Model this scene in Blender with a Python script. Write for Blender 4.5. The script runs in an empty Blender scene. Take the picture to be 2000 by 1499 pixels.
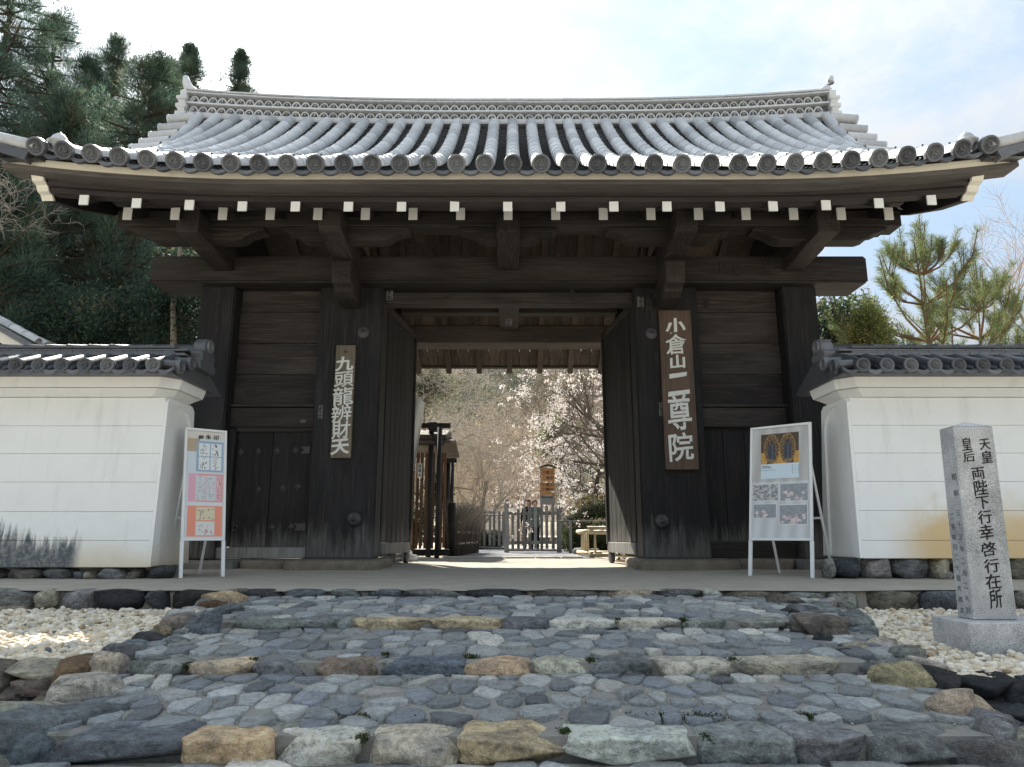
import bpy, bmesh, math, random
import numpy as np
from mathutils import Vector, Matrix, noise as mnoise

random.seed(7)
RNG = np.random.default_rng(11)
PI = math.pi
scene = bpy.context.scene
COL = scene.collection

# ------------------------------------------------------------------ camera, sky, sun, exposure
PITCH = math.radians(12.03)
CAM_Z = 0.447
cam_d = bpy.data.cameras.new('camera')
cam_d.sensor_fit = 'HORIZONTAL'
cam_d.sensor_width = 36.0
cam_d.lens = 36.0 * 1387.0 / 2000.0
cam_d.clip_start = 0.05
cam_d.clip_end = 2000
cam = bpy.data.objects.new('camera', cam_d)
cam.location = (0, 0, CAM_Z)
cam.rotation_euler = (PI / 2 + PITCH, 0, 0)
COL.objects.link(cam)
scene.camera = cam

SUN_EL = math.radians(42)
SUN_AZ = math.radians(-24)            # measured from +Y towards +X: the sun stands behind the gate, to its left
sun_dir = Vector((math.sin(SUN_AZ) * math.cos(SUN_EL), math.cos(SUN_AZ) * math.cos(SUN_EL), math.sin(SUN_EL)))
sun_d = bpy.data.lights.new('sun', 'SUN')
sun_d.energy = 3.4
sun_d.angle = math.radians(0.6)
sun_d.color = (1.0, 0.93, 0.80)
sun = bpy.data.objects.new('sun', sun_d)
sun.rotation_euler = (-sun_dir).to_track_quat('-Z', 'Y').to_euler()
sun.location = (-20, 40, 50)
COL.objects.link(sun)

world = bpy.data.worlds.new('World')
scene.world = world
world.use_nodes = True
wn, wl = world.node_tree.nodes, world.node_tree.links
wn.clear()
w_out = wn.new('ShaderNodeOutputWorld')
w_bg = wn.new('ShaderNodeBackground')
w_bg.inputs['Strength'].default_value = 0.104
w_sky = wn.new('ShaderNodeTexSky')
w_sky.sky_type = 'NISHITA'
w_sky.sun_disc = False
w_sky.sun_elevation = SUN_EL
w_sky.sun_rotation = SUN_AZ
w_sky.air_density = 1.0
w_sky.dust_density = 0.8
w_sky.ozone_density = 1.0
w_tc = wn.new('ShaderNodeTexCoord')
# thin cloud layer: directions projected on a plane high above, so the clouds flatten towards the horizon
w_sep = wn.new('ShaderNodeSeparateXYZ')
wl.new(w_tc.outputs['Generated'], w_sep.inputs[0])
w_z = wn.new('ShaderNodeMath'); w_z.operation = 'MAXIMUM'; w_z.inputs[1].default_value = 0.0
wl.new(w_sep.outputs['Z'], w_z.inputs[0])
w_za = wn.new('ShaderNodeMath'); w_za.operation = 'ADD'; w_za.inputs[1].default_value = 0.22
wl.new(w_z.outputs[0], w_za.inputs[0])
w_dx = wn.new('ShaderNodeMath'); w_dx.operation = 'DIVIDE'
w_dy = wn.new('ShaderNodeMath'); w_dy.operation = 'DIVIDE'
wl.new(w_sep.outputs['X'], w_dx.inputs[0]); wl.new(w_za.outputs[0], w_dx.inputs[1])
wl.new(w_sep.outputs['Y'], w_dy.inputs[0]); wl.new(w_za.outputs[0], w_dy.inputs[1])
w_cmb = wn.new('ShaderNodeCombineXYZ')
wl.new(w_dx.outputs[0], w_cmb.inputs[0]); wl.new(w_dy.outputs[0], w_cmb.inputs[1])
w_n1 = wn.new('ShaderNodeTexNoise')
w_n1.inputs['Scale'].default_value = 2.6
w_n1.inputs['Detail'].default_value = 9
w_n1.inputs['Roughness'].default_value = 0.62
w_n1.inputs['Distortion'].default_value = 0.5
wl.new(w_cmb.outputs[0], w_n1.inputs['Vector'])
w_n2 = wn.new('ShaderNodeTexNoise')
w_n2.inputs['Scale'].default_value = 7.0
w_n2.inputs['Detail'].default_value = 6
w_n2.inputs['Roughness'].default_value = 0.6
wl.new(w_cmb.outputs[0], w_n2.inputs['Vector'])
w_mixn = wn.new('ShaderNodeMath'); w_mixn.operation = 'MULTIPLY_ADD'; w_mixn.inputs[1].default_value = 0.35
wl.new(w_n2.outputs['Fac'], w_mixn.inputs[0]); wl.new(w_n1.outputs['Fac'], w_mixn.inputs[2])
w_ramp = wn.new('ShaderNodeMapRange')
w_ramp.interpolation_type = 'SMOOTHSTEP'
w_ramp.inputs['From Min'].default_value = 0.54
w_ramp.inputs['From Max'].default_value = 0.90
w_ramp.inputs['To Min'].default_value = 0.74
w_ramp.inputs['To Max'].default_value = 0.96
wl.new(w_mixn.outputs[0], w_ramp.inputs['Value'])
# cloud brightness: forward scattering makes the veil brighter towards the sun
w_dot = wn.new('ShaderNodeVectorMath'); w_dot.operation = 'DOT_PRODUCT'
wl.new(w_tc.outputs['Generated'], w_dot.inputs[0])
w_dot.inputs[1].default_value = sun_dir
w_fs = wn.new('ShaderNodeMapRange')
w_fs.inputs['From Min'].default_value = -0.2
w_fs.inputs['From Max'].default_value = 1.0
w_fs.inputs['To Min'].default_value = 0.0
w_fs.inputs['To Max'].default_value = 1.0
wl.new(w_dot.outputs['Value'], w_fs.inputs['Value'])
w_pw = wn.new('ShaderNodeMath'); w_pw.operation = 'POWER'; w_pw.inputs[1].default_value = 4.0
wl.new(w_fs.outputs[0], w_pw.inputs[0])
w_br = wn.new('ShaderNodeMath'); w_br.operation = 'MULTIPLY_ADD'
w_br.inputs[1].default_value = 0.35; w_br.inputs[2].default_value = 0.0
wl.new(w_pw.outputs[0], w_br.inputs[0])
# an evenly veiled sky is brighter overhead than near the horizon
w_ze = wn.new('ShaderNodeMath'); w_ze.operation = 'MULTIPLY_ADD'
w_ze.inputs[1].default_value = 2.7; w_ze.inputs[2].default_value = 0.75
wl.new(w_z.outputs[0], w_ze.inputs[0])
wl.new(w_ze.outputs[0], w_br.inputs[2])
w_cc = wn.new('ShaderNodeVectorMath'); w_cc.operation = 'SCALE'
w_tint = wn.new('ShaderNodeMix'); w_tint.data_type = 'RGBA'
w_tint.inputs['A'].default_value = (0.70, 0.85, 0.94, 1)      # thin veil with the blue showing through
w_tint.inputs['B'].default_value = (1.10, 1.12, 1.12, 1)      # thicker puffs
w_tr = wn.new('ShaderNodeMapRange'); w_tr.interpolation_type = 'SMOOTHSTEP'
w_tr.inputs['From Min'].default_value = 0.52; w_tr.inputs['From Max'].default_value = 0.84
wl.new(w_mixn.outputs[0], w_tr.inputs['Value'])
wl.new(w_tr.outputs[0], w_tint.inputs['Factor'])
wl.new(w_tint.outputs['Result'], w_cc.inputs[0])
# the bright aureole that thin cloud makes close round the sun (above the picture's top edge)
w_m1 = wn.new('ShaderNodeMath'); w_m1.operation = 'SUBTRACT'; w_m1.inputs[1].default_value = 1.0
wl.new(w_dot.outputs['Value'], w_m1.inputs[0])
w_m2 = wn.new('ShaderNodeMath'); w_m2.operation = 'MULTIPLY'; w_m2.inputs[1].default_value = 150.0
wl.new(w_m1.outputs[0], w_m2.inputs[0])
w_m3 = wn.new('ShaderNodeMath'); w_m3.operation = 'EXPONENT'
wl.new(w_m2.outputs[0], w_m3.inputs[0])
w_m4 = wn.new('ShaderNodeMath'); w_m4.operation = 'MULTIPLY_ADD'; w_m4.inputs[1].default_value = 60.0
wl.new(w_m3.outputs[0], w_m4.inputs[0]); wl.new(w_br.outputs[0], w_m4.inputs[2])
wl.new(w_m4.outputs[0], w_cc.inputs['Scale'])
w_mix = wn.new('ShaderNodeMix'); w_mix.data_type = 'RGBA'
wl.new(w_ramp.outputs[0], w_mix.inputs['Factor'])
wl.new(w_sky.outputs[0], w_mix.inputs['A'])
wl.new(w_cc.outputs[0], w_mix.inputs['B'])
wl.new(w_mix.outputs['Result'], w_bg.inputs['Color'])
wl.new(w_bg.outputs[0], w_out.inputs['Surface'])

scene.view_settings.view_transform = 'Standard'
scene.view_settings.look = 'None'
scene.view_settings.gamma = 1.0
scene.view_settings.use_curve_mapping = False
scene.view_settings.exposure = 1.88
scene.cycles.use_denoising = True
scene.cycles.max_bounces = 8
scene.cycles.diffuse_bounces = 5
scene.cycles.transparent_max_bounces = 8


# ------------------------------------------------------------------ helpers
def at(px, py, Y):
    """world point seen at pixel (px, py) of the 2000 x 1499 photograph at distance Y"""
    u = (px - 1000) / 1387.0
    v = (749.5 - py) / 1387.0
    c, s = math.cos(PITCH), math.sin(PITCH)
    t = Y / (c - v * s)
    return Vector((u * t, Y, CAM_Z + t * (s + v * c)))


def on(px, py, z):
    """world point seen at pixel (px, py) on the level z"""
    u = (px - 1000) / 1387.0
    v = (749.5 - py) / 1387.0
    c, s = math.cos(PITCH), math.sin(PITCH)
    t = (z - CAM_Z) / (s + v * c)
    return Vector((u * t, t * (c - v * s), z))


def zat(py, Y):
    return at(1000, py, Y).z


def thing(name, label, cat, loc=(0, 0, 0), group=None, kind=None, rz=0.0):
    o = bpy.data.objects.new(name, None)
    o.empty_display_size = 0.1
    COL.objects.link(o)
    o.location = loc
    o.rotation_euler = (0, 0, rz)
    tag(o, label, cat, group, kind or 'thing')
    return o


def tag(o, label=None, cat=None, group=None, kind=None):
    if label: o['label'] = label
    if cat: o['category'] = cat
    if group: o['group'] = group
    if kind: o['kind'] = kind
    return o


def adopt(o, parent, keep=True):
    """make o a child of parent; keep=True: o's mesh is given in world coordinates"""
    o.parent = parent
    if keep:
        m = Matrix.Identity(4)
        chain = []
        p = parent
        while p:
            chain.append(p)
            p = p.parent
        for q in reversed(chain):
            m = m @ q.matrix_parent_inverse @ q.matrix_basis
        o.matrix_parent_inverse = m.inverted()


def link(name, mesh, parent=None, keep=True, mat=None):
    o = bpy.data.objects.new(name, mesh)
    COL.objects.link(o)
    if mat is not None and not mesh.materials:
        mesh.materials.append(mat)
    if parent is not None:
        adopt(o, parent, keep)
    return o


def mesh_np(name, V, F, mat=None, smooth=False, col=None):
    """F: (m,k) int array or list of such arrays; col: per-vertex (n,3)"""
    V = np.asarray(V, dtype=np.float32)
    if not isinstance(F, (list, tuple)):
        F = [F]
    F = [np.asarray(f, dtype=np.int32) for f in F if len(f)]
    me = bpy.data.meshes.new(name)
    me.vertices.add(len(V))
    me.vertices.foreach_set('co', V.ravel())
    loops = np.concatenate([f.ravel() for f in F])
    tot = np.concatenate([np.full(len(f), f.shape[1], dtype=np.int32) for f in F])
    start = np.concatenate([[0], np.cumsum(tot)[:-1]]).astype(np.int32)
    me.loops.add(len(loops))
    me.loops.foreach_set('vertex_index', loops)
    me.polygons.add(len(tot))
    me.polygons.foreach_set('loop_start', start)
    me.polygons.foreach_set('loop_total', tot)
    if smooth:
        me.polygons.foreach_set('use_smooth', np.ones(len(tot), dtype=bool))
    if col is not None:
        a = me.color_attributes.new('Col', 'FLOAT_COLOR', 'POINT')
        c4 = np.ones((len(V), 4), dtype=np.float32)
        c4[:, :3] = col
        a.data.foreach_set('color', c4.ravel())
    me.update(calc_edges=True)
    me.validate()
    if mat is not None:
        me.materials.append(mat)
    return me


def mesh_py(name, V, F, mat=None, smooth=False, col=None):
    me = bpy.data.meshes.new(name)
    me.from_pydata([tuple(v) for v in V], [], [tuple(f) for f in F])
    if smooth:
        me.polygons.foreach_set('use_smooth', [True] * len(me.polygons))
    if col is not None:
        a = me.color_attributes.new('Col', 'FLOAT_COLOR', 'POINT')
        c4 = np.ones((len(V), 4), dtype=np.float32)
        c4[:, :3] = col
        a.data.foreach_set('color', c4.ravel())
    me.update()
    if mat is not None:
        me.materials.append(mat)
    return me


class MB:
    """collects boxes, prisms, tubes and lathes and turns them into ONE mesh"""
    def __init__(self):
        self.V, self.F, self.C = [], [], []

    def add(self, V, F, c=(1, 1, 1)):
        n = len(self.V)
        self.V += [tuple(v) for v in V]
        self.F += [tuple(i + n for i in f) for f in F]
        self.C += [c] * len(V)

    def box(self, x0, x1, y0, y1, z0, z1, c=(1, 1, 1)):
        V = [(x, y, z) for z in (z0, z1) for y in (y0, y1) for x in (x0, x1)]
        F = [(0, 2, 3, 1), (4, 5, 7, 6), (0, 1, 5, 4), (2, 6, 7, 3), (0, 4, 6, 2), (1, 3, 7, 5)]
        self.add(V, F, c)

    def prism(self, poly, a0, a1, axis='x', c=(1, 1, 1)):
        """poly in the plane across axis ('x': (y,z), 'y': (x,z), 'z': (x,y))"""
        n = len(poly)
        V = []
        for a in (a0, a1):
            for p, q in poly:
                V.append((a, p, q) if axis == 'x' else (p, a, q) if axis == 'y' else (p, q, a))
        F = [tuple(range(n - 1, -1, -1)), tuple(range(n, 2 * n))]
        for i in range(n):
            j = (i + 1) % n
            F.append((i, j, n + j, n + i))
        self.add(V, F, c)

    def tube(self, pts, rad, sides=6, caps=True, c=(1, 1, 1)):
        pts = [Vector(p) for p in pts]
        if not hasattr(rad, '__len__'):
            rad = [rad] * len(pts)
        V, F = [], []
        for i, p in enumerate(pts):
            d = (pts[min(i + 1, len(pts) - 1)] - pts[max(i - 1, 0)]).normalized()
            ref = Vector((0, 0, 1)) if abs(d.z) < 0.9 else Vector((1, 0, 0))
            a = d.cross(ref).normalized(); b = d.cross(a)
            for k in range(sides):
                t = 2 * PI * k / sides
                V.append(p + (a * math.cos(t) + b * math.sin(t)) * rad[i])
        for i in range(len(pts) - 1):
            for k in range(sides):
                k2 = (k + 1) % sides
                F.append((i * sides + k, i * sides + k2, (i + 1) * sides + k2, (i + 1) * sides + k))
        if caps:
            F.append(tuple(range(sides - 1, -1, -1)))
            o = (len(pts) - 1) * sides
            F.append(tuple(range(o, o + sides)))
        self.add(V, F, c)

    def lathe(self, prof, sides=16, center=(0, 0, 0), axis='z', c=(1, 1, 1)):
        """prof: list of (radius, height)"""
        V, F = [], []
        cx, cy, cz = center
        for r, h in prof:
            for k in range(sides):
                t = 2 * PI * k / sides
                a, b = r * math.cos(t), r * math.sin(t)
                V.append((cx + a, cy + b, cz + h) if axis == 'z' else (cx + a, cy + h, cz + b) if axis == 'y' else (cx + h, cy + a, cz + b))
        for i in range(len(prof) - 1):
            for k in range(sides):
                k2 = (k + 1) % sides
                F.append((i * sides + k, i * sides + k2, (i + 1) * sides + k2, (i + 1) * sides + k))
        F.append(tuple(range(sides - 1, -1, -1)))
        o = (len(prof) - 1) * sides
        F.append(tuple(range(o, o + sides)))
        self.add(V, F, c)

    def mesh(self, name, mat=None, smooth=False, bevel=0.0, seg=1, col=False):
        me = mesh_py(name, self.V, self.F, None, smooth, self.C if col else None)
        if bevel > 0 or True:
            bm = bmesh.new(); bm.from_mesh(me)
            bmesh.ops.recalc_face_normals(bm, faces=bm.faces[:])
            if bevel > 0:
                ed = [e for e in bm.edges if len(e.link_faces) == 2 and e.calc_face_angle(0) > 0.5]
                bmesh.ops.bevel(bm, geom=ed, offset=bevel, segments=seg, affect='EDGES', clamp_overlap=True)
            bm.to_mesh(me); bm.free()
        if mat is not None:
            me.materials.append(mat)
        return me

    def build(self, name, mat, parent=None, smooth=False, bevel=0.0, seg=1, keep=True, col=False):
        return link(name, self.mesh(name, mat, smooth, bevel, seg, col), parent, keep)


def box(name, x0, x1, y0, y1, z0, z1, mat, parent=None, bevel=0.008, seg=1):
    b = MB(); b.box(x0, x1, y0, y1, z0, z1)
    return b.build(name, mat, parent, bevel=bevel, seg=seg)


def prism(name, poly, a0, a1, axis, mat, parent=None, bevel=0.008):
    b = MB(); b.prism(poly, a0, a1, axis)
    return b.build(name, mat, parent, bevel=bevel)


def quads_grid(nu, nv, off=0):
    """faces of a (nu x nv) vertex grid, row-major in u"""
    i = np.arange(nu - 1)[:, None] * nv + np.arange(nv - 1)[None, :]
    i = i.ravel() + off
    return np.stack([i, i + nv, i + nv + 1, i + 1], axis=1)


# ------------------------------------------------------------------ materials
class NT:
    def __init__(self, name):
        self.m = bpy.data.materials.new(name)
        self.m.use_nodes = True
        self.t = self.m.node_tree
        self.n, self.l = self.t.nodes, self.t.links
        self.n.clear()
        self.out = self.n.new('ShaderNodeOutputMaterial')
        self.b = self.n.new('ShaderNodeBsdfPrincipled')
        self.l.new(self.b.outputs[0], self.out.inputs['Surface'])

    def node(self, t, **kw):
        x = self.n.new(t)
        for k, v in kw.items():
            setattr(x, k, v)
        return x

    def inp(self, sock, v):
        if isinstance(v, bpy.types.NodeSocket):
            self.l.new(v, sock)
        elif isinstance(v, (tuple, list)) and len(v) == 3 and sock.type == 'RGBA':
            sock.default_value = (*v, 1)
        else:
            sock.default_value = v

    def pos(self, scale=(1, 1, 1), rand=0.0):
        g = self.node('ShaderNodeNewGeometry')
        m = self.node('ShaderNodeMapping')
        m.inputs['Scale'].default_value = scale
        src = g.outputs['Position']
        if rand:
            oi = self.node('ShaderNodeObjectInfo')
            mu = self.math('MULTIPLY', oi.outputs['Random'], rand)
            cb = self.node('ShaderNodeCombineXYZ')
            self.l.new(mu, cb.inputs[0]); self.l.new(mu, cb.inputs[1]); self.l.new(mu, cb.inputs[2])
            ad = self.node('ShaderNodeVectorMath', operation='ADD')
            self.l.new(src, ad.inputs[0]); self.l.new(cb.outputs[0], ad.inputs[1])
            src = ad.outputs[0]
        self.l.new(src, m.inputs['Vector'])
        return m.outputs[0]

    def xyz(self):
        g = self.node('ShaderNodeNewGeometry')
        s = self.node('ShaderNodeSeparateXYZ')
        self.l.new(g.outputs['Position'], s.inputs[0])
        return s.outputs

    def noise(self, vec, scale=1.0, detail=5, rough=0.6, dist=0.0):
        x = self.node('ShaderNodeTexNoise')
        self.l.new(vec, x.inputs['Vector'])
        x.inputs['Scale'].default_value = scale
        x.inputs['Detail'].default_value = detail
        x.inputs['Roughness'].default_value = rough
        x.inputs['Distortion'].default_value = dist
        return x.outputs['Fac']

    def voronoi(self, vec, scale=1.0, feature='F1'):
        x = self.node('ShaderNodeTexVoronoi', feature=feature)
        self.l.new(vec, x.inputs['Vector'])
        x.inputs['Scale'].default_value = scale
        return x

    def ramp(self, fac, stops):
        r = self.node('ShaderNodeValToRGB')
        e = r.color_ramp.elements
        while len(e) > 1:
            e.remove(e[-1])
        e[0].position = stops[0][0]; e[0].color = (*stops[0][1], 1)
        for p, c in stops[1:]:
            q = e.new(p); q.color = (*c, 1)
        self.inp(r.inputs[0], fac)
        return r.outputs[0]

    def math(self, op, a, b=0.0, c=0.0, clamp=False):
        x = self.node('ShaderNodeMath', operation=op, use_clamp=clamp)
        self.inp(x.inputs[0], a); self.inp(x.inputs[1], b)
        if op in ('MULTIPLY_ADD', 'COMPARE', 'SMOOTH_MIN'):
            self.inp(x.inputs[2], c)
        return x.outputs[0]

    def rng(self, v, a, b, c=0.0, d=1.0):
        x = self.node('ShaderNodeMapRange', interpolation_type='SMOOTHSTEP')
        self.inp(x.inputs['Value'], v)
        x.inputs['From Min'].default_value = a; x.inputs['From Max'].default_value = b
        x.inputs['To Min'].default_value = c; x.inputs['To Max'].default_value = d
        return x.outputs[0]

    def mix(self, f, a, b, mode='MIX'):
        x = self.node('ShaderNodeMix', data_type='RGBA', blend_type=mode)
        self.inp(x.inputs['Factor'], f); self.inp(x.inputs['A'], a); self.inp(x.inputs['B'], b)
        return x.outputs['Result']

    def attr(self, name='Col'):
        x = self.node('ShaderNodeAttribute', attribute_name=name)
        return x.outputs['Color']

    def rnd(self):
        return self.node('ShaderNodeObjectInfo').outputs['Random']

    def bump(self, h, strength=0.4, dist=0.01):
        x = self.node('ShaderNodeBump')
        self.inp(x.inputs['Height'], h)
        x.inputs['Strength'].default_value = strength
        x.inputs['Distance'].default_value = dist
        self.l.new(x.outputs[0], self.b.inputs['Normal'])

    def set(self, color=None, rough=None, spec=None, metal=None):
        if color is not None: self.inp(self.b.inputs['Base Color'], color)
        if rough is not None: self.inp(self.b.inputs['Roughness'], rough)
        if spec is not None: self.inp(self.b.inputs['Specular IOR Level'], spec)
        if metal is not None: self.inp(self.b.inputs['Metallic'], metal)
        return self.m


def wood(name, axis, dark, mid, light, worn=False, rough=0.75, patch=0.5):
    t = NT(name)
    sc = [38, 38, 38]
    sc[axis] = 1.6
    v = t.pos(tuple(sc), rand=7.0)
    g = t.noise(v, 1.0, 8, 0.65, 0.7)
    sc2 = [3.0, 3.0, 3.0]; sc2[axis] = 0.8
    p = t.noise(t.pos(tuple(sc2), rand=3.0), 1.0, 5, 0.6)
    sc3 = [110, 110, 110]; sc3[axis] = 3.0
    f = t.noise(t.pos(tuple(sc3), rand=3.0), 1.0, 3, 0.6)
    c = t.ramp(g, [(0.28, dark), (0.52, mid), (0.78, light)])
    c = t.mix(t.rng(p, 0.42, 0.72, 0, patch), c, tuple(min(1, x * 1.9 + 0.008) for x in mid))
    c = t.mix(t.rng(f, 0.25, 0.42, 0.75, 0.0), c, tuple(x * 0.35 for x in dark))
    # planks and timbers differ a little from one another
    h = t.node('ShaderNodeHueSaturation')
    t.inp(h.inputs['Color'], c)
    t.inp(h.inputs['Value'], t.math('MULTIPLY_ADD', t.rnd(), 0.5, 0.75))
    c = h.outputs[0]
    if worn:                             # rain-washed feet of the posts
        z = t.xyz()[2]
        nn = t.noise(t.pos((9, 9, 1.2)), 1.0, 6, 0.65)
        lim = t.math('MULTIPLY_ADD', nn, 1.3, -0.12)
        w = t.rng(t.math('SUBTRACT', lim, z), -0.10, 0.35, 0.0, 0.85)
        c = t.mix(w, c, t.ramp(g, [(0.3, (0.055, 0.055, 0.055)), (0.7, (0.17, 0.165, 0.155))]))
    t.bump(t.math('ADD', g, t.math('MULTIPLY', f, 0.5)), 0.35, 0.008)
    return t.set(c, rough, 0.35)


D, Mi, Li = (0.0050, 0.0053, 0.0070), (0.0115, 0.0110, 0.0122), (0.050, 0.041, 0.036)
WX = wood('dark_timber_lengthwise', 0, (0.010, 0.0095, 0.010), (0.026, 0.022, 0.0205), (0.095, 0.074, 0.058), patch=0.7)
WY = wood('dark_timber_deep', 1, (0.010, 0.0095, 0.010), (0.026, 0.022, 0.0205), (0.095, 0.074, 0.058), patch=0.7)
WZ = wood('dark_timber_upright', 2, D, Mi, Li, worn=True)
WPLAIN = wood('dark_plank', 0, D, (0.018, 0.016, 0.0155), (0.045, 0.038, 0.033))
WB = wood('brown_eave_board', 0, (0.022, 0.019, 0.020), (0.040, 0.033, 0.033), (0.066, 0.056, 0.053))
WG = wood('grey_eave_board', 0, (0.055, 0.050, 0.047), (0.090, 0.083, 0.077), (0.135, 0.125, 0.116))
WSOF = wood('soffit_wood', 1, (0.022, 0.017, 0.013), (0.055, 0.042, 0.033), (0.13, 0.10, 0.077), patch=0.7)
WSIGN = wood('brown_sign_board', 2, (0.05, 0.034, 0.024), (0.095, 0.062, 0.042), (0.15, 0.10, 0.068), rough=0.6)
WSIGN2 = wood('grey_brown_sign_board', 2, (0.075, 0.062, 0.045), (0.13, 0.108, 0.08), (0.19, 0.16, 0.125), rough=0.7)
WGREY = wood('weathered_grey_wood', 2, (0.10, 0.10, 0.10), (0.19, 0.19, 0.185), (0.30, 0.29, 0.28))
WREAR = wood('brown_rear_timber', 0, (0.018, 0.015, 0.013), (0.038, 0.030, 0.025), (0.08, 0.063, 0.05))


def plain(name, color, rough=0.7, spec=0.3, metal=0.0, var=0.12, scale=20.0, bump=0.15):
    t = NT(name)
    n = t.noise(t.pos((1, 1, 1)), scale, 5, 0.6)
    n2 = t.noise(t.pos((1, 1, 1)), scale * 0.13, 4, 0.6)
    k = t.math('MULTIPLY_ADD', t.math('ADD', n, n2), var * 2, 1 - 2 * var)
    c = t.node('ShaderNodeVectorMath', operation='SCALE')
    c.inputs[0].default_value = color
    t.inp(c.inputs['Scale'], k)
    t.bump(n, bump, 0.004)
    return t.set(c.outputs[0], rough, spec, metal)


def by_attr(name, rough=0.7, spec=0.3, trans=0.0, mottle=0.0, scale=40.0, bump=0.0, bdist=0.01):
    t = NT(name)
    c = t.attr()
    if mottle:
        n = t.noise(t.pos((1, 1, 1)), scale, 7, 0.68)
        n2 = t.noise(t.pos((1, 1, 1.8)), scale * 0.28, 6, 0.65, 1.2)
        n3 = t.noise(t.pos((1, 1, 1)), scale * 5.5, 4, 0.7)
        k = t.math('MAXIMUM', t.math('MULTIPLY_ADD', t.math('ADD', n, n2), mottle * 4, 1 - 4 * mottle), 0.15)
        k = t.math('MULTIPLY', k, t.math('MULTIPLY_ADD', n3, 3.2 * mottle, 1 - 1.6 * mottle))
        x = t.node('ShaderNodeVectorMath', operation='SCALE')
        t.inp(x.inputs[0], c); t.inp(x.inputs['Scale'], k)
        c = x.outputs[0]
        if bump:
            t.bump(t.math('ADD', t.math('ADD', n, n2), t.math('MULTIPLY', n3, 0.22)), bump, bdist)
    m = t.set(c, rough, spec)
    if trans:
        tr = t.node('ShaderNodeBsdfTranslucent')
        t.inp(tr.inputs['Color'], c)
        mx = t.node('ShaderNodeMixShader')
        mx.inputs[0].default_value = trans
        t.l.new(t.b.outputs[0], mx.inputs[1]); t.l.new(tr.outputs[0], mx.inputs[2])
        t.l.new(mx.outputs[0], t.out.inputs['Surface'])
    return m


CREAM = plain('cream_paint', (0.80, 0.77, 0.68), 0.7, var=0.06, scale=8)
WHITE_END = plain('white_painted_end', (0.82, 0.825, 0.81), 0.7, var=0.08, scale=30)
IRON = plain('old_iron', (0.060, 0.057, 0.064), 0.5, 0.5, 0.2, var=0.2, scale=60)
WHITE_METAL = plain('white_metal', (0.78, 0.79, 0.80), 0.35, 0.5, var=0.03, scale=5, bump=0.02)
WHITE_PLASTIC = plain('white_plastic', (0.75, 0.75, 0.74), 0.4, 0.5, var=0.04)
INK = plain('black_ink', (0.012, 0.012, 0.014), 0.7, var=0.2)
GREY_INK = plain('faded_engraving', (0.20, 0.205, 0.21), 0.9, var=0.2)
LETTER_WHITE = plain('white_lettering', (0.72, 0.73, 0.70), 0.75, var=0.12, scale=90)
BAMBOO = plain('pale_bamboo', (0.50, 0.41, 0.26), 0.5, 0.4, var=0.18, scale=14)
STONE = by_attr('stone', 0.78, 0.3, mottle=0.55, scale=34, bump=1.0, bdist=0.07)
COBBLE_M = by_attr('cobble_stone', 0.62, 0.4, mottle=0.36, scale=48, bump=0.9, bdist=0.03)
PEBBLE_M = by_attr('pebble_stone', 0.8, 0.3, mottle=0.14, scale=70, bump=0.2, bdist=0.004)
PRINT = by_attr('printed_paper', 0.30, 0.45)
LEAF = by_attr('foliage', 0.6, 0.25, trans=0.45)
BARK = by_attr('bark', 0.9, 0.1, mottle=0.25, scale=18)
PETAL = by_attr('petal', 0.7, 0.2, trans=0.5)
CLOTH = by_attr('cloth', 0.85, 0.15)


def tile_mat():
    t = NT('silver_grey_roof_tile')
    n = t.noise(t.pos((1, 1, 1), rand=4.0), 14, 6, 0.65)
    n2 = t.noise(t.pos((1, 1, 1), rand=2.0), 70, 4, 0.6)
    r = t.rnd()
    k = t.math('ADD', t.math('MULTIPLY', n, 0.55), t.math('MULTIPLY_ADD', r, 0.45, t.math('MULTIPLY', n2, 0.12)))
    c = t.ramp(k, [(0.28, (0.34, 0.352, 0.37)), (0.55, (0.50, 0.515, 0.535)), (0.85, (0.62, 0.635, 0.65))])
    t.bump(n2, 0.12, 0.004)
    return t.set(c, t.rng(n, 0.3, 0.7, 0.48, 0.66), 0.3, 0.12)


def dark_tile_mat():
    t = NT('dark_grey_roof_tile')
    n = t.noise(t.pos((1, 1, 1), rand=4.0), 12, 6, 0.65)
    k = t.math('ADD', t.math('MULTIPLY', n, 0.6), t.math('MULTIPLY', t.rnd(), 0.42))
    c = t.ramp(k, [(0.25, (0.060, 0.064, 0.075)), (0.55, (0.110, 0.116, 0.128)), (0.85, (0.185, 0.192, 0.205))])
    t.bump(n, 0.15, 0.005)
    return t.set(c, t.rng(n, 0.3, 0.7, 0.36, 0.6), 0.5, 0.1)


TILE = tile_mat()
DTILE = dark_tile_mat()


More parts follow.
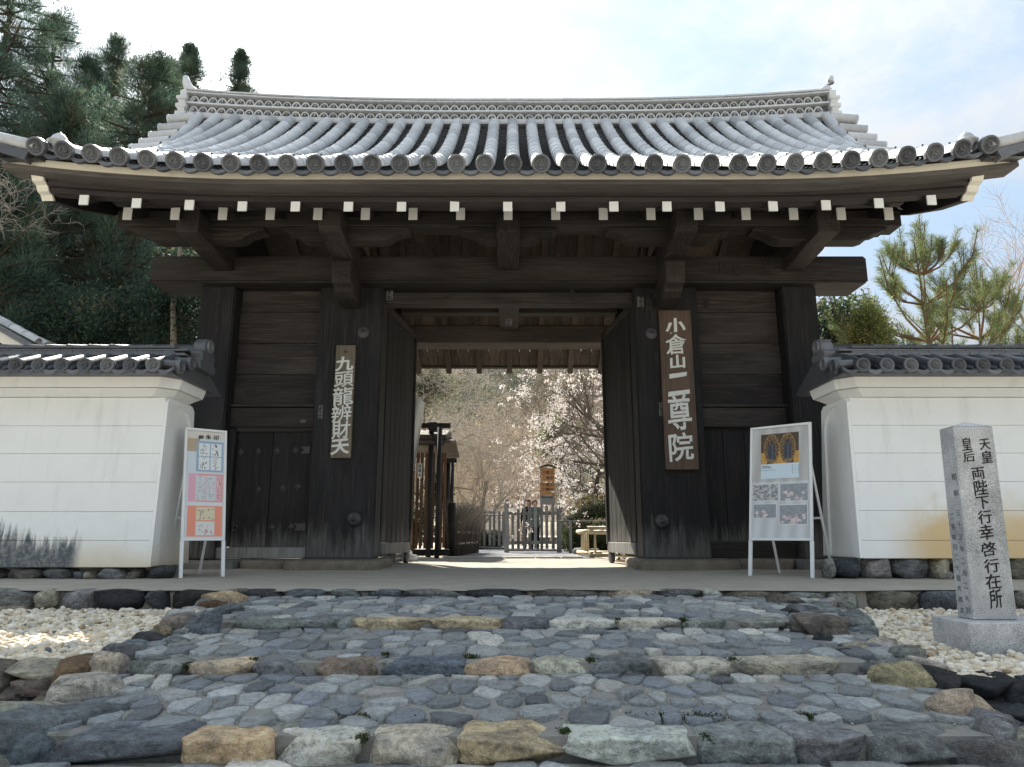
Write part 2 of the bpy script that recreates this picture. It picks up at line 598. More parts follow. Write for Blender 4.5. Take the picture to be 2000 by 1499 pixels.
def plaster_mat():
    t = NT('white_plaster')
    x, y, z = t.xyz()
    n = t.noise(t.pos((1, 1, 1)), 3.0, 7, 0.62)
    nb = t.noise(t.pos((1, 1, 1)), 26, 5, 0.6)
    c = t.mix(t.rng(n, 0.4, 0.75, 0, 0.6), (0.87, 0.875, 0.86), (0.80, 0.81, 0.795))
    # faint grey runs
    st = t.noise(t.pos((9, 9, 1.0)), 1.0, 5, 0.6)
    c = t.mix(t.rng(st, 0.52, 0.80, 0, 0.40), c, (0.58, 0.59, 0.58))
    # ochre damp on the right wall's foot
    blob = t.noise(t.pos((1.1, 1, 1.6)), 1.0, 6, 0.6, 0.4)
    lim = t.math('MULTIPLY_ADD', blob, 1.25, 0.03)
    m = t.rng(t.math('SUBTRACT', lim, z), -0.22, 0.36)
    m = t.math('MULTIPLY', m, t.rng(x, 3.85, 4.45))
    c = t.mix(t.math('MULTIPLY', m, 0.85), c, (0.68, 0.47, 0.20))
    # pale yellow band at the left wall's foot
    lim2 = t.math('MULTIPLY_ADD', blob, 0.5, 0.10)
    m2 = t.rng(t.math('SUBTRACT', lim2, z), -0.10, 0.25)
    m2 = t.math('MULTIPLY', m2, t.rng(x, -3.0, -3.6))
    c = t.mix(t.math('MULTIPLY', m2, 0.65), c, (0.66, 0.53, 0.33))
    # black mould on the left wall
    ns = t.noise(t.pos((16, 6, 2.0)), 1.0, 6, 0.7)
    nl = t.noise(t.pos((2.6, 1, 0.8)), 1.0, 3, 0.5)
    lim3 = t.math('ADD', t.math('MULTIPLY', ns, 0.75), t.math('MULTIPLY_ADD', nl, 0.55, -0.15))
    m3 = t.rng(t.math('SUBTRACT', lim3, z), -0.02, 0.16)
    m3 = t.math('MULTIPLY', m3, t.rng(x, -4.48, -4.62))
    c = t.mix(t.math('MULTIPLY', m3, t.rng(nb, 0.3, 0.6, 0.75, 0.98)), c, (0.10, 0.115, 0.13))
    t.bump(nb, 0.12, 0.004)
    return t.set(c, 0.85, 0.2)


PLASTER = plaster_mat()


def ground_mat(name, a, b, c3, scale=3.0, fine=60.0, bump=0.5, bd=0.01):
    t = NT(name)
    n = t.noise(t.pos((1, 1, 1)), scale, 7, 0.62)
    f = t.noise(t.pos((1, 1, 1)), fine, 6, 0.7)
    c = t.ramp(n, [(0.3, a), (0.7, b)])
    c = t.mix(t.rng(f, 0.52, 0.72, 0, 0.7), c, c3)
    c = t.mix(t.rng(f, 0.28, 0.42, 0.6, 0.0), c, tuple(v * 0.45 for v in a))
    if name == 'mortar':                 # damp, mossy patches
        q = t.noise(t.pos((1, 1, 1)), 7, 6, 0.7, 0.6)
        c = t.mix(t.rng(q, 0.50, 0.68, 0, 0.75), c, (0.115, 0.118, 0.085))
    t.bump(f, bump, bd)
    return t.set(c, 0.9, 0.2)


EARTH = ground_mat('packed_earth', (0.31, 0.29, 0.25), (0.39, 0.365, 0.315), (0.48, 0.45, 0.39))
SAND = ground_mat('sandy_ground', (0.44, 0.40, 0.33), (0.52, 0.475, 0.40), (0.60, 0.56, 0.48))
MORTAR = ground_mat('mortar', (0.27, 0.26, 0.24), (0.36, 0.35, 0.32), (0.58, 0.56, 0.51), 6, 130, 1.0, 0.012)
BLUEGRAVEL = ground_mat('blue_grey_gravel', (0.17, 0.18, 0.20), (0.27, 0.28, 0.30), (0.42, 0.43, 0.45), 4, 45, 1.0, 0.03)


def granite_mat(name, lo, mid, hi):
    t = NT(name)
    v = t.voronoi(t.pos((1, 1, 1)), 260)
    n = t.noise(t.pos((1, 1, 1)), 180, 4, 0.7)
    n2 = t.noise(t.pos((1, 1, 1)), 6, 4, 0.6)
    k = t.math('ADD', t.math('MULTIPLY', n, 0.75), t.math('MULTIPLY_ADD', n2, 0.3, -0.02))
    c = t.ramp(k, [(0.36, lo), (0.50, mid), (0.64, hi)])
    t.bump(n, 0.25, 0.003)
    return t.set(c, 0.65, 0.4)


GRANITE = granite_mat('grey_granite', (0.15, 0.155, 0.16), (0.40, 0.405, 0.41), (0.66, 0.665, 0.67))
BASESTONE = granite_mat('speckled_base_stone', (0.075, 0.062, 0.048), (0.165, 0.14, 0.11), (0.27, 0.235, 0.19))
GREYBASE = granite_mat('grey_base_stone', (0.09, 0.09, 0.085), (0.17, 0.165, 0.15), (0.26, 0.25, 0.235))

# ================================================================== GROUND AND PLATFORM
def ground_profile(x, y):
    if y > 6.55:
        return -0.03
    # the approach falls towards the camera and on behind it
    t = (y - 2.6) / (6.55 - 2.6)
    return -0.62 + max(0.0, min(1.0, t)) * 0.30


ys = np.array([-90, -40, -12, -4, 0, 2.6, 3.4, 4.2, 5.0, 5.8, 6.54, 6.56, 9, 14, 22, 40, 80, 160, 260, 400.0])
xs = np.array([-300, -120, -50, -20, -8, -4, -2, 0, 2, 4, 8, 20, 50, 120, 300.0])
GV = np.array([[x, y, ground_profile(x, y)] for y in ys for x in xs])
link('ground', mesh_np('ground', GV, quads_grid(len(ys), len(xs))[:, ::-1], SAND))['kind'] = 'structure'

GX = -0.05                                  # the gate's axis

# forecourt in front of and under the gate
plat = thing('forecourt', None, None, (0, 6.3, 0), kind='structure')
nx, ny = 90, 60
px_ = np.linspace(-9.5, 9.5, nx); py_ = np.linspace(6.30, 14.15, ny)
PV = np.zeros((nx, ny, 3)); PV[..., 0] = px_[:, None]; PV[..., 1] = py_[None, :]
for i in range(nx):
    for j in range(ny):
        PV[i, j, 2] = 0.012 * mnoise.noise(Vector((px_[i] * 0.9, py_[j] * 1.3, 3.1))) + (-0.02 if j == 0 else 0)
link('packed_earth_floor', mesh_np('packed_earth_floor', PV.reshape(-1, 3), quads_grid(nx, ny), EARTH, smooth=True), plat)
box('packed_earth_edge', -9.5, 9.5, 6.36, 6.6, -0.34, -0.03, EARTH, plat)

# ================================================================== THE GATE
gate = thing('temple_gate', 'large dark timber temple gate with silver grey tiled roof and white rafter ends', 'gate', (GX, 10.2, 0))


def tile_seg(nm, r0, r1, L, mat, arc=PI * 1.12, n=10, th=0.016):
    """one half-round cover tile lying along -Y, from y=0 (upper end) to y=-L (lower end, lipped)"""
    V = []
    angs = [(-arc / 2 + arc * k / n) for k in range(n + 1)]
    rings = [(0.0, r0), (-L * 0.94, r1), (-L * 0.945, r1 + 0.004), (-L, r1 + 0.003), (-L, r1 - th)]
    for y, r in rings:
        for a in angs:
            V.append((r * math.sin(a), y, r * math.cos(a)))
    return mesh_np(nm, np.array(V), quads_grid(len(rings), n + 1), mat, smooth=True)


def lift_eave(X):
    return 0.25 * (max(0.0, abs(X - GX) - 2.6) / 2.86) ** 2.0


def lift_ridge(X):
    return 0.14 * (min(1.2, abs(X - GX) / 5.5)) ** 3


Y_R, Z_R, Y_E, Z_E = 10.80, 7.235, 7.20, 4.464
M0, M1 = 0.995, 0.545                        # steepness at the ridge and at the eave


def roof_pt(X, s, dz=0.0):
    """centre line of the tile row at X: s = 0 at the ridge, 1 at the eave"""
    run = Y_R - Y_E
    fall = run * (M0 * s + (M1 - M0) * s * s / 2)
    k = (Z_R - Z_E) / (run * (M0 + M1) / 2)
    z = Z_R - fall * k + lift_eave(X) * s ** 2.2 + lift_ridge(X) * (1 - s)
    # the outermost rows sink towards the gable between ridge and eave
    t = max(0.0, min(1.3, (abs(X - GX) - 4.35) / 1.05))
    z -= 0.36 * t * t * max(0.0, math.sin(PI * min(1, s) ** 0.8)) ** 0.9
    return Vector((X, Y_R - run * s, z + dz))


def seg_matrix(a, b):
    """frame whose -Y runs from a to b"""
    d = (b - a).normalized()
    yv = -d
    xv = yv.cross(Vector((0, 0, 1))).normalized()
    zv = xv.cross(yv)
    M = Matrix((xv, yv, zv)).transposed().to_4x4()
    M.translation = a
    return M


def place(name, mesh, M, parent):
    o = bpy.data.objects.new(name, mesh)
    COL.objects.link(o)
    o.matrix_basis = M
    adopt(o, parent, True)
    return o


NT_ROW = 35
PITCHX = 0.3118
XC = [GX + 0.06 + (i - 17) * PITCHX for i in range(NT_ROW)]
R_T = 0.093

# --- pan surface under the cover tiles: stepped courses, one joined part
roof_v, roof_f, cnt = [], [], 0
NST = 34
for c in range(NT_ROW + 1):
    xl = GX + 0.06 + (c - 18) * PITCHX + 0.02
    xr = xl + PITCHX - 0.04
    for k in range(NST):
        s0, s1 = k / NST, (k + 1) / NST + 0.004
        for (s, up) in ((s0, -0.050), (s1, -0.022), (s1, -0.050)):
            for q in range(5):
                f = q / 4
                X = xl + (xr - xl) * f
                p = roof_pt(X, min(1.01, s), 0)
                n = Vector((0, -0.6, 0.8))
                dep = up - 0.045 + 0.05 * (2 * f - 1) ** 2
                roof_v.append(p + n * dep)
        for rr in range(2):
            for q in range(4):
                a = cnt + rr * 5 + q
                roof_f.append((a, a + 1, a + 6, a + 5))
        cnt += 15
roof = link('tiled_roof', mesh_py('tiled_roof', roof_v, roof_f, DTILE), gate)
roof['kind'] = 'stuff'

NSEG = 13
seg_parts = tile_seg('round_tile', R_T * 0.95, R_T, 0.385, TILE)
low = MB()
for i, X in enumerate(XC):
    for k in range(NSEG):
        a, b = roof_pt(X, k / NSEG), roof_pt(X, (k + 1) / NSEG)
        L = (b - a).length
        M = seg_matrix(a, b) @ Matrix.Diagonal((1, L * 1.03 / 0.385, 1, 1))
        if k < 8:
            place('round_tile', seg_parts, M, roof)
        else:
            V = [M @ v.co for v in seg_parts.vertices]
            low.add(V, [tuple(p.vertices) for p in seg_parts.polygons])
lo = low.build('round_tile_row', TILE, roof, smooth=True)
lo['kind'] = 'stuff'

# --- eave discs with comma crest and beads
def crest_disc(nm, r, mat, beads=16, depth=0.05):
    b = MB()
    b.lathe([(r * 0.97, depth), (r, 0.0), (r, -0.012), (r * 0.96, -0.02), (r * 0.76, -0.02), (r * 0.73, -0.004), (0.001, -0.004)], 24, axis='y')
    for k in range(beads):
        t = 2 * PI * k / beads
        cx, cz = math.cos(t) * r * 0.62, math.sin(t) * r * 0.62
        rb = r * 0.055
        b.lathe([(rb, -0.003), (rb * 0.8, -0.011), (0.0005, -0.014)], 6, (cx, 0, cz), axis='y')
    for k in range(3):
        t0 = 2 * PI * k / 3
        pts, rad = [], []
        for j in range(7):
            f = j / 6
            ang = t0 + f * 2.3
            rr = r * (0.17 + 0.28 * f)
            pts.append((math.cos(ang) * rr, -0.008, math.sin(ang) * rr))
            rad.append(r * (0.115 * (1 - f) ** 0.8 + 0.012))
        b.tube(pts, rad, 6)
    return b.mesh(nm, mat, smooth=True)


disc_m = crest_disc('eave_disc', 0.104, DTILE)
# drooping front of the eave pan tile, hung between two discs
pb = MB()
nq = 8
ring = []
for (dy, dz, hh) in ((0.0, 0.0, 0), (-0.02, 0.0, 0), (-0.03, -0.050, 1), (0.012, -0.050, 1), (0.012, -0.01, 0)):
    row = []
    for q in range(nq + 1):
        f = q / nq * 2 - 1
        sag = -0.050 + 0.050 * f * f
        row.append((f * (PITCHX / 2 - 0.03), dy, 0.03 + sag + dz * (1 - 0.35 * f * f)))
    ring.append(row)
Vp = [p for row in ring for p in row]
Fp = [tuple(x) for x in quads_grid(5, nq + 1)]
pb.add(Vp, Fp)
pan_m = pb.mesh('eave_pan_tile', DTILE, smooth=False)
pb2 = MB()
pb2.lathe([(0.006, 0), (0.006, 0.03), (0.014, 0.032), (0.012, 0.04)], 6)
nail_m = pb2.mesh('tile_nail', IRON)

tilt = Matrix.Rotation(math.radians(27), 4, 'X')
for i, X in enumerate(XC):
    p = roof_pt(X, 1.0)
    roll = Matrix.Rotation((lift_eave(X + 0.1) - lift_eave(X - 0.1)) / -0.2, 4, 'Y')
    place('eave_disc', disc_m, Matrix.Translation(p + Vector((0, -0.03, -0.006))) @ tilt @ Matrix.Rotation(random.uniform(-.2, .2), 4, 'Y'), roof)
    if i < NT_ROW - 1:
        q = roof_pt(X + PITCHX / 2, 1.0)
        place('eave_pan_tile', pan_m, Matrix.Translation(q + Vector((0, 0.035, -0.046))) @ roll, roof)
    place('tile_nail', nail_m, Matrix.Translation(roof_pt(X, 0.955) + Vector((0, 0, R_T - 0.004))), roof)
for X in (XC[0] - PITCHX / 2, XC[-1] + PITCHX / 2):
    place('eave_pan_tile', pan_m, Matrix.Translation(roof_pt(X, 1.0) + Vector((0, 0.035, -0.046))) @ Matrix.Rotation(-0.17 if X > 0 else 0.17, 4, 'Y'), roof)

# --- verge tiles that point sideways over the gable ends
verge_m = tile_seg('verge_tile', 0.082, 0.086, 0.46, TILE, arc=PI * 1.96, n=16)
for sgn in (-1, 1):
    for k in range(15):
        s = 0.015 + k / 15.0
        p = roof_pt(XC[0] if sgn < 0 else XC[-1], s, 0.015)
        a = p + Vector((sgn * 0.02, 0, 0.03))
        b = p + Vector((sgn * 0.50, 0, -0.02))
        place('verge_tile', verge_m, seg_matrix(a, b), roof)
    # strip below the verge tiles
    vs, fs = [], []
    for k in range(25):
        s = k / 24
        p = roof_pt(XC[0] if sgn < 0 else XC[-1], s)
        vs += [p + Vector((sgn * 0.02, 0, -0.04)), p + Vector((sgn * 0.42, 0, -0.05)), p + Vector((sgn * 0.42, 0, -0.13)), p + Vector((sgn * 0.02, 0, -0.13))]
    for k in range(24):
        for q in range(4):
            a = k * 4 + q; b = k * 4 + (q + 1) % 4
            fs.append((a, b, b + 4, a + 4))
    link('verge_bed', mesh_py('verge_bed', vs, fs, DTILE), roof)
    # last tile run at the corner and the peach-shaped finial over it
    pE = roof_pt(XC[0] if sgn < 0 else XC[-1], 1.0)
    corner = MB()
    corner.tube([pE + Vector((sgn * 0.02, 0.02, 0.02)), pE + Vector((sgn * 0.25, 0.03, 0.075)), pE + Vector((sgn * 0.52, 0.05, 0.15))], [0.068, 0.07, 0.07], 12)
    corner.build('corner_tile', TILE, roof, smooth=True)
    cp = MB()
    cp.add([pE + Vector((sgn * x, y, z)) for y in (-0.02, 0.10) for (x, z) in ((0.08, -0.05), (0.55, 0.07), (0.56, -0.02), (0.12, -0.16))],
           [(0, 1, 2, 3), (4, 7, 6, 5), (0, 4, 5, 1), (1, 5, 6, 2), (2, 6, 7, 3), (3, 7, 4, 0)])
    cp.build('corner_pan_tile', DTILE, roof)
    f = roof_pt((XC[0] + XC[1]) / 2 if sgn < 0 else (XC[-1] + XC[-2]) / 2, 0.97)
    fin = MB()
    fin.lathe([(0.05, -0.02), (0.06, 0.0), (0.075, 0.03), (0.115, 0.045), (0.125, 0.055), (0.10, 0.07), (0.085, 0.10), (0.07, 0.13), (0.045, 0.155), (0.015, 0.175), (0.002, 0.20)], 14, f + Vector((0, 0, 0.05)))
    fin.build('peach_finial', TILE, roof, smooth=True)

# --- rear slope (not seen from the front): one stepped sheet
rv, rf = [], []
for i in range(25):
    for j in range(13):
        X = -5.85 + 11.6 * i / 24
        s = j / 12
        z = 7.20 - 3.0 * (1.02 * s - 0.12 * s * s) + lift_eave(X) * s * s + lift_ridge(X) * (1 - s)
        rv.append((X, 11.5 + 3.35 * s, z))
link('rear_roof_slope', mesh_py('rear_roof_slope', rv, [tuple(x) for x in quads_grid(25, 13)], DTILE), roof)

# --- ridge: stacked flat tiles, two bands of wave tiles, round cap
ridge = link('ridge', None, gate) if False else None
XR0, XR1 = GX - 5.50, GX + 5.47


def rlift(X):
    return 0.205 * (min(1.1, abs(X - GX) / 5.5)) ** 2.7


def ridge_layer(name, z0, z1, y0, y1, mat, n=44, k0=0.7, gap=0.0):
    """courses of flat tiles following the ridge's curve; k0: how much of the curve this height follows"""
    b = MB()
    edges = np.linspace(XR0, XR1, n + 1)
    for i in range(n):
        xa, xb = edges[i] + gap, edges[i + 1] - gap
        j = random.uniform(-0.004, 0.004)
        la, lb = rlift(xa) * k0, rlift(xb) * k0
        V = [(xa, y0 + j, z0 + la), (xb, y0 + j, z0 + lb), (xb, y1, z0 + lb), (xa, y1, z0 + la),
             (xa, y0 + j, z1 + la), (xb, y0 + j, z1 + lb), (xb, y1, z1 + lb), (xa, y1, z1 + la)]
        b.add(V, [(0, 3, 2, 1), (4, 5, 6, 7), (0, 1, 5, 4), (1, 2, 6, 5), (2, 3, 7, 6), (3, 0, 4, 7)])
    o = b.build(name, mat, None, bevel=0.0)
    adopt(o, gate)
    return o


ridge = ridge_layer('ridge', 7.15, 7.72, 10.90, 11.42, DTILE, 30, 0.85)


def under_ridge(o):
    m = o.matrix_world.copy()
    o.matrix_parent_inverse = Matrix.Identity(4)
    adopt(o, ridge)
    o['kind'] = 'stuff'
    return o


for (z0, z1, y0, k0) in ((7.205, 7.238, 10.77, .68), (7.245, 7.276, 10.785, .70), (7.283, 7.315, 10.80, .72),
                         (7.455, 7.485, 10.80, .85), (7.625, 7.655, 10.79, .97), (7.665, 7.695, 10.78, .99)):
    under_ridge(ridge_layer('ridge_flat_tile', z0, z1, y0, 11.5, TILE, 36, k0, 0.0015))

cap_m = tile_seg('ridge_cap_tile', 0.105, 0.112, 0.345, TILE, arc=PI * 1.0, n=10)
n = 32
for i in range(n):
    xa = XR0 + (XR1 - XR0) * i / n
    xb = XR0 + (XR1 - XR0) * (i + 1) / n
    a = Vector((xb, 11.10, 7.685 + rlift(xb))); b = Vector((xa, 11.10, 7.685 + rlift(xa)))
    M = seg_matrix(a, b) @ Matrix.Diagonal((2.1, 1, 1, 1))
    place('ridge_cap_tile', cap_m, M, ridge)

# wave tiles: a raised arch standing on its band, its neighbour hanging
def wave_tile(name, up):
    b = MB()
    w = 0.078
    for (ro, ri, dy) in ((0.076, 0.058, -0.03), (0.05, 0.036, -0.02)):
        V, F = [], []
        N = 8
        for k in range(N + 1):
            t = PI * k / N
            for r, y in ((ro, 0.02), (ro, dy), (ri, dy), (ri, 0.02)):
                V.append((math.cos(t) * r * 1.05, y, (math.sin(t) * r * 1.5 - 0.058) * up))
        for k in range(N):
            for q in range(4):
                a = k * 4 + q; c = k * 4 + (q + 1) % 4
                F.append((a, c, c + 4, a + 4))
        b.add(V, F)
    return b.mesh(name, TILE)


wu, wd = wave_tile('wave_tile', 1), wave_tile('wave_tile', -1)
for row, (zc, k0) in enumerate(((7.385, .80), (7.555, .92))):
    nW = 136
    for i in range(nW):
        X = XR0 + 0.09 + (XR1 - XR0 - 0.18) * (i + 0.5) / nW
        M = Matrix.Translation((X, 10.875, zc + rlift(X) * k0))
        if i % 2 == 0:
            place('wave_tile', wu, M, ridge)
        else:
            o = place('wave_tile', wd, M, ridge) if False else None
            # hanging arches are the counter-curve, joined below

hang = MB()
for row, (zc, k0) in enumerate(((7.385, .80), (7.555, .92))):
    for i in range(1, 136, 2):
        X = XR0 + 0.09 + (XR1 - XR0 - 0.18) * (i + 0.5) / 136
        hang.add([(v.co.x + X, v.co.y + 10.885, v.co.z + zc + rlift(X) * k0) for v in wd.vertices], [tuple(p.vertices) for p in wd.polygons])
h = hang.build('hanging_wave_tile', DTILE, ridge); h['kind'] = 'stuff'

# ridge-end ornament tiles with an upswept horn
for sgn in (-1, 1):
    X = XR0 if sgn < 0 else XR1
    b = MB()
    zb = 7.15 + rlift(X) * 0.6
    prof = [(10.74, 0.0), (10.70, 0.10), (10.77, 0.17), (10.73, 0.24), (10.78, 0.30), (10.74, 0.38), (10.80, 0.45), (10.78, 0.58), (10.90, 0.68), (11.1, 0.72),
            (11.3, 0.68), (11.42, 0.58), (11.40, 0.45), (11.46, 0.38), (11.42, 0.30), (11.47, 0.24), (11.43, 0.17), (11.50, 0.10), (11.46, 0.0)]
    b.prism([(y, zb + z) for y, z in prof], X - sgn * 0.02, X + sgn * 0.10, 'x')
    for (z, w) in ((0.12, 0.08), (0.27, 0.07), (0.42, 0.06)):
        b.box(min(X - sgn * .05, X + sgn * .13), max(X - sgn * .05, X + sgn * .13), 10.72, 10.80, zb + z - w / 2, zb + z + w / 2)
    b.build('ridge_end_tile', TILE, ridge, bevel=0.012)
    hb = MB()
    pts = [Vector((X - sgn * 0.22, 11.1, zb + 0.66)), Vector((X + sgn * 0.0, 11.1, zb + 0.72)), Vector((X + sgn * 0.11, 11.1, zb + 0.82)), Vector((X + sgn * 0.17, 11.1, zb + 0.95)), Vector((X + sgn * 0.19, 11.1, zb + 1.06))]
    hb.tube(pts, [0.105, 0.10, 0.085, 0.07, 0.045], 10)
    hb.build('ridge_horn', TILE, ridge, smooth=True)

# ================================================================== EAVE TIMBER
def curved_board(name, x0, x1, y0, y1, z0, z1, lk, mat, n=28, parent=gate):
    b = MB()
    xs_ = np.linspace(x0, x1, n + 1)
    V, F = [], []
    for x in xs_:
        l = lift_eave(x) * lk
        V += [(x, y0, z0 + l), (x, y1, z0 + l), (x, y1, z1 + l), (x, y0, z1 + l)]
    for i in range(n):
        for q in range(4):
            a = i * 4 + q; c = i * 4 + (q + 1) % 4
            F.append((a, c, c + 4, a + 4))
    F += [(0, 1, 2, 3), tuple(n * 4 + q for q in (3, 2, 1, 0))]
    b.add(V, F)
    return b.build(name, mat, parent)


curved_board('cream_fascia', GX - 5.66, GX + 5.72, 7.38, 7.56, 4.372, 4.466, 0.72, CREAM)
curved_board('grey_eave_board', GX - 5.74, GX + 5.80, 7.36, 7.62, 4.312, 4.3695, 0.72, WG)
curved_board('brown_eave_board', GX - 5.33, GX + 5.33, 7.56, 7.72, 4.275, 4.345, 0.60, WB)
curved_board('brown_eave_board', GX - 5.31, GX + 5.31, 7.60, 7.74, 4.215, 4.2735, 0.56, WB)
curved_board('flying_rafter_sill', GX - 5.1, GX + 5.1, 8.46, 8.58, 4.575, 4.645, 0.3, WB)

RX = [GX + (i - 8) * 0.6135 for i in range(17)]


def slanted(name, X, w, y0, zc0, y1, slope, h, mat, parent, endmat=None):
    b = MB()
    zz1 = zc0 + (y1 - y0) * slope
    jx = random.uniform(-0.012, 0.012)
    b.add([(X - w / 2, y0, zc0 - h / 2), (X + w / 2, y0, zc0 - h / 2), (X + w / 2, y0, zc0 + h / 2), (X - w / 2, y0, zc0 + h / 2),
           (X - w / 2 + jx, y1, zz1 - h / 2), (X + w / 2 + jx, y1, zz1 - h / 2), (X + w / 2 + jx, y1, zz1 + h / 2), (X - w / 2 + jx, y1, zz1 + h / 2)],
          [(0, 1, 2, 3), (4, 7, 6, 5), (0, 4, 5, 1), (1, 5, 6, 2), (2, 6, 7, 3), (3, 7, 4, 0)])
    o = b.build(name, mat, parent)
    if endmat:
        e = MB()
        d = 0.006
        j = [random.uniform(-0.004, 0.004) for _ in range(4)]
        e.add([(X - w / 2 - d, y0 - d, zc0 - h / 2 - d + j[0]), (X + w / 2 + d, y0 - d, zc0 - h / 2 - d + j[1]), (X + w / 2 + d, y0 - d, zc0 + h / 2 + d + j[2]), (X - w / 2 - d, y0 - d, zc0 + h / 2 + d + j[3]),
               (X - w / 2 - d, y0 + 0.012, zc0 - h / 2 - d), (X + w / 2 + d, y0 + 0.012, zc0 - h / 2 - d), (X + w / 2 + d, y0 + 0.012, zc0 + h / 2 + d), (X - w / 2 - d, y0 + 0.012, zc0 + h / 2 + d)],
              [(0, 1, 2, 3), (4, 7, 6, 5), (0, 4, 5, 1), (1, 5, 6, 2), (2, 6, 7, 3), (3, 7, 4, 0)])
        e.build('white_end', endmat, o)
    return o


for X in RX:
    l = lift_eave(X)
    slanted('flying_rafter', X, 0.092, 7.60, 4.158 + l * 0.5, 9.3, 0.60, 0.105, WY, gate, WHITE_END)
    slanted('rafter', X, 0.10, 8.50, 4.497, 11.15, 0.50, 0.15, WY, gate, WHITE_END)
    slanted('rear_rafter', X, 0.105, 14.05, 3.715, 11.3, -(-0.62), 0.12, WSOF, gate) if False else None
for X in RX:
    b = MB()
    w, h = 0.105, 0.11
    y0, z0, y1, z1 = 11.2, 5.45, 14.06, 3.70
    b.add([(X - w / 2, y0, z0 - h / 2), (X + w / 2, y0, z0 - h / 2), (X + w / 2, y0, z0 + h / 2), (X - w / 2, y0, z0 + h / 2),
           (X - w / 2, y1, z1 - h / 2), (X + w / 2, y1, z1 - h / 2), (X + w / 2, y1, z1 + h / 2), (X - w / 2, y1, z1 + h / 2)],
          [(0, 1, 2, 3), (4, 7, 6, 5), (0, 4, 5, 1), (1, 5, 6, 2), (2, 6, 7, 3), (3, 7, 4, 0)])
    b.build('rear_rafter', WSOF, gate)

# soffit boards over the rafters
fs = MB()
for i in range(52):
    xa = GX - 5.3 + i * 10.6 / 52; xb = xa + 10.6 / 52 - 0.006
    d = random.uniform(0, 0.008)
    la = lift_eave((xa + xb) / 2) * 0.5
    fs.add([(xa, 7.62, 4.232 + d + la), (xb, 7.62, 4.232 + d + la), (xb, 9.25, 5.21 + d), (xa, 9.25, 5.21 + d)], [(0, 1, 2, 3)])
    fs.add([(xa, 8.58, 4.652 + d), (xb, 8.58, 4.652 + d), (xb, 11.15, 5.94 + d), (xa, 11.15, 5.94 + d)], [(0, 1, 2, 3)])
o = fs.build('front_soffit', WY, gate); o['kind'] = 'stuff'
for i in range(52):
    xa = GX - 5.3 + i * 10.6 / 52; xb = xa + 10.6 / 52 - 0.008
    if abs((xa + xb) / 2 - GX) > 2.3:
        continue
    d = random.uniform(0, 0.012)
    b = MB()
    b.add([(xa, 11.2, 5.51 + d), (xb, 11.2, 5.51 + d), (xb, 14.0, 3.80 + d), (xa, 14.0, 3.80 + d),
           (xa, 11.2, 5.54 + d), (xb, 11.2, 5.54 + d), (xb, 14.0, 3.83 + d), (xa, 14.0, 3.83 + d)],
          [(0, 3, 2, 1), (4, 5, 6, 7), (0, 1, 5, 4), (1, 2, 6, 5), (2, 3, 7, 6), (3, 0, 4, 7)])
    b.build('soffit_board', WSOF, gate)
for sgn in (-1, 1):
    xa, xb = (GX - 5.3, GX - 2.3) if sgn < 0 else (GX + 2.3, GX + 5.3)
    b = MB(); b.add([(xa, 11.2, 5.53), (xb, 11.2, 5.53), (xb, 14.0, 3.82), (xa, 14.0, 3.82)], [(0, 3, 2, 1)])
    b.build('rear_soffit', WSOF, gate)
box('rear_eave_board', GX - 5.3, GX + 5.3, 14.0, 14.12, 3.76, 3.98, WREAR, gate)
box('rear_eave_board', GX - 5.5, GX + 5.5, 14.1, 14.3, 3.99, 4.12, CREAM, gate)

# bargeboards with cusped cream ends
for sgn in (-1, 1):
    top = [(7.42, 4.53), (8.2, 4.96), (9.0, 5.45), (10.0, 6.2), (11.1, 7.1)]
    bot = [(11.1, 6.25), (10.0, 5.25), (9.0, 4.66), (8.3, 4.40), (7.80, 4.27), (7.74, 4.245), (7.70, 4.30), (7.64, 4.315), (7.60, 4.375), (7.53, 4.395), (7.50, 4.455), (7.44, 4.47)]
    x0 = GX + sgn * 5.36; x1 = GX + sgn * 5.47
    prism('bargeboard', [(y, z + 0.05) for y, z in top + bot], min(x0, x1), max(x0, x1), 'x', WPLAIN, gate, 0)
    end = bot[5:] + [(7.42, 4.53)]
    V, F = [], []
    for y, z in end:
        V += [(x0 - sgn * 0.012, y - 0.012, z + 0.045), (x1 + sgn * 0.012, y - 0.012, z + 0.045), (x1 + sgn * 0.012, y + 0.02, z + 0.06), (x0 - sgn * 0.012, y + 0.02, z + 0.06)]
    for i in range(len(end) - 1):
        for q in range(4):
            a = i * 4 + q; c = i * 4 + (q + 1) % 4
            F.append((a, c, c + 4, a + 4))
    link('cream_bargeboard_end', mesh_py('cream_bargeboard_end', V, F, CREAM), gate)
    # rear half
    prism('rear_bargeboard', [(11.1, 7.1), (12.5, 5.9), (14.4, 4.35), (14.2, 4.05), (12.5, 5.2), (11.1, 6.3)], min(x0, x1), max(x0, x1), 'x', WPLAIN, gate, 0)
    # boarded gable between the rafters' outer edge and the posts
    prism('gable_wall', [(9.9, 4.5), (12.4, 4.5), (12.0, 5.4), (11.1, 6.3), (10.3, 5.6)], GX + sgn * 4.2, GX + sgn * 4.26, 'x', WPLAIN, gate, 0)

# purlin, boat-shaped brackets, bracket arms
box('eave_purlin', GX - 5.28, GX + 5.30, 8.90, 9.22, 4.515, 4.74, WX, gate, 0.012)
box('rear_purlin', GX - 5.2, GX + 5.2, 13.1, 13.35, 4.0, 4.14, WREAR, gate, 0.012)
box('ridge_purlin', GX - 5.2, GX + 5.2, 11.0, 11.3, 5.55, 5.85, WX, gate, 0.012)


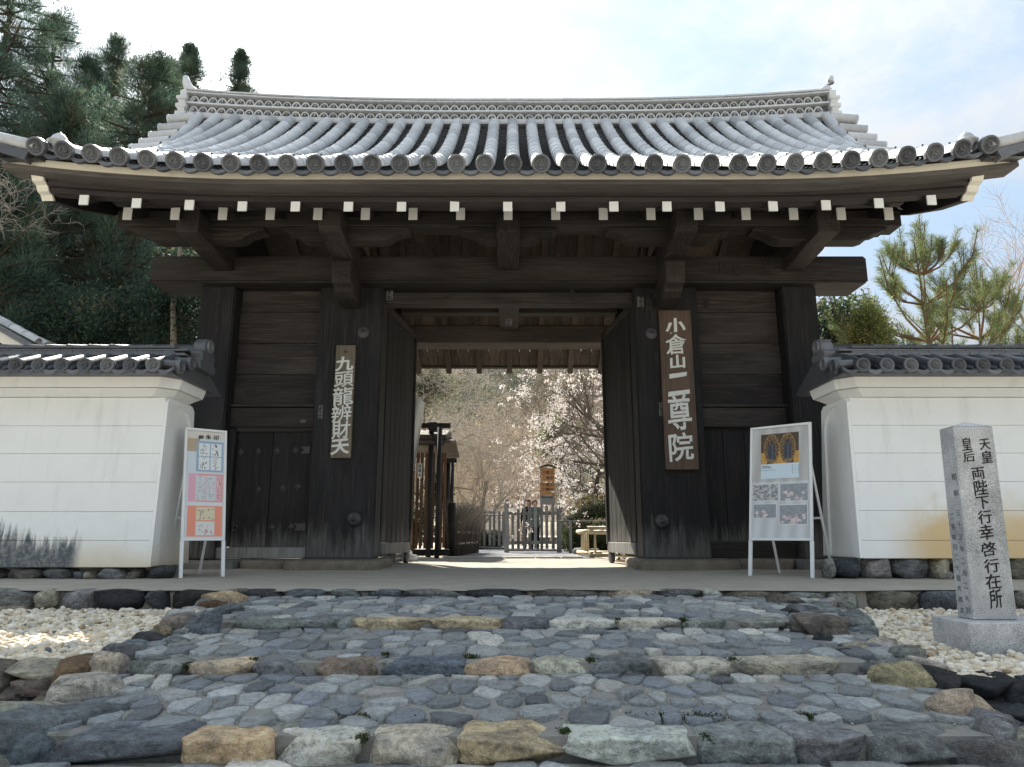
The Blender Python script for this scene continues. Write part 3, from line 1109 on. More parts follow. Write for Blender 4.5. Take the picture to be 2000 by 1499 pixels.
def boat(X, l, r):
    y0, y1 = 8.94, 9.18
    zt, zb = 4.514, 4.325
    poly = [(X - l, zt), (X - l, zt - 0.045), (X - l + 0.06, zt - 0.05), (X - l + 0.13, zt - 0.085), (X - l + 0.19, zt - 0.095), (X - l + 0.27, zb + 0.03), (X - l + 0.36, zb),
            (X + r - 0.36, zb), (X + r - 0.27, zb + 0.03), (X + r - 0.19, zt - 0.095), (X + r - 0.13, zt - 0.085), (X + r - 0.06, zt - 0.05), (X + r, zt - 0.045), (X + r, zt)]
    prism('boat_bracket', poly, y0, y1, 'y', WX, gate, 0.006)


ARMX = [GX - 4.16, GX - 2.31, GX, GX + 2.31, GX + 4.16]
for X, l, r in zip(ARMX, (0.95, 0.74, 0.66, 0.98, 0.86), (0.86, 0.98, 0.66, 0.74, 0.95)):
    boat(X, l, r)
for i, X in enumerate(ARMX):
    w = 0.145 if i != 2 else 0.155
    if i == 2:
        poly = [(8.66, 4.60), (8.66, 4.33), (8.70, 4.30), (9.10, 4.285), (9.14, 4.262), (9.80, 4.225), (10.6, 4.225), (10.6, 4.60)]
    elif i in (1, 3):
        poly = [(8.58, 4.62), (8.54, 4.56), (8.54, 4.34), (8.62, 4.29), (8.80, 4.275), (8.92, 4.255), (9.05, 4.22), (9.18, 4.205), (9.30, 4.205), (10.6, 4.205), (10.6, 4.62)]
    else:
        poly = [(8.58, 4.60), (8.58, 4.285), (9.05, 4.27), (9.12, 4.25), (9.80, 4.215), (10.6, 4.215), (10.6, 4.60)]
    prism('bracket_arm', poly, X - w, X + w, 'x', WY, gate, 0.01)
for i in (1, 3):
    X = ARMX[i]
    poly = [(9.30, 4.20), (9.27, 4.15), (9.27, 3.93), (9.32, 3.86), (9.44, 3.83), (9.48, 3.79), (9.60, 3.73), (9.95, 3.70), (10.2, 3.70), (10.2, 4.20)]
    prism('lower_bracket_arm', poly, X - 0.135, X + 0.135, 'x', WY, gate, 0.01)

# ================================================================== POSTS AND BEAMS
box('crown_beam', GX - 5.24, GX + 5.25, 9.80, 10.46, 4.045, 4.455, WX, gate, 0.03, 2)
box('tie_beam', GX - 1.86, GX + 1.86, 10.12, 10.36, 3.825, 4.0, WX, gate, 0.01)
for sgn in (-1, 1):
    x0, x1 = sorted((GX + sgn * 1.846, GX + sgn * 2.785))
    box('main_pillar', x0, x1, 10.0, 10.5, 0.125, 4.04, WZ, gate, 0.02, 2)
    x0, x1 = sorted((GX + sgn * 4.03, GX + sgn * 4.535))
    box('outer_post', x0, x1, 9.96, 10.42, 0.12, 4.04, WZ, gate, 0.02, 2)
    x0, x1 = sorted((GX + sgn * 1.92, GX + sgn * 2.32))
    box('rear_post', x0, x1, 12.05, 12.45, 0.05, 5.0, WZ, gate, 0.015)
    b = MB(); b.box(min(x0, x1) , max(x0, x1), 10.5, 12.05, 4.05, 4.3)
    b.build('side_tie_beam', WY, gate, bevel=0.01)
    x0, x1 = sorted((GX + sgn * 4.1, GX + sgn * 4.45))
    box('rear_post', x0, x1, 12.05, 12.4, 0.05, 5.0, WZ, gate, 0.015)
    # nail covers: a bold one below, a flat worn one above
    for (px, py, r, h) in ((693, 1014, 0.105, 0.075), (710, 650, 0.085, 0.02)) if sgn < 0 else ((1292, 1018, 0.105, 0.075), (1272, 652, 0.085, 0.02)):
        p = at(px, py, 10.0)
        c = MB()
        c.lathe([(r, 0.004), (r * 1.0, -0.012), (r * 0.9, -h * 0.62), (r * 0.62, -h * 0.9), (r * 0.22, -h), (r * 0.18, -h * 1.25), (0.001, -h * 1.3)], 22, p, axis='y')
        c.build('nail_cover', IRON, gate, smooth=True)
box('rear_beam', GX - 2.6, GX + 2.6, 12.0, 12.48, 3.735, 4.06, WREAR, gate, 0.02)
box('middle_beam', GX - 1.75, GX + 1.75, 11.05, 11.25, 3.975, 4.12, WREAR, gate, 0.01)
box('rear_bracket_arm', GX - 0.165, GX + 0.165, 10.46, 12.6, 3.955, 4.225, WREAR, gate, 0.012)

# --- side bays: wide boards, lintel, and on the left a small plank door
for sgn in (-1, 1):
    x0, x1 = sorted((GX + sgn * 2.79, GX + sgn * 4.025))
    rows = [zat(560, 10.2), zat(610, 10.2), zat(671, 10.2), zat(732, 10.2), zat(792, 10.2)]
    for a, bz in zip(rows[:-1], rows[1:]):
        box('wall_board', x0 + 0.002, x1 - 0.002, 10.20 + random.uniform(-.012, .012), 10.28, bz + 0.006, a - 0.006, WX, gate, 0.007)
    box('bay_rail', x0, x1, 10.10, 10.30, zat(797, 10.2), zat(791, 10.2) - 0.004, WX, gate, 0.006)
    box('bay_lintel', x0, x1, 10.13, 10.30, zat(836, 10.2), zat(798, 10.2), WX, gate, 0.01)
    zt = zat(838, 10.2)
    if sgn < 0:
        box('bay_sill', x0, x1, 10.02, 10.32, 0.13, 0.275, WGREY, gate, 0.01)
        dw = bpy.data.objects.new('side_door', None); COL.objects.link(dw); dw.location = (-3.45, 10.25, 0.28); adopt(dw, gate, True)
        zb = 0.28
        box('door_jamb', x0, x0 + 0.10, 10.14, 10.3, zb, zt, WZ, dw, 0.008)
        box('door_plank', x0 + 0.105, x0 + 0.62, 10.22, 10.28, zb - 0.012, zt - 0.03, WZ, dw, 0.006)
        box('door_plank', x0 + 0.628, x1 - 0.01, 10.21, 10.28, zb - 0.012, zt - 0.03, WZ, dw, 0.006)
        box('door_head', x0 + 0.10, x1, 10.17, 10.295, zt - 0.045, zt + 0.02, WX, dw, 0.005)
        dm = MB(); dm.add([(0, -0.022, 0), (0.046, 0, 0), (0, 0, 0.052), (-0.046, 0, 0), (0, 0, -0.052)], [(0, 1, 2), (0, 2, 3), (0, 3, 4), (0, 4, 1), (1, 4, 3, 2)])
        stud_m = dm.mesh('diamond_stud', IRON)
        for px, py in ((470, 883), (505, 882), (541, 881), (577, 880), (552, 954), (582, 952), (505, 957), (531, 1031), (569, 1030)):
            place('diamond_stud', stud_m, Matrix.Translation(at(px, py, 10.208)), dw)
        for (xa, ya, xb, yb) in ((587, 872, 606, 887), (573, 1022, 598, 1038)):
            p, q = at(xa, yb, 10.2), at(xb, ya, 10.2)
            zc = (p.z + q.z) / 2
            prism('strap_hinge', [(p.x, zc + 0.05), (p.x + 0.05, zc), (p.x, zc - 0.05), (q.x, zc - 0.05), (q.x, zc + 0.05)], 10.19, 10.209, 'y', IRON, dw, 0)
        p = at(459, 1032, 10.2)
        rg = MB(); rg.tube([p + Vector((math.cos(t) * 0.035, -0.012, math.sin(t) * 0.035)) for t in np.linspace(0, 2 * PI, 13)], 0.008, 6, False)
        rg.build('ring_pull', IRON, dw, smooth=True)
    else:
        zs = zat(1057, 10.2)
        n = 4
        for k in range(n):
            a = x0 + (x1 - x0) * k / n; c = x0 + (x1 - x0) * (k + 1) / n
            box('wall_plank', a + 0.004, c - 0.004, 10.22 + random.uniform(-.006, .006), 10.28, zs - 0.02, zt + 0.03, WZ, gate, 0.006)
        box('bay_sill', x0, x1, 10.14, 10.30, 0.06, zs, WX, gate, 0.01)

# --- great door leaves, opened inwards, with their low rollers
for sgn in (-1, 1):
    leaf = bpy.data.objects.new('door_leaf', None); COL.objects.link(leaf)
    hx, hy = GX + sgn * 1.90, 10.42
    ex, ey = GX + sgn * 1.70, 11.92
    leaf.location = (hx, hy, 0.2)
    ang = math.atan2(ey - hy, ex - hx)
    leaf.rotation_euler = (0, 0, ang)
    adopt(leaf, gate, True)
    L = math.hypot(ex - hx, ey - hy)
    s = -sgn                                     # local +y or -y faces the passage
    # local x along the leaf, local y across; the passage side is y = -sgn*...
    ps = 1 if sgn > 0 else -1
    def lbox(nm, a0, a1, t0, t1, z0, z1, m, bev=0.006):
        b = MB(); u0, u1 = sorted((t0 * ps, t1 * ps)); b.box(a0, a1, u0, u1, z0, z1)
        return b.build(nm, m, leaf, bevel=bev, keep=False)
    H = 3.60
    n = 6
    for k in range(n):
        lbox('leaf_board', L * k / n + 0.004, L * (k + 1) / n - 0.004, 0.0 + random.uniform(-.006, .006), 0.07, 0.14, H - 0.02, WZ)
    lbox('leaf_top_rail', 0, L, -0.03, 0.10, H - 0.02, H + 0.07, WX if False else WY)
    lbox('leaf_stile', L - 0.03, L + 0.03, -0.02, 0.10, 0.1, H - 0.02, WZ)
    lbox('leaf_bottom_rail', 0.02, L, -0.02, 0.09, -0.03, 0.135, WGREY)
    for (a0, a1, z) in ((0.05, 0.5, 0.52), (0.05, 0.42, 2.9)):
        lbox('iron_plate', a0, a1, -0.016 if ps else 0, 0.0, z - 0.09, z + 0.09, IRON, 0.004)
    for k in range(n):
        lbox('board_stud', L * (k + .5) / n - 0.02, L * (k + .5) / n + 0.02, -0.025, 0.0, 1.72, 1.80, IRON, 0.008)
    # carriage under the leaf: two rails, short posts, a dark wheel
    for z in (-0.085, -0.155):
        b = MB(); b.tube([(0.25, -0.03 * ps, z), (L + 0.12, -0.03 * ps, z)], 0.021, 8)
        b.build('carriage_rail', BAMBOO if sgn > 0 else WGREY, leaf, smooth=True, keep=False)
    for a in (0.35, 0.8, 1.25):
        b = MB(); b.box(a, a + 0.03, -0.045, -0.015, -0.17, -0.03)
        b.build('carriage_post', WGREY, leaf, keep=False)
    b = MB(); b.lathe([(0.03, -0.03), (0.10, -0.03), (0.105, -0.015), (0.105, 0.015), (0.10, 0.03), (0.03, 0.03)], 16, (L - 0.1, 0.05 * ps, -0.095), axis='y')
    b.build('carriage_wheel', IRON, leaf, smooth=True, keep=False)

# --- foundation stones of the gate
def base_stone(x0, x1, y0, y1, z1, mat, seed, r=0.12):
    b = MB()
    rnd = random.Random(seed)
    pts = []
    n = 40
    cx, cy, hx, hy = (x0 + x1) / 2, (y0 + y1) / 2, (x1 - x0) / 2, (y1 - y0) / 2
    for k in range(n):
        t = 2 * PI * k / n
        e = 0.28
        x = hx * math.copysign(abs(math.cos(t)) ** e, math.cos(t)); y = hy * math.copysign(abs(math.sin(t)) ** e, math.sin(t))
        j = 1 + 0.02 * rnd.uniform(-1, 1)
        pts.append((x * j, y * j))
    prof = [(1.0, -0.03), (1.0, z1 * 0.45), (0.99, z1 * 0.75), (0.965, z1 * 0.93), (0.92, z1)]
    V = [(cx + x * s, cy + y * s, z) for s, z in prof for x, y in pts]
    F = []
    for i in range(len(prof) - 1):
        for k in range(n):
            k2 = (k + 1) % n
            F.append((i * n + k, i * n + k2, (i + 1) * n + k2, (i + 1) * n + k))
    F.append(tuple(range((len(prof) - 1) * n, len(prof) * n)))
    b.add(V, F)
    return b.build('base_stone', mat, gate, smooth=True)


base_stone(-3.00, -1.72, 9.42, 10.75, 0.125, BASESTONE, 1)
base_stone(1.62, 3.00, 9.45, 10.75, 0.13, BASESTONE, 2)
base_stone(-3.66, -3.02, 9.75, 10.5, 0.115, BASESTONE, 3)
base_stone(-4.75, -3.68, 9.62, 10.6, 0.11, GREYBASE, 4)
base_stone(3.03, 3.78, 9.72, 10.5, 0.13, BASESTONE, 5)
base_stone(3.80, 4.85, 9.60, 10.6, 0.125, GREYBASE, 6)

# --- small faded paper slips pasted on the timber by pilgrims
slips = [(628, 611, 9, 26, 10.198), (626, 805, 10, 27, 9.99), (733, 577, 9, 20, 9.99), (761, 577, 14, 18, 10.11), (668, 600, 8, 22, 9.99), (700, 612, 10, 40, 9.99), (684, 600, 6, 20, 9.99),
         (1251, 590, 12, 20, 9.99), (1268, 592, 10, 30, 9.99), (1276, 575, 10, 18, 9.99), (1283, 700, 7, 26, 9.99), (1277, 625, 8, 36, 9.99), (1118, 577, 8, 20, 10.11), (994, 630, 12, 12, 10.45),
         (1380, 592, 9, 18, 10.19), (1411, 522, 10, 22, 9.79), (1440, 527, 11, 26, 9.79), (1500, 524, 12, 26, 9.79), (1292, 806, 9, 14, 9.99), (592, 823, 10, 6, 10.12), (1290, 792, 6, 12, 9.99)]
PAPER_OLD = plain('old_paper', (0.040, 0.038, 0.038), 0.9, 0.1, var=0.3, scale=60)
PAPER_PALE = plain('pale_paper', (0.13, 0.13, 0.13), 0.9, 0.1, var=0.3, scale=80)
for k, (px, py, w, h, Y) in enumerate(slips):
    p, q = at(px - w / 2, py + h / 2, Y), at(px + w / 2, py - h / 2, Y)
    pale = k in (1, 3, 7, 13, 18, 19, 20)
    o = box('paper_slip', p.x, q.x, Y - 0.002, Y + 0.006, p.z, q.z, PAPER_PALE if pale else PAPER_OLD, gate, 0)
    b = MB()
    n = max(2, int(h / 4))
    for i in range(n):
        zc = q.z - (q.z - p.z) * (i + 0.5) / n
        dz = (q.z - p.z) / n
        for _ in range(3):
            xc = p.x + (q.x - p.x) * random.uniform(.25, .75); hw = (q.x - p.x) * random.uniform(.05, .22); hz = dz * random.uniform(.08, .3)
            zq = zc + dz * random.uniform(-.2, .2)
            b.box(xc - hw, xc + hw, Y - 0.0030 - 0.0001 * random.random(), Y - 0.0021, zq - hz, zq + hz)
    if h > 10:
        b.build('faded_print', INK, o)['kind'] = 'stuff'

# ================================================================== ROCKS
def ico(sub):
    bm = bmesh.new()
    bmesh.ops.create_icosphere(bm, subdivisions=sub, radius=1)
    V = np.array([v.co for v in bm.verts]); F = np.array([[v.index for v in f.verts] for f in bm.faces])
    bm.free()
    return V, F


ICO1, ICO2, ICO3, ICO4 = ico(1), ico(2), ico(3), ico(4)


def rock_shape(seed, size, boxy=3.0, rough=0.16, flat_top=0.0, base=None):
    V, F = base or ICO3
    V = V.copy()
    p = (np.abs(V) ** boxy).sum(1) ** (1 / boxy)
    V = V / p[:, None]
    out = np.empty_like(V)
    o = Vector((seed * 7.13, seed * 3.7, seed * 1.91))
    for i, v in enumerate(V):
        w = Vector(v)
        d = mnoise.noise(w * 0.9 + o) * rough * 1.2 + mnoise.noise(w * 2.3 + o) * rough * 0.55 + abs(mnoise.noise(w * 4.6 + o)) * rough * -0.5 + mnoise.noise(w * 9 + o) * rough * 0.14
        out[i] = v * (1 + d)
    rc = random.Random(seed * 13 + 5)
    for _ in range(7 if boxy > 5 else 11):
        nv = np.array([rc.gauss(0, 1), rc.gauss(0, 1), rc.gauss(0, .8)]); nv /= np.linalg.norm(nv)
        dd = rc.uniform(.58, .90) * (1.0 + 0.22 * (boxy > 3.8))
        q = np.maximum(0, out @ nv - dd)
        out -= nv[None] * (q * 0.92)[:, None]
    lo_, hi_ = out.min(0), out.max(0)
    out = (out - (lo_ + hi_) / 2) / ((hi_ - lo_) / 2)
    if flat_top:
        z = out[:, 2]
        m = z > 0.55
        z[m] = 0.55 + (z[m] - 0.55) * (1 - flat_top)
    return out * np.array(size), F


def rock_cols(n, V, c, seed, size):
    """mottled stone colour: veins and patches that belong to the stone itself"""
    rnd = random.Random(seed)
    o = Vector((seed * 1.7, seed * 5.1, 0))
    C = np.empty((n, 3))
    c = np.array(c)
    tint = np.array([rnd.uniform(.9, 1.1), 1.0, rnd.uniform(.9, 1.08)])
    alt = c * np.array([0.62, 0.64, 0.70]) if c[0] > c[2] * 1.15 else c * 1.45
    for i, v in enumerate(V):
        w = Vector(v)
        a = mnoise.noise(Vector((w.x * 7, w.y * 7, w.z * 14)) + o)
        f = min(1, max(0, (a + 0.05) * 1.8))
        C[i] = (c * (1 - f) + alt * f) * tint
    return C


def rock(name, cen, size, col, parent, seed, rz=0.0, rx=0.0, ry=0.0, boxy=3.0, rough=0.16, flat=0.0, base=None):
    V, F = rock_shape(seed, size, boxy, rough, flat, base)
    C = rock_cols(len(V), V, col, seed, size)
    me = mesh_np(name, V, F, STONE, smooth=True, col=C * 1.35)
    o = bpy.data.objects.new(name, me); COL.objects.link(o)
    o.location = cen; o.rotation_euler = (rx, ry, rz)
    adopt(o, parent, True)
    return o


SLATE = (0.135, 0.147, 0.158); DARK = (0.060, 0.062, 0.067); BLACK = (0.030, 0.030, 0.033); GREY = (0.225, 0.222, 0.21)
TAN = (0.47, 0.415, 0.325); ORANGE = (0.50, 0.395, 0.26); PALE = (0.55, 0.525, 0.475); BROWN = (0.205, 0.175, 0.145); BLUE = (0.120, 0.131, 0.146); GREEN = (0.165, 0.174, 0.168); RUST = (0.25, 0.155, 0.085)

# ================================================================== STONE STEPS
steps = thing('stone_steps', None, None, (0, 4.5, -0.2), kind='structure')
# tread levels along y: (near edge y, z at near edge, far edge y, z at far edge)
TREADS = [(4.80, -0.112, 6.30, -0.075), (3.84, -0.208, 4.72, -0.160), (2.90, -0.325, 3.74, -0.262), (1.2, -0.52, 2.80, -0.400)]


def side_x(y, sgn):
    """the flight widens towards the gate"""
    f = (y - 2.8) / (6.3 - 2.8)
    return (-1.86 - 0.52 * f) if sgn < 0 else (1.83 + 0.62 * f)


for (y0, z0, y1, z1) in TREADS:
    V, F = [], []
    nx, ny = 40, 9
    for i in range(nx):
        for j in range(ny):
            y = y0 + 0.23 + (y1 - y0 - 0.13) * j / (ny - 1)
            xa, xb = side_x(y, -1) - 0.10, side_x(y, 1) + 0.10
            x = xa + (xb - xa) * i / (nx - 1)
            z = z0 + (z1 - z0) * (y - y0) / (y1 - y0)
            V.append((x, y, z + 0.008 * mnoise.noise(Vector((x * 5, y * 5, 2.2))) - (0.05 if j == 0 else 0)))
    link('mortar_bed', mesh_np('mortar_bed', V, quads_grid(nx, ny), MORTAR, smooth=True), steps)
# filler under the treads, so that no edge shows daylight
prism('steps_core', [(1.0, -1.0), (1.0, -0.56), (2.955, -0.42), (2.965, -0.313), (3.15, -0.315), (3.89, -0.275), (3.90, -0.2), (4.10, -0.2), (4.85, -0.17), (4.86, -0.111), (5.1, -0.111), (6.4, -0.105), (6.4, -1.0)], -1.93, 1.86, 'x', MORTAR, steps, 0)


def voronoi_cells(pts, bounds_poly, asp=1.0):
    """clipped Voronoi cells of pts (n,2)"""
    P = np.asarray(pts)
    cells = []
    for i in range(len(P)):
        d = ((P - P[i]) ** 2).sum(1)
        near = np.argsort(d)[1:19]
        poly = [tuple(P[i] + np.array(q)) for q in ((-.5, -.5), (.5, -.5), (.5, .5), (-.5, .5))]
        for j in near:
            m = (P[i] + P[j]) / 2; nrm = P[j] - P[i]
            new = []
            for k in range(len(poly)):
                a, b = np.array(poly[k]), np.array(poly[(k + 1) % len(poly)])
                da, db = (a - m) @ nrm, (b - m) @ nrm
                if da <= 0: new.append(tuple(a))
                if (da < 0 < db) or (db < 0 < da):
                    t = da / (da - db); new.append(tuple(a + (b - a) * t))
            poly = new
            if len(poly) < 3: break
        cells.append(poly)
    return cells


def cobble_mesh(poly, rnd, height):
    """rounded flat-topped stone from a cell polygon: ring of 12"""
    P = np.array(poly)
    c = P.mean(0)
    # resample the outline to n points
    n = 16
    seg = np.linalg.norm(np.roll(P, -1, 0) - P, axis=1); L = seg.sum()
    cum = np.concatenate([[0], np.cumsum(seg)])
    Q = []
    for k in range(n):
        s = L * k / n
        i = min(len(P) - 1, int(np.searchsorted(cum, s, 'right') - 1))
        f = (s - cum[i]) / max(1e-6, seg[i])
        Q.append(P[i] + (P[(i + 1) % len(P)] - P[i]) * f)
    Q = np.array(Q)
    Q = (np.roll(Q, 1, 0) + 6 * Q + np.roll(Q, -1, 0)) / 8
    if ((np.roll(Q, -1, 0) - Q)[:, 0] * (Q + np.roll(Q, -1, 0))[:, 1]).sum() > 0:
        Q = Q[::-1]
    Q = Q - c
    Q *= (1 + np.array([[rnd.uniform(-.05, .05)] for _ in range(n)]))
    tx, ty = rnd.uniform(-.08, .08), rnd.uniform(-.08, .12)
    V = []
    for sc, z in ((1.0, -0.02), (0.99, height * 0.62), (0.93, height * 0.95), (0.55, height)):
        for q in Q:
            p = q * sc
            V.append((p[0], p[1], z + (p[0] * tx + p[1] * ty if z > 0 else 0) + rnd.uniform(-.0022, .0022)))
    V.append((0, 0, height * 1.03))
    F4 = quads_grid(4, n)
    F4 = [tuple(f) for f in F4]
    F4 = []
    for r in range(3):
        for k in range(n):
            k2 = (k + 1) % n
            F4.append((r * n + k, r * n + k2, (r + 1) * n + k2, (r + 1) * n + k))
    top = [(3 * n + k, 3 * n + (k + 1) % n, 4 * n) for k in range(n)]
    return c, V, F4 + top


COBCOL = [((0.125, 0.140, 0.150), 5), ((0.160, 0.172, 0.172), 5), ((0.195, 0.200, 0.190), 3), ((0.100, 0.116, 0.140), 2.6), ((0.245, 0.228, 0.195), 1.8), ((0.31, 0.285, 0.235), 0.8), ((0.075, 0.082, 0.094), 1.4), ((0.215, 0.225, 0.228), 1.2)]
cob_w = [w for _, w in COBCOL]
rn = random.Random(5)
stuff_mb = []
n_cob = 0
order = (3, 2, 1, 0)                         # nearest first: these get their own objects
for ti in order:
    y0, z0, y1, z1 = TREADS[ti]
    cell_w, asp = ((0.150, 0.68), (0.138, 0.66), (0.136, 0.70), (0.24, 0.8))[ti]
    y1 = y1 + (0.10 if ti else 0.0)
    ya = y0 + (0.20 if ti < 2 else 0.21 if ti == 2 else 0)
    if ti == 3: ya = 2.05
    cw, ch = cell_w, cell_w / asp
    pts = []
    # stratified start, then a few relaxation rounds
    y = ya - 1.5 * ch
    r = 0
    while y < y1 + 2 * ch:
        xa, xb = side_x(y, -1) - 0.5, side_x(y, 1) + 0.5
        x = xa + cw * (0.5 if r % 2 else 0.05)
        while x < xb:
            pts.append((x + rn.uniform(-.36, .36) * cw, (y + rn.uniform(-.42, .42) * ch) * asp))
            x += cw * rn.choice((0.55, 0.7, 0.85, 1.0, 1.25, 1.6))
        y += ch; r += 1
    pts = np.array(pts)
    cells = voronoi_cells(pts, None)
    pts = np.array([0.35 * np.mean(c, axis=0) + 0.65 * p if len(c) > 2 else p for c, p in zip(cells, pts)])
    cells = voronoi_cells(pts, None)
    for cpoly in cells:
        if len(cpoly) < 3: continue
        P = np.array(cpoly); c0 = P.mean(0)
        e = P - c0
        ln = np.linalg.norm(e, axis=1)
        gap = 0.0045 if ti == 2 else 0.0035
        P = c0 + e * np.maximum(0.3, (1 - (gap + rn.uniform(0, .005)) * 1.4 / np.maximum(ln, 1e-3)))[:, None]
        P[:, 1] /= asp
        ext = P.max(0) - P.min(0)
        c0y = c0[1] / asp
        if ext[0] > 0.42 or ext[1] > 0.5 or ext[0] < 0.03 or c0y > y1 + .04 or c0y < ya - 0.04: continue
        if c0[0] < side_x(c0y, -1) - 0.03 or c0[0] > side_x(c0y, 1) + 0.03: continue
        P[:, 1] = np.clip(P[:, 1], ya - 0.10, y1 + 0.0)
        c, V, F = cobble_mesh(P, rn, rn.uniform(0.009, 0.019))
        z = z0 + (z1 - z0) * (c[1] - y0) / (TREADS[ti][2] - y0)
        col = np.array(rn.choices([q for q, _ in COBCOL], cob_w)[0]) * rn.uniform(1.7, 3.0)
        col = col * 0.55 + col.mean() * np.array([.98, 1.0, 1.0]) * 0.45
        if n_cob < 330 and ti in order[:4]:
            me = mesh_py('cobble', V, F, COBBLE_M, True, np.tile(col, (len(V), 1)))
            o = bpy.data.objects.new('cobble', me); COL.objects.link(o)
            o.location = (c[0], c[1], z)
            adopt(o, steps, True)
            n_cob += 1
        else:
            stuff_mb.append((np.array(V) + np.array([c[0], c[1], z]), F, col))
Vs, Fs, Cs, k = [], [], [], 0
for V, F, col in stuff_mb:
    Vs.append(V); Cs.append(np.tile(col, (len(V), 1)))
    Fs += [tuple(i + k for i in f) for f in F]; k += len(V)
if Vs:
    o = link('far_cobble', mesh_py('far_cobble', np.concatenate(Vs), Fs, COBBLE_M, True, np.concatenate(Cs)), steps)
    o['kind'] = 'stuff'

# --- the long edge stones of the three steps (pixel spans of the photograph, read at their own distance)
ROW1 = [(455, 575, GREEN), (578, 655, SLATE), (658, 684, GREY), (686, 838, ORANGE), (842, 980, ORANGE), (984, 1072, BLUE), (1076, 1204, PALE), (1209, 1332, PALE), (1338, 1420, GREY), (1425, 1540, GREY)]
ROW2 = [(268, 362, GREY), (364, 488, TAN), (492, 592, GREEN), (602, 732, BROWN), (742, 906, BLUE), (910, 1034, ORANGE), (1041, 1152, TAN), (1156, 1274, SLATE), (1279, 1432, TAN), (1438, 1660, TAN)]
ROW3 = [(78, 350, BLUE), (353, 525, ORANGE), (527, 698, PALE), (708, 892, TAN), (894, 1108, ORANGE), (1106, 1370, PALE), (1373, 1548, GREY), (1552, 1704, GREEN), (1706, 1890, SLATE)]
sd = 40
for row, yf, zt, dep, h in ((ROW1, 4.80, -0.086, 0.28, 0.085), (ROW2, 3.83, -0.180, 0.28, 0.105), (ROW3, 2.88, -0.292, 0.31, 0.115)):
    ymid = (yf + 0.02)
    for (a, b, col) in row:
        pa, pb_ = at(a, 1300, yf), at(b, 1300, yf)
        # pixel columns are nearly independent of the height here: use the true row height
        k = (yf * math.cos(PITCH) + (zt - CAM_Z) * math.sin(PITCH))
        xa, xb = (a - 1000) / 1387 * k, (b - 1000) / 1387 * k
        sd += 1
        w = (xb - xa) / 2
        dd = dep / 2 * random.uniform(.85, 1.15)
        rock('step_stone', ((xa + xb) / 2, yf + dd * 0.92, zt - h * 0.52), (w * 1.09, dd, h * 0.62), tuple(1.4 * q for q in col), steps, sd, rz=random.uniform(-.03, .03), boxy=6.5, rough=0.12, flat=0.5, base=ICO4 if row is ROW3 else ICO3)

# flat stones along the forecourt's front edge, flush with it
EDGE = [(470, 555, DARK), (556, 640, SLATE), (645, 705, GREY), (712, 785, SLATE), (790, 905, GREEN), (910, 1030, DARK), (1035, 1175, BROWN), (1186, 1280, TAN), (1284, 1370, SLATE), (1372, 1415, PALE)]
for (a, b, col) in EDGE:
    k = 6.3 * math.cos(PITCH) + (-CAM_Z) * math.sin(PITCH)
    xa, xb = (a - 1000) / 1387 * k, (b - 1000) / 1387 * k
    sd += 1
    rock('edge_stone', ((xa + xb) / 2, 6.36, -0.05), ((xb - xa) / 2 * 1.02, 0.10, 0.058), col, steps, sd, boxy=5, rough=0.07, flat=0.6, base=ICO2)

# --- retaining stones of the forecourt to both sides of the steps
court = thing('forecourt_wall', 'low wall of rough dark stones holding up the forecourt beside the steps', 'stone wall', (0, 6.4, -0.2))
RET = [(-60, 66, GREY, 1146, 1188), (-60, 66, TAN, 1180, 1196), (68, 110, TAN, 1145, 1190), (112, 192, GREY, 1146, 1193), (174, 280, BLACK, 1146, 1194), (282, 330, DARK, 1148, 1196), (332, 434, BLACK, 1147, 1196), (436, 500, BROWN, 1147, 1185),
       (1405, 1518, BROWN, 1149, 1192), (1520, 1612, GREY, 1150, 1198), (1618, 1684, GREY, 1150, 1198), (1688, 1806, BROWN, 1149, 1202), (1800, 1880, BLUE, 1149, 1198), (1884, 1980, DARK, 1150, 1200), (1985, 2080, GREY, 1148, 1200)]
for (a, b, col, ya, yb) in RET:
    k = 6.28 * math.cos(PITCH) - CAM_Z * math.sin(PITCH)
    xa, xb = (a - 1000) / 1387 * k, (b - 1000) / 1387 * k
    zt, zb = zat(ya, 6.26), zat(yb, 6.26) - 0.03
    sd += 1
    rock('retaining_stone', ((xa + xb) / 2, 6.40, (zt + zb) / 2), ((xb - xa) / 2 * 1.02, 0.17, (zt - zb) / 2 * 1.04), col, court, sd, rz=random.uniform(-.04, .04), boxy=4.0, rough=0.13, flat=0.5)

# ================================================================== BORDER ROCKS AND LOWER RETAINING WALLS
def zterr(y):
    """gravel terrace level"""
    return -0.205 - (6.3 - y) * 0.022


border = thing('step_border', 'line of mixed rocks bordering both flanks of the stone steps', 'rock border', (0, 4.5, -0.2))
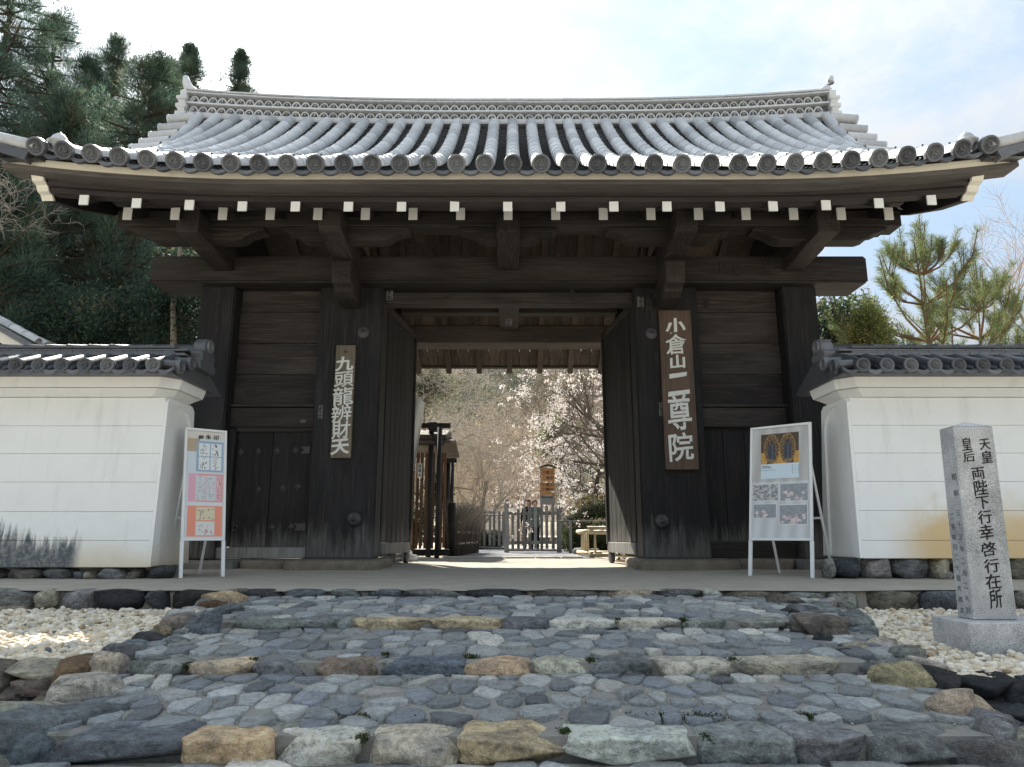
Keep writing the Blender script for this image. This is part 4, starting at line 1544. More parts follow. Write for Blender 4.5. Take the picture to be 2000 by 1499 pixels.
# px, py of the visible middle, width px, height px, colour, turn, elongation in depth
BR = [(432, 1176, 85, 34, ORANGE, .1, .5), (408, 1190, 60, 26, RUST, .3, .5), (343, 1214, 52, 34, PALE, .2, .7), (396, 1224, 66, 48, SLATE, -.5, .8), (312, 1236, 34, 26, ORANGE, 0, .7), (355, 1246, 50, 26, GREY, .1, .7), (285, 1256, 72, 34, DARK, .2, .8),
      (340, 1262, 50, 26, GREY, -.2, .6), (228, 1287, 92, 44, SLATE, .5, .9), (292, 1290, 60, 32, GREEN, .7, .7), (240, 1312, 60, 16, PALE, .3, .5), (252, 1326, 60, 34, BROWN, .2, .6), (470, 1166, 50, 22, SLATE, .4, .6), (440, 1196, 56, 28, GREEN, .5, .7),
      (1540, 1180, 70, 30, BROWN, -.2, .6), (1578, 1202, 74, 34, SLATE, .2, .7), (1550, 1206, 50, 30, DARK, .3, .7), (1612, 1226, 96, 40, BROWN, -.3, .8), (1566, 1228, 44, 28, BROWN, 0, .7), (1612, 1256, 52, 34, DARK, .4, .7), (1640, 1246, 40, 24, SLATE, -.3, .7),
      (1668, 1252, 34, 20, GREY, 0, .7), (1674, 1268, 52, 20, TAN, .1, .6), (1712, 1282, 54, 30, DARK, -.6, .6), (1692, 1304, 52, 40, TAN, -.7, 1.0), (1748, 1298, 60, 26, GREY, -.5, .6), (1728, 1312, 40, 14, SLATE, 0, .6), (1662, 1290, 40, 34, DARK, .3, .6),
      (1790, 1352, 128, 84, ORANGE, -.25, .8), (1888, 1402, 88, 78, TAN, .3, .9), (1812, 1398, 60, 24, ORANGE, -.4, .7), (1836, 1406, 36, 26, PALE, 0, .8), (1768, 1394, 50, 24, BROWN, -.4, .7), (1700, 1330, 60, 24, SLATE, -.3, .7)]
for (px, py, w, h, col, rz, el) in BR:
    # the rock stands on the slope at the flank: level guessed from its picture height
    z = -0.12 if py < 1200 else -0.16 if py < 1240 else -0.21 if py < 1275 else -0.26 if py < 1300 else -0.30 if py < 1340 else -0.36
    p = on(px, py + h * 0.35, z)
    m = p.y / 1387.0
    sd += 1
    rock('border_rock', (p.x, p.y + h * m * 0.35, z + h * m * 0.30), (w * m * 0.53, w * m * 0.48 * el, h * m * 0.60), col, border, sd, rz=rz, rx=random.uniform(-.15, .1), boxy=3.2, rough=0.2)

rb = random.Random(21)
for sgn in (-1, 1):
    y = 3.02
    while y < 6.25:
        L = rb.uniform(.10, .22)
        z = -0.105 if y > 4.85 else -0.16 if y > 4.7 else -0.19 if y > 3.86 else -0.27 if y > 3.72 else -0.30 if y > 2.95 else -0.40
        x = side_x(y, sgn) + sgn * rb.uniform(.02, .12)
        sd += 1
        rock('border_rock', (x, y, z - 0.03 + rb.uniform(-.01, .03)), (rb.uniform(.075, .13), L * .60, rb.uniform(.055, .085)), tuple(1.35 * q for q in rb.choice([SLATE, GREY, GREEN, SLATE, GREY, BROWN, TAN, GREEN])), border, sd, rz=sgn * rb.uniform(-.5, .3), rx=rb.uniform(-.1, .1), boxy=3.6, rough=.2, base=ICO2 if y > 3.9 else ICO3)
        y += L * rb.uniform(.75, 1.0)

slab = thing('slate_slab', 'long dark slate slab lying at the lower left flank of the steps', 'rock', on(110, 1420, -0.36))
rock('slab_body', (-1.98, 3.02, -0.345), (0.52, 0.12, 0.12), tuple(1.2 * q for q in BLUE), slab, 901, rz=0.92, rx=-0.2, ry=0.10, boxy=5, rough=0.10)
rock('pale_ridge', (-2.20, 3.10, -0.335), (0.50, 0.13, 0.12), TAN, slab, 903, rz=0.92, rx=-0.3, ry=0.12, boxy=4, rough=0.22)
rock('pale_cap', (-1.98, 3.52, -0.27), (0.17, 0.12, 0.085), PALE, slab, 905, rz=0.5, boxy=3, rough=0.2)
for (x, y, z, sx, sy, sz, cc, q) in ((-1.86, 2.62, -0.44, .12, .10, .08, PALE, .3), (-1.98, 2.72, -0.43, .13, .10, .09, TAN, .2), (-1.94, 2.88, -0.42, .10, .09, .08, GREY, .6), (-1.84, 2.98, -0.40, .17, .11, .10, SLATE, .4), (1.80, 2.97, -0.40, .18, .11, .10, GREEN, -.3), (1.93, 2.72, -0.45, .13, .11, .07, SLATE, -.2), (1.96, 2.90, -0.40, .12, .10, .09, GREY, -.4), (2.06, 3.06, -0.38, .10, .09, .08, TAN, .2), (1.90, 2.60, -0.50, .10, .09, .06, GREEN, .2), (-1.90, 3.92, -0.24, .12, .10, .07, GREEN, .2), (1.93, 3.90, -0.24, .13, .10, .07, GREY, -.3), (-2.02, 4.84, -0.14, .11, .09, .06, SLATE, .2), (2.05, 4.86, -0.14, .12, .09, .06, SLATE, -.2)):
    sd += 1
    rock('border_rock', (x, y, z), (sx, sy, sz), cc, border, sd, rz=q, boxy=3.4, rough=.2)
r1 = rock('loose_rock', on(22, 1490, -0.42), (0.10, 0.09, 0.06), TAN, None, 907, rz=.3) if False else None

lw = thing('lower_wall', 'rough stone terrace wall below the white gravel, left of the steps', 'stone wall', (-2.6, 3.9, -0.5))
for (px, py, w, h, col) in [(42, 1318, 110, 34, TAN), (122, 1332, 96, 70, RUST), (64, 1350, 90, 36, BROWN), (14, 1368, 60, 40, BROWN), (36, 1398, 62, 66, SLATE), (96, 1402, 76, 46, DARK), (-40, 1330, 90, 60, BROWN), (-30, 1400, 90, 70, DARK), (20, 1440, 90, 50, DARK), (80, 1372, 60, 34, BROWN), (-60, 1470, 120, 70, DARK)]:
    p = at(px, py, 3.78 - (py - 1320) * 0.0012)
    m = 3.7 / 1387
    sd += 1
    rock('wall_stone', (p.x, p.y + 0.12, p.z), (w * m * 0.53, 0.17, h * m * 0.55), col, lw, sd, rz=random.uniform(-.1, .3), boxy=3.6, rough=0.15)
lw2 = thing('lower_wall', 'rough terrace wall of black stones below the granite monument', 'stone wall', (2.6, 3.5, -0.5))
for (px, py, w, h, col) in [(1858, 1346, 66, 56, BLACK), (1938, 1354, 92, 46, BLACK), (1996, 1356, 70, 52, BLACK), (1918, 1384, 44, 30, BROWN), (1984, 1396, 90, 46, DARK), (1962, 1438, 124, 66, SLATE), (2060, 1360, 90, 60, DARK), (2060, 1420, 120, 60, GREY), (1950, 1410, 60, 34, DARK), (2040, 1470, 130, 70, DARK)]:
    p = at(px, py, 3.56 - (py - 1350) * 0.0022)
    m = 3.5 / 1387
    sd += 1
    rock('wall_stone', (p.x, p.y + 0.12, p.z), (w * m * 0.53, 0.17, h * m * 0.55), col, lw2, sd, rz=random.uniform(-.3, .1), boxy=3.4, rough=0.17)

# terrace beds under the gravel
for sgn in (-1, 1):
    yn = 3.90 if sgn < 0 else 3.62
    V, F = [], []
    n = 12
    for j in range(n + 1):
        y = yn + (6.4 - yn) * j / n
        xi = side_x(y, sgn) + sgn * 0.12
        V += [(xi, y, zterr(y) - 0.015), (sgn * 9.5, y, zterr(y) - 0.015), (sgn * 9.5, y, -0.9), (xi, y, -0.9)]
    for j in range(n):
        for q in range(4):
            a = j * 4 + q; c = j * 4 + (q + 1) % 4
            F.append((a, c, c + 4, a + 4))
    F += [(0, 1, 2, 3), tuple(n * 4 + q for q in (3, 2, 1, 0))]
    o = link('terrace', mesh_py('terrace', V, F, MORTAR)); o['kind'] = 'structure'

# loose gritty slope to the right of the lowest step
V, F = [], []
nx, ny = 24, 12
for i in range(nx):
    for j in range(ny):
        x = 1.75 + 3.0 * i / (nx - 1); y = 1.9 + 1.62 * j / (ny - 1)
        V.append((x, y, -0.44 - (x - 1.75) * 0.10 + (y - 2.6) * 0.07 + 0.02 * mnoise.noise(Vector((x * 3, y * 3, 0)))))
link('grit_slope', mesh_np('grit_slope', V, quads_grid(nx, ny), MORTAR, smooth=True))['kind'] = 'structure'
V = [(-x, y, z - 0.02) for x, y, z in V]
link('grit_slope', mesh_np('grit_slope', V, quads_grid(nx, ny)[:, ::-1], MORTAR, smooth=True))['kind'] = 'structure'

# ================================================================== WHITE GRAVEL
def pebble_field(name, gen, n, size, cols, seed, label=None):
    rng = np.random.default_rng(seed)
    V0, F0 = ICO2
    keep = []
    P = gen(rng, n)
    n = len(P)
    sc = size * rng.lognormal(0, 0.28, n)
    ax = np.stack([sc * rng.uniform(.85, 1.25, n), sc * rng.uniform(.7, 1.0, n), sc * rng.uniform(.5, .8, n)], 1)
    th = rng.uniform(0, 2 * PI, n); tl = rng.normal(0, .25, n)
    c, s = np.cos(th), np.sin(th)
    # 6 base lumps, one of them for every pebble
    lumps = []
    for q in range(6):
        W = V0.copy()
        for i, v in enumerate(W):
            W[i] = v * (1 + 0.22 * mnoise.noise(Vector(v) * 1.3 + Vector((q * 9.1, 0, 0))))
        lumps.append(W)
    lumps = np.array(lumps)
    L = lumps[rng.integers(0, 6, n)] * ax[:, None, :]
    X = L[..., 0] * c[:, None] - L[..., 1] * s[:, None]
    Y = L[..., 0] * s[:, None] + L[..., 1] * c[:, None]
    Z = L[..., 2] + X * tl[:, None]
    V = np.stack([X, Y, Z], -1) + P[:, None, :]
    F = F0[None] + (np.arange(n) * len(V0))[:, None, None]
    ci = rng.choice(len(cols), n, p=np.array([w for _, w in cols]) / sum(w for _, w in cols))
    C = np.array([c_ for c_, _ in cols])[ci] * rng.uniform(.82, 1.12, (n, 1))
    C = np.repeat(C, len(V0), 0)
    o = link(name, mesh_np(name, V.reshape(-1, 3), F.reshape(-1, 3), PEBBLE_M, True, C))
    o['kind'] = 'stuff'
    return o


PEB = [((0.68, 0.60, 0.47), 6), ((0.74, 0.69, 0.59), 4), ((0.58, 0.48, 0.34), 2.5), ((0.50, 0.46, 0.39), 1.6), ((0.34, 0.25, 0.15), 0.35), ((0.12, 0.125, 0.135), 0.12)]


def gen_gravel(sgn):
    yn = 3.95 if sgn < 0 else 3.66
    def g(rng, n):
        y = yn + (6.30 - yn) * rng.random(n) ** 1.0
        xi = np.array([side_x(v, sgn) + sgn * 0.16 for v in y])
        w = np.minimum(0.78 * y + 0.25, 5.4) - np.abs(xi)
        x = xi + sgn * rng.random(n) * w
        z = np.array([zterr(v) for v in y]) + rng.uniform(-.005, .022, n) + 0.008
        z += np.where(rng.random(n) < 0.12, 0.016, 0)
        # keep the monument's foot free
        ok = ~((x > 2.66) & (x < 3.3) & (y > 4.24) & (y < 4.56))
        return np.stack([x, y, z], 1)[ok]
    return g


pebble_field('gravel', gen_gravel(-1), 7200, 0.0225, PEB, 3)
pebble_field('gravel', gen_gravel(1), 7200, 0.0215, PEB, 4)
GRIT = [((0.40, 0.37, 0.31), 4), ((0.28, 0.27, 0.25), 3), ((0.17, 0.18, 0.19), 1.5), ((0.50, 0.46, 0.38), 2)]


def gen_grit(rng, n):
    x = 1.86 + rng.random(n) * 0.85; y = 2.05 + rng.random(n) * 1.2
    return np.stack([x, y, -0.44 - (x - 1.75) * 0.10 + (y - 2.6) * 0.07], 1)


pebble_field('grit', gen_grit, 1400, 0.011, GRIT, 6)
# fine grit caught in the joints between the cobbles
def gen_joint(rng, n):
    y = 2.2 + rng.random(n) * 2.6
    y = y[~(((y > 2.7) & (y < 3.12)) | ((y > 3.68) & (y < 4.06)) | (y > 4.68))]; n = len(y)
    x = -1.85 + rng.random(n) * 3.7
    z = np.where(y > 4.76, -0.11, np.where(y > 3.78, -0.211 + (y - 3.84) * 0.0545, np.where(y > 2.84, -0.328 + (y - 2.9) * .075, -0.52 + (y - 1.2) * .075)))
    return np.stack([x, y, z], 1)


pebble_field('joint_grit', gen_joint, 3600, 0.0052, [((0.36, 0.34, 0.29), 4), ((0.46, 0.43, 0.38), 1.5), ((0.20, 0.19, 0.175), 3)], 8)

# moss in the joints behind the front edge stones
mv, mf, mc, k = [], [], [], 0
for (a, b, y, z) in [(640, 780, 3.21, -.30), (1340, 1420, 3.2, -.30), (690, 720, 2.94, -.315), (1370, 1392, 2.96, -.315), (1090, 1115, 3.02, -.315), (1240, 1330, 3.2, -.297), (900, 940, 4.03, -.195), (1145, 1165, 3.94, -.2), (1425, 1445, 3.96, -.2), (745, 760, 4.06, -.19), (1552, 1600, 3.22, -.3), (480, 500, 3.95, -.2), (355, 372, 3.86, -.21), (1205, 1215, 4.86, -.1), (1330, 1345, 4.86, -.1)]:
    for _ in range(260):
        kx = y * math.cos(PITCH) - 0.75 * math.sin(PITCH)
        x = (random.gauss((a + b) / 2, (b - a) / 4) - 1000) / 1387 * kx
        yy = y + random.gauss(0, 0.02); zz = z + random.uniform(-.012, .012)
        t = random.uniform(0, 6.28); r = 0.006
        mv += [(x - r * math.cos(t), yy - r * math.sin(t), zz), (x + r * math.cos(t), yy + r * math.sin(t), zz), (x + random.uniform(-r, r), yy + random.uniform(-r, r), zz + random.uniform(.002, .009))]
        mf.append((k, k + 1, k + 2)); k += 3
        g = random.uniform(.6, 1.3)
        mc += [(0.055 * g, 0.075 * g, 0.022 * g)] * 3
link('moss', mesh_np('moss', mv, np.array(mf), LEAF, False, np.array(mc)))['kind'] = 'stuff'

# ================================================================== WHITE BOUNDARY WALLS
wdisc_m = crest_disc('coping_disc', 0.078, DTILE, beads=0, depth=0.03)
wtube_m = tile_seg('coping_round_tile', 0.064, 0.066, 0.36, DTILE)
wcap_m = tile_seg('coping_cap_tile', 0.085, 0.09, 0.255, DTILE)


def white_wall(sgn, label):
    xin_b, xin_t = (3.665, 3.745) if sgn > 0 else (-3.80, -3.845)
    xo = sgn * 9.4
    zb = 0.205 if sgn > 0 else 0.115
    root = thing('boundary_wall', label, 'wall', (sgn * 6.5, 8.1, 0), 'white walls flanking the gate')
    yf_b, yf_t = 7.62, 7.74
    yr_b, yr_t = 8.52, 8.40
    ztop = zat(776, 7.72)
    seams = [zat(y, 7.68) for y in (1056, 998, 941, 885, 830)] if sgn > 0 else [zat(y, 7.68) for y in (1056, 1000, 942, 886, 831)]
    lv = [zb] + seams + [ztop]

    def lerp(a, b, z):
        return a + (b - a) * (z - zb) / (ztop - zb)
    for z0, z1 in zip(lv[:-1], lv[1:]):
        b = MB()
        g = 0.0014
        V = []
        for z in (z0 + g, z1 - g):
            xi = lerp(xin_b, xin_t, z)
            V += [(xi, lerp(yf_b, yf_t, z), z), (xo, lerp(yf_b, yf_t, z), z), (xo, lerp(yr_b, yr_t, z), z), (xi, lerp(yr_b, yr_t, z), z)]
        b.add(V, [(0, 3, 2, 1), (4, 5, 6, 7), (0, 1, 5, 4), (1, 2, 6, 5), (2, 3, 7, 6), (3, 0, 4, 7)])
        b.build('plaster_course', PLASTER, root, bevel=0.004, seg=1)
    b = MB()
    b.box(min(xin_b + sgn * .1, xo), max(xin_b + sgn * .1, xo), 7.76, 8.38, zb, ztop)
    b.build('wall_core', PLASTER, root)
    # end face: a raised border round a shallow round-headed niche
    N = 24
    outer, inner = [], []
    zc = zat(812, 8.0) - 0.16
    ym, hw = (yf_b + yr_b) / 2, 0.28
    for k in range(N + 1):
        f = k / N
        if f < 0.3:
            t = f / 0.3
            inner.append((ym - hw, zb + 0.02 + (zc - zb - 0.02) * t)); outer.append((lerp(yf_b, yf_t, zb + (ztop - zb) * t) + 0.004, zb + 0.006 + (ztop - zb - 0.006) * t))
        elif f <= 0.7:
            t = (f - 0.3) / 0.4
            a = PI - PI * t
            inner.append((ym + hw * math.cos(a), zc + hw * math.sin(a))); outer.append((yf_t + 0.004 + (yr_t - yf_t - 0.008) * t, ztop))
        else:
            t = (f - 0.7) / 0.3
            inner.append((ym + hw, zc + (zb + 0.02 - zc) * t)); outer.append((lerp(yr_b, yr_t, ztop + (zb - ztop) * t) - 0.004, ztop + (zb + 0.006 - ztop) * t))
    V, F = [], []
    for (y, z), (yi, zi) in zip(outer, inner):
        xi = lerp(xin_b, xin_t, z); xj = lerp(xin_b, xin_t, zi)
        V += [(xi, y, z), (xi - sgn * 0.035, y, z), (xj - sgn * 0.035, yi, zi), (xj - sgn * 0.0, yi, zi)]
    for k in range(N):
        for q in range(4):
            a = k * 4 + q; c = k * 4 + (q + 1) % 4
            F.append((a, c, c + 4, a + 4))
    b = MB(); b.add(V, F); b.build('niche_border', PLASTER, root)
    b = MB()
    b.add([(lerp(xin_b, xin_t, zi) - sgn * of, yi, zi) for of in (0.006, -0.02) for (yi, zi) in inner],
          [tuple(range(N + 1)), tuple(range(2 * N + 1, N, -1))] + [(k, (k + 1) % (N + 1), N + 1 + (k + 1) % (N + 1), N + 1 + k) for k in range(N + 1)])
    b.build('niche_panel', PLASTER, root)
    # stepped cornice, returned round the end
    ang = 0.0
    for (z0, z1, o0, o1) in ((ztop + 0.004, zat(757, 7.62) - 0.003, 0.012, 0.115), (zat(757, 7.62) + 0.003, zat(731, 7.55) + 0.05, 0.135, 0.175)):
        b = MB()
        V = []
        ch = 0.16                                  # chamfered corner
        for z, of in ((z0, o0), (z1, o1)):
            xi = xin_t - sgn * of
            V += [(xo, yf_t - of, z), (xi + sgn * ch, yf_t - of, z), (xi, yf_t - of + ch, z), (xi, yr_t + of - ch, z), (xi + sgn * ch, yr_t + of, z), (xo, yr_t + of, z)]
        F = [(5, 4, 3, 2, 1, 0), (6, 7, 8, 9, 10, 11)] + [(k, (k + 1) % 6, 6 + (k + 1) % 6, 6 + k) for k in range(6)]
        b.add(V, F); b.build('cornice', PLASTER, root, bevel=0.006, seg=2)
    # coping: half-round rows, discs, layered ridge, round cap, end tile
    ze = zat(714, 7.36)
    pitch = 0.243 if sgn < 0 else 0.254
    x_first = at(301, 714, 7.36).x if sgn < 0 else at(1684, 714, 7.36).x
    zr = 2.40
    n = 21
    b = MB()
    xe = xin_t - sgn * 0.20
    b.prism([(7.40, ze - 0.075), (7.46, ze - 0.03), (7.98, zr + 0.02), (8.14, zr + 0.02), (8.66, ze - 0.03), (8.72, ze - 0.075)], min(xe, xo), max(xe, xo), 'x')
    b.build('coping_bed', DTILE, root)
    for i in range(n):
        X = x_first + sgn * pitch * i
        place('coping_disc', wdisc_m, Matrix.Translation((X, 7.345, ze)) @ Matrix.Rotation(random.uniform(-.3, .3), 4, 'Y'), root)
        a = Vector((X, 7.95, zr + 0.055)); c = Vector((X, 7.36, ze + 0.004))
        M = seg_matrix(a, c) @ Matrix.Diagonal((1, (c - a).length / 0.36, 1, 1))
        place('coping_round_tile', wtube_m, M, root)
        # hanging front of the pan tile
        b2 = pan_m
        M = Matrix.Translation((X - sgn * pitch / 2, 7.365, ze - 0.035)) @ Matrix.Diagonal((0.80, 1, 0.95, 1))
        place('coping_pan_tile', b2, M, root)
    ed = sgn * 0.012
    levels = [(zat(703, 7.75), zat(696, 7.75), 7.74), (zat(695, 7.8) + .001, zat(690, 7.8), 7.80), (zat(689, 7.82) + .001, zat(685.5, 7.82), 7.82)]
    zz = 2.425
    x_end = at(373, 690, 7.9).x if sgn < 0 else at(1632, 690, 7.9).x
    for q, (y0, h) in enumerate(((7.76, 0.030), (7.795, 0.026), (7.81, 0.026), (7.80, 0.026))):
        m = 20
        b = MB()
        for k in range(m):
            xa = x_end + sgn * (0.29 * k + (0.14 if q % 2 else 0)); xb = xa + sgn * 0.287
            j = random.uniform(-.004, .004)
            b.box(min(xa, xb), max(xa, xb), y0 + j, 8.06 + (8.06 - y0), zz, zz + h)
        o = b.build('coping_flat_tile', DTILE, root, bevel=0.004); o['kind'] = 'stuff'
        zz += h + 0.005
    for k in range(22):
        xa = x_end + sgn * 0.25 * k
        a = Vector((xa, 8.06, zz - 0.012)); c = Vector((xa + sgn * 0.25, 8.06, zz - 0.012))
        place('coping_cap_tile', wcap_m, seg_matrix(a, c) @ Matrix.Diagonal((1.15, 1, 1.0, 1)), root)
    # end tile
    b = MB()
    prof = [(7.86, 2.30), (7.84, 2.38), (7.90, 2.42), (7.87, 2.50), (7.93, 2.53), (7.94, 2.62), (8.0, 2.68), (8.06, 2.695), (8.12, 2.68), (8.18, 2.62), (8.19, 2.53), (8.25, 2.50), (8.22, 2.42), (8.28, 2.38), (8.26, 2.30)]
    b.prism(prof, x_end, x_end - sgn * 0.14, 'x')
    b.build('end_tile', DTILE, root, bevel=0.012)
    b = MB(); b.lathe([(0.075, 0), (0.078, -sgn * 0.14 * 1), (0.06, -sgn * 0.145), (0.058, -sgn * 0.13), (0.001, -sgn * 0.13)], 18, (x_end - sgn * 0.02, 8.06, 2.60), axis='x')
    b.build('end_crest', DTILE, root, smooth=True)
    # side-facing round tiles at the end
    for y, zc in ((7.48, ze + 0.01), (7.72, ze + 0.10)):
        a = Vector((xe + sgn * 0.30, y, zc + 0.03)); c = Vector((xe - sgn * 0.06, y, zc + 0.005))
        place('side_coping_tile', wtube_m, seg_matrix(a, c), root)
        place('side_coping_disc', wdisc_m, Matrix.Translation(c) @ Matrix.Rotation(sgn * PI / 2 * -1, 4, 'Z'), root)
    return root


wl_ = white_wall(-1, 'white plaster wall left of the gate, stained black by mould at its foot')
wr_ = white_wall(1, 'white plaster wall right of the gate, stained ochre at its foot')
FL = [(-70, 0, BROWN, 1112, 1136), (2, 76, BROWN, 1112, 1136), (78, 138, SLATE, 1112, 1133), (140, 162, SLATE, 1116, 1130), (164, 178, TAN, 1116, 1130), (178, 242, GREY, 1110, 1129), (244, 270, BROWN, 1109, 1128), (272, 330, DARK, 1106, 1127)]
FR = [(1640, 1692, DARK, 1092, 1122), (1694, 1748, GREY, 1090, 1132), (1750, 1828, SLATE, 1090, 1135), (1830, 1866, TAN, 1091, 1112), (1830, 1866, GREY, 1113, 1135), (1868, 1960, BROWN, 1092, 1136), (1962, 2020, BROWN, 1088, 1140), (2022, 2100, GREY, 1090, 1140), (1620, 1642, GREY, 1092, 1118)]
for root, L in ((wl_, FL), (wr_, FR)):
    for (a, b, col, ya, yb) in L:
        Y = 7.62
        k = Y * math.cos(PITCH) - 0.4 * math.sin(PITCH)
        xa, xb = (a - 1000) / 1387 * k, (b - 1000) / 1387 * k
        zt, zb2 = zat(ya, Y), min(0.0, zat(yb, Y)) - 0.02
        sd += 1
        rock('foundation_stone', ((xa + xb) / 2, Y + 0.16, (zt + zb2) / 2), ((xb - xa) / 2 * 1.03, 0.2, (zt - zb2) / 2 * 1.05), col, root, sd, boxy=4.2, rough=0.10)
    x0, x1 = sorted((-3.82 if root is wl_ else 3.69, -9.4 if root is wl_ else 9.4))
    box('foundation_core', x0, x1, 7.80, 8.48, -0.02, 0.113 if root is wl_ else 0.2, MORTAR, root, 0)

# ================================================================== LETTERING
_dg = bpy.context.evaluated_depsgraph_get
_tcache = {}


def glyphs(text, depth=0.004, bold=0.0):
    """outline mesh of a text with the built-in font, centred, height of the box = 1"""
    key = (text, depth, bold)
    if key in _tcache: return _tcache[key]
    cu = bpy.data.curves.new('lettering', 'FONT')
    cu.body = text; cu.size = 1.0; cu.extrude = 0.5; cu.offset = bold; cu.resolution_u = 3
    ob = bpy.data.objects.new('lettering', cu)
    COL.objects.link(ob)
    dg = _dg(); dg.update()
    me = bpy.data.meshes.new_from_object(ob.evaluated_get(dg))
    V = np.array([v.co for v in me.vertices]); F = [tuple(p.vertices) for p in me.polygons]
    bpy.data.objects.remove(ob); bpy.data.curves.remove(cu); bpy.data.meshes.remove(me)
    lo, hi = V.min(0), V.max(0)
    V[:, :2] = (V[:, :2] - (lo[:2] + hi[:2]) / 2) / np.maximum(hi[:2] - lo[:2], 1e-6)
    V[:, 2] = V[:, 2] / max(1e-6, abs(V[:, 2]).max()) * 0.5
    _tcache[key] = (V, F)
    return V, F


def brush(name, text, cx, y, cz, w, h, mat, parent, depth=0.008, bold=0.02, slant=0.10, seed=0, keep=True, X=None):
    """one written sign standing proud of the face y; strokes slanted and made uneven like brush writing"""
    V, F = glyphs(text, 1, bold)
    P = np.empty_like(V)
    for i, v in enumerate(V):
        x, z = v[0] * w, v[1] * h
        x += 0.03 * w * mnoise.noise(Vector((v[0] * 3.1 + seed, v[1] * 3.1, seed * 1.7)))
        z += slant * x + 0.03 * h * mnoise.noise(Vector((v[0] * 3.1, v[1] * 3.1 + seed, 9.1 + seed)))
        P[i] = (cx + x, y - depth * (0.5 + v[2]), cz + z)
    if X is not None:
        P = np.array([X(p) for p in P])
    return link(name, mesh_py(name, P, F, mat), parent, keep)


def print_panel(name, x0, x1, z0, z1, y, nu, nv, fn, parent, keep=False, mat=None):
    """a printed sheet: a flat grid whose colours are the print; fn(u, v) -> rgb, v = 0 at the top"""
    us = (np.arange(nu) + 0.5) / nu; vs = (np.arange(nv) + 0.5) / nv
    ex = np.linspace(x0, x1, nu + 1); ez = np.linspace(z1, z0, nv + 1)
    V = np.empty((nu, nv, 4, 3)); C = np.empty((nu, nv, 4, 3))
    for i in range(nu):
        for j in range(nv):
            V[i, j] = [(ex[i], y, ez[j + 1]), (ex[i + 1], y, ez[j + 1]), (ex[i + 1], y, ez[j]), (ex[i], y, ez[j])]
            C[i, j] = fn(us[i], vs[j])
    F = np.arange(nu * nv * 4).reshape(-1, 4)
    return link(name, mesh_np(name, V.reshape(-1, 3), F, mat or PRINT, False, C.reshape(-1, 3)), parent, keep)


# ================================================================== SIGN BOARDS ON THE PILLARS
p0, p1 = at(657, 674, 9.95), at(682, 895, 9.95)
sb = thing('sign_board', 'narrow grey brown plank with six white brush characters hung on the left pillar', 'sign', (-2.40, 9.97, 1.5), 'name boards hung on the pillars')
box('board', -2.545, -2.262, 9.945, 9.992, 1.50, 3.135, WSIGN2, sb, 0.006)
for k, (ch, px, py, w, h) in enumerate([('九', 673, 711, 34, 27), ('頭', 672, 741, 35, 29), ('龍', 670, 774, 38, 34), ('辨', 667, 808, 36, 31), ('財', 666, 839, 34, 34), ('天', 664, 873, 35, 29)]):
    p = at(px, py, 9.945); s = (p.y * .978 + (p.z - CAM_Z) * .208) / 1387
    brush('white_character', ch, p.x, 9.945, p.z, w * s * 1.06, h * s * 1.06, LETTER_WHITE, sb, 0.006, {'九': .03, '天': .03, '財': .012}.get(ch, 0.010), 0.10, k)
b = MB(); b.lathe([(0.012, 0.02), (0.012, -0.05), (0.001, -0.052)], 8, (-2.40, 9.93, 3.03), axis='y'); b.build('peg', IRON, sb)

sb2 = thing('sign_board', 'wide dark brown plank with large white brush characters hung on the right pillar', 'sign', (2.39, 9.97, 1.34), 'name boards hung on the pillars')
box('board', 2.145, 2.612, 9.93, 9.992, 1.336, 3.66, WSIGN, sb2, 0.008)
for k, (ch, px, py, w, h) in enumerate([('小', 1319, 638, 40, 33), ('倉', 1320, 673, 40, 40), ('山', 1323, 707, 29, 28), ('二', 1325, 751, 42, 44), ('尊', 1327, 806, 45, 70), ('院', 1330, 873, 48, 56)]):
    p = at(px, py, 9.93); s = (p.y * .978 + (p.z - CAM_Z) * .208) / 1387
    brush('white_character', ch, p.x, 9.93, p.z, w * s, h * s, LETTER_WHITE, sb2, 0.012, {'二': .03, '小': .03, '山': .03}.get(ch, 0.014), 0.10 if ch != '二' else 0.14, k + 9)

# ================================================================== GRANITE MONUMENT
mo = thing('stone_monument', 'square grey granite pillar engraved with black characters on a granite base in the gravel', 'monument', (2.88, 4.4, -0.25))
b = MB()
b.add([(2.735, 4.40, -0.045), (2.993, 4.40, -0.045), (2.993, 4.56, -0.045), (2.735, 4.56, -0.045), (2.762, 4.405, 1.110), (3.010, 4.405, 1.110), (3.010, 4.555, 1.110), (2.762, 4.555, 1.110)],
      [(0, 3, 2, 1), (0, 1, 5, 4), (1, 2, 6, 5), (2, 3, 7, 6), (3, 0, 4, 7), (4, 5, 6, 7)])
b.build('pillar', GRANITE, mo, bevel=0.005)
b = MB()
b.add([(2.763, 4.407, 1.111), (3.009, 4.407, 1.111), (3.009, 4.553, 1.111), (2.763, 4.553, 1.111), (2.885, 4.48, 1.150)], [(0, 3, 2, 1), (0, 1, 4), (1, 2, 4), (2, 3, 4), (3, 0, 4)])
b.build('pointed_top', GRANITE, mo)
box('base', 2.625, 3.20, 4.28, 4.66, -0.34, -0.047, GRANITE, mo, 0.006)
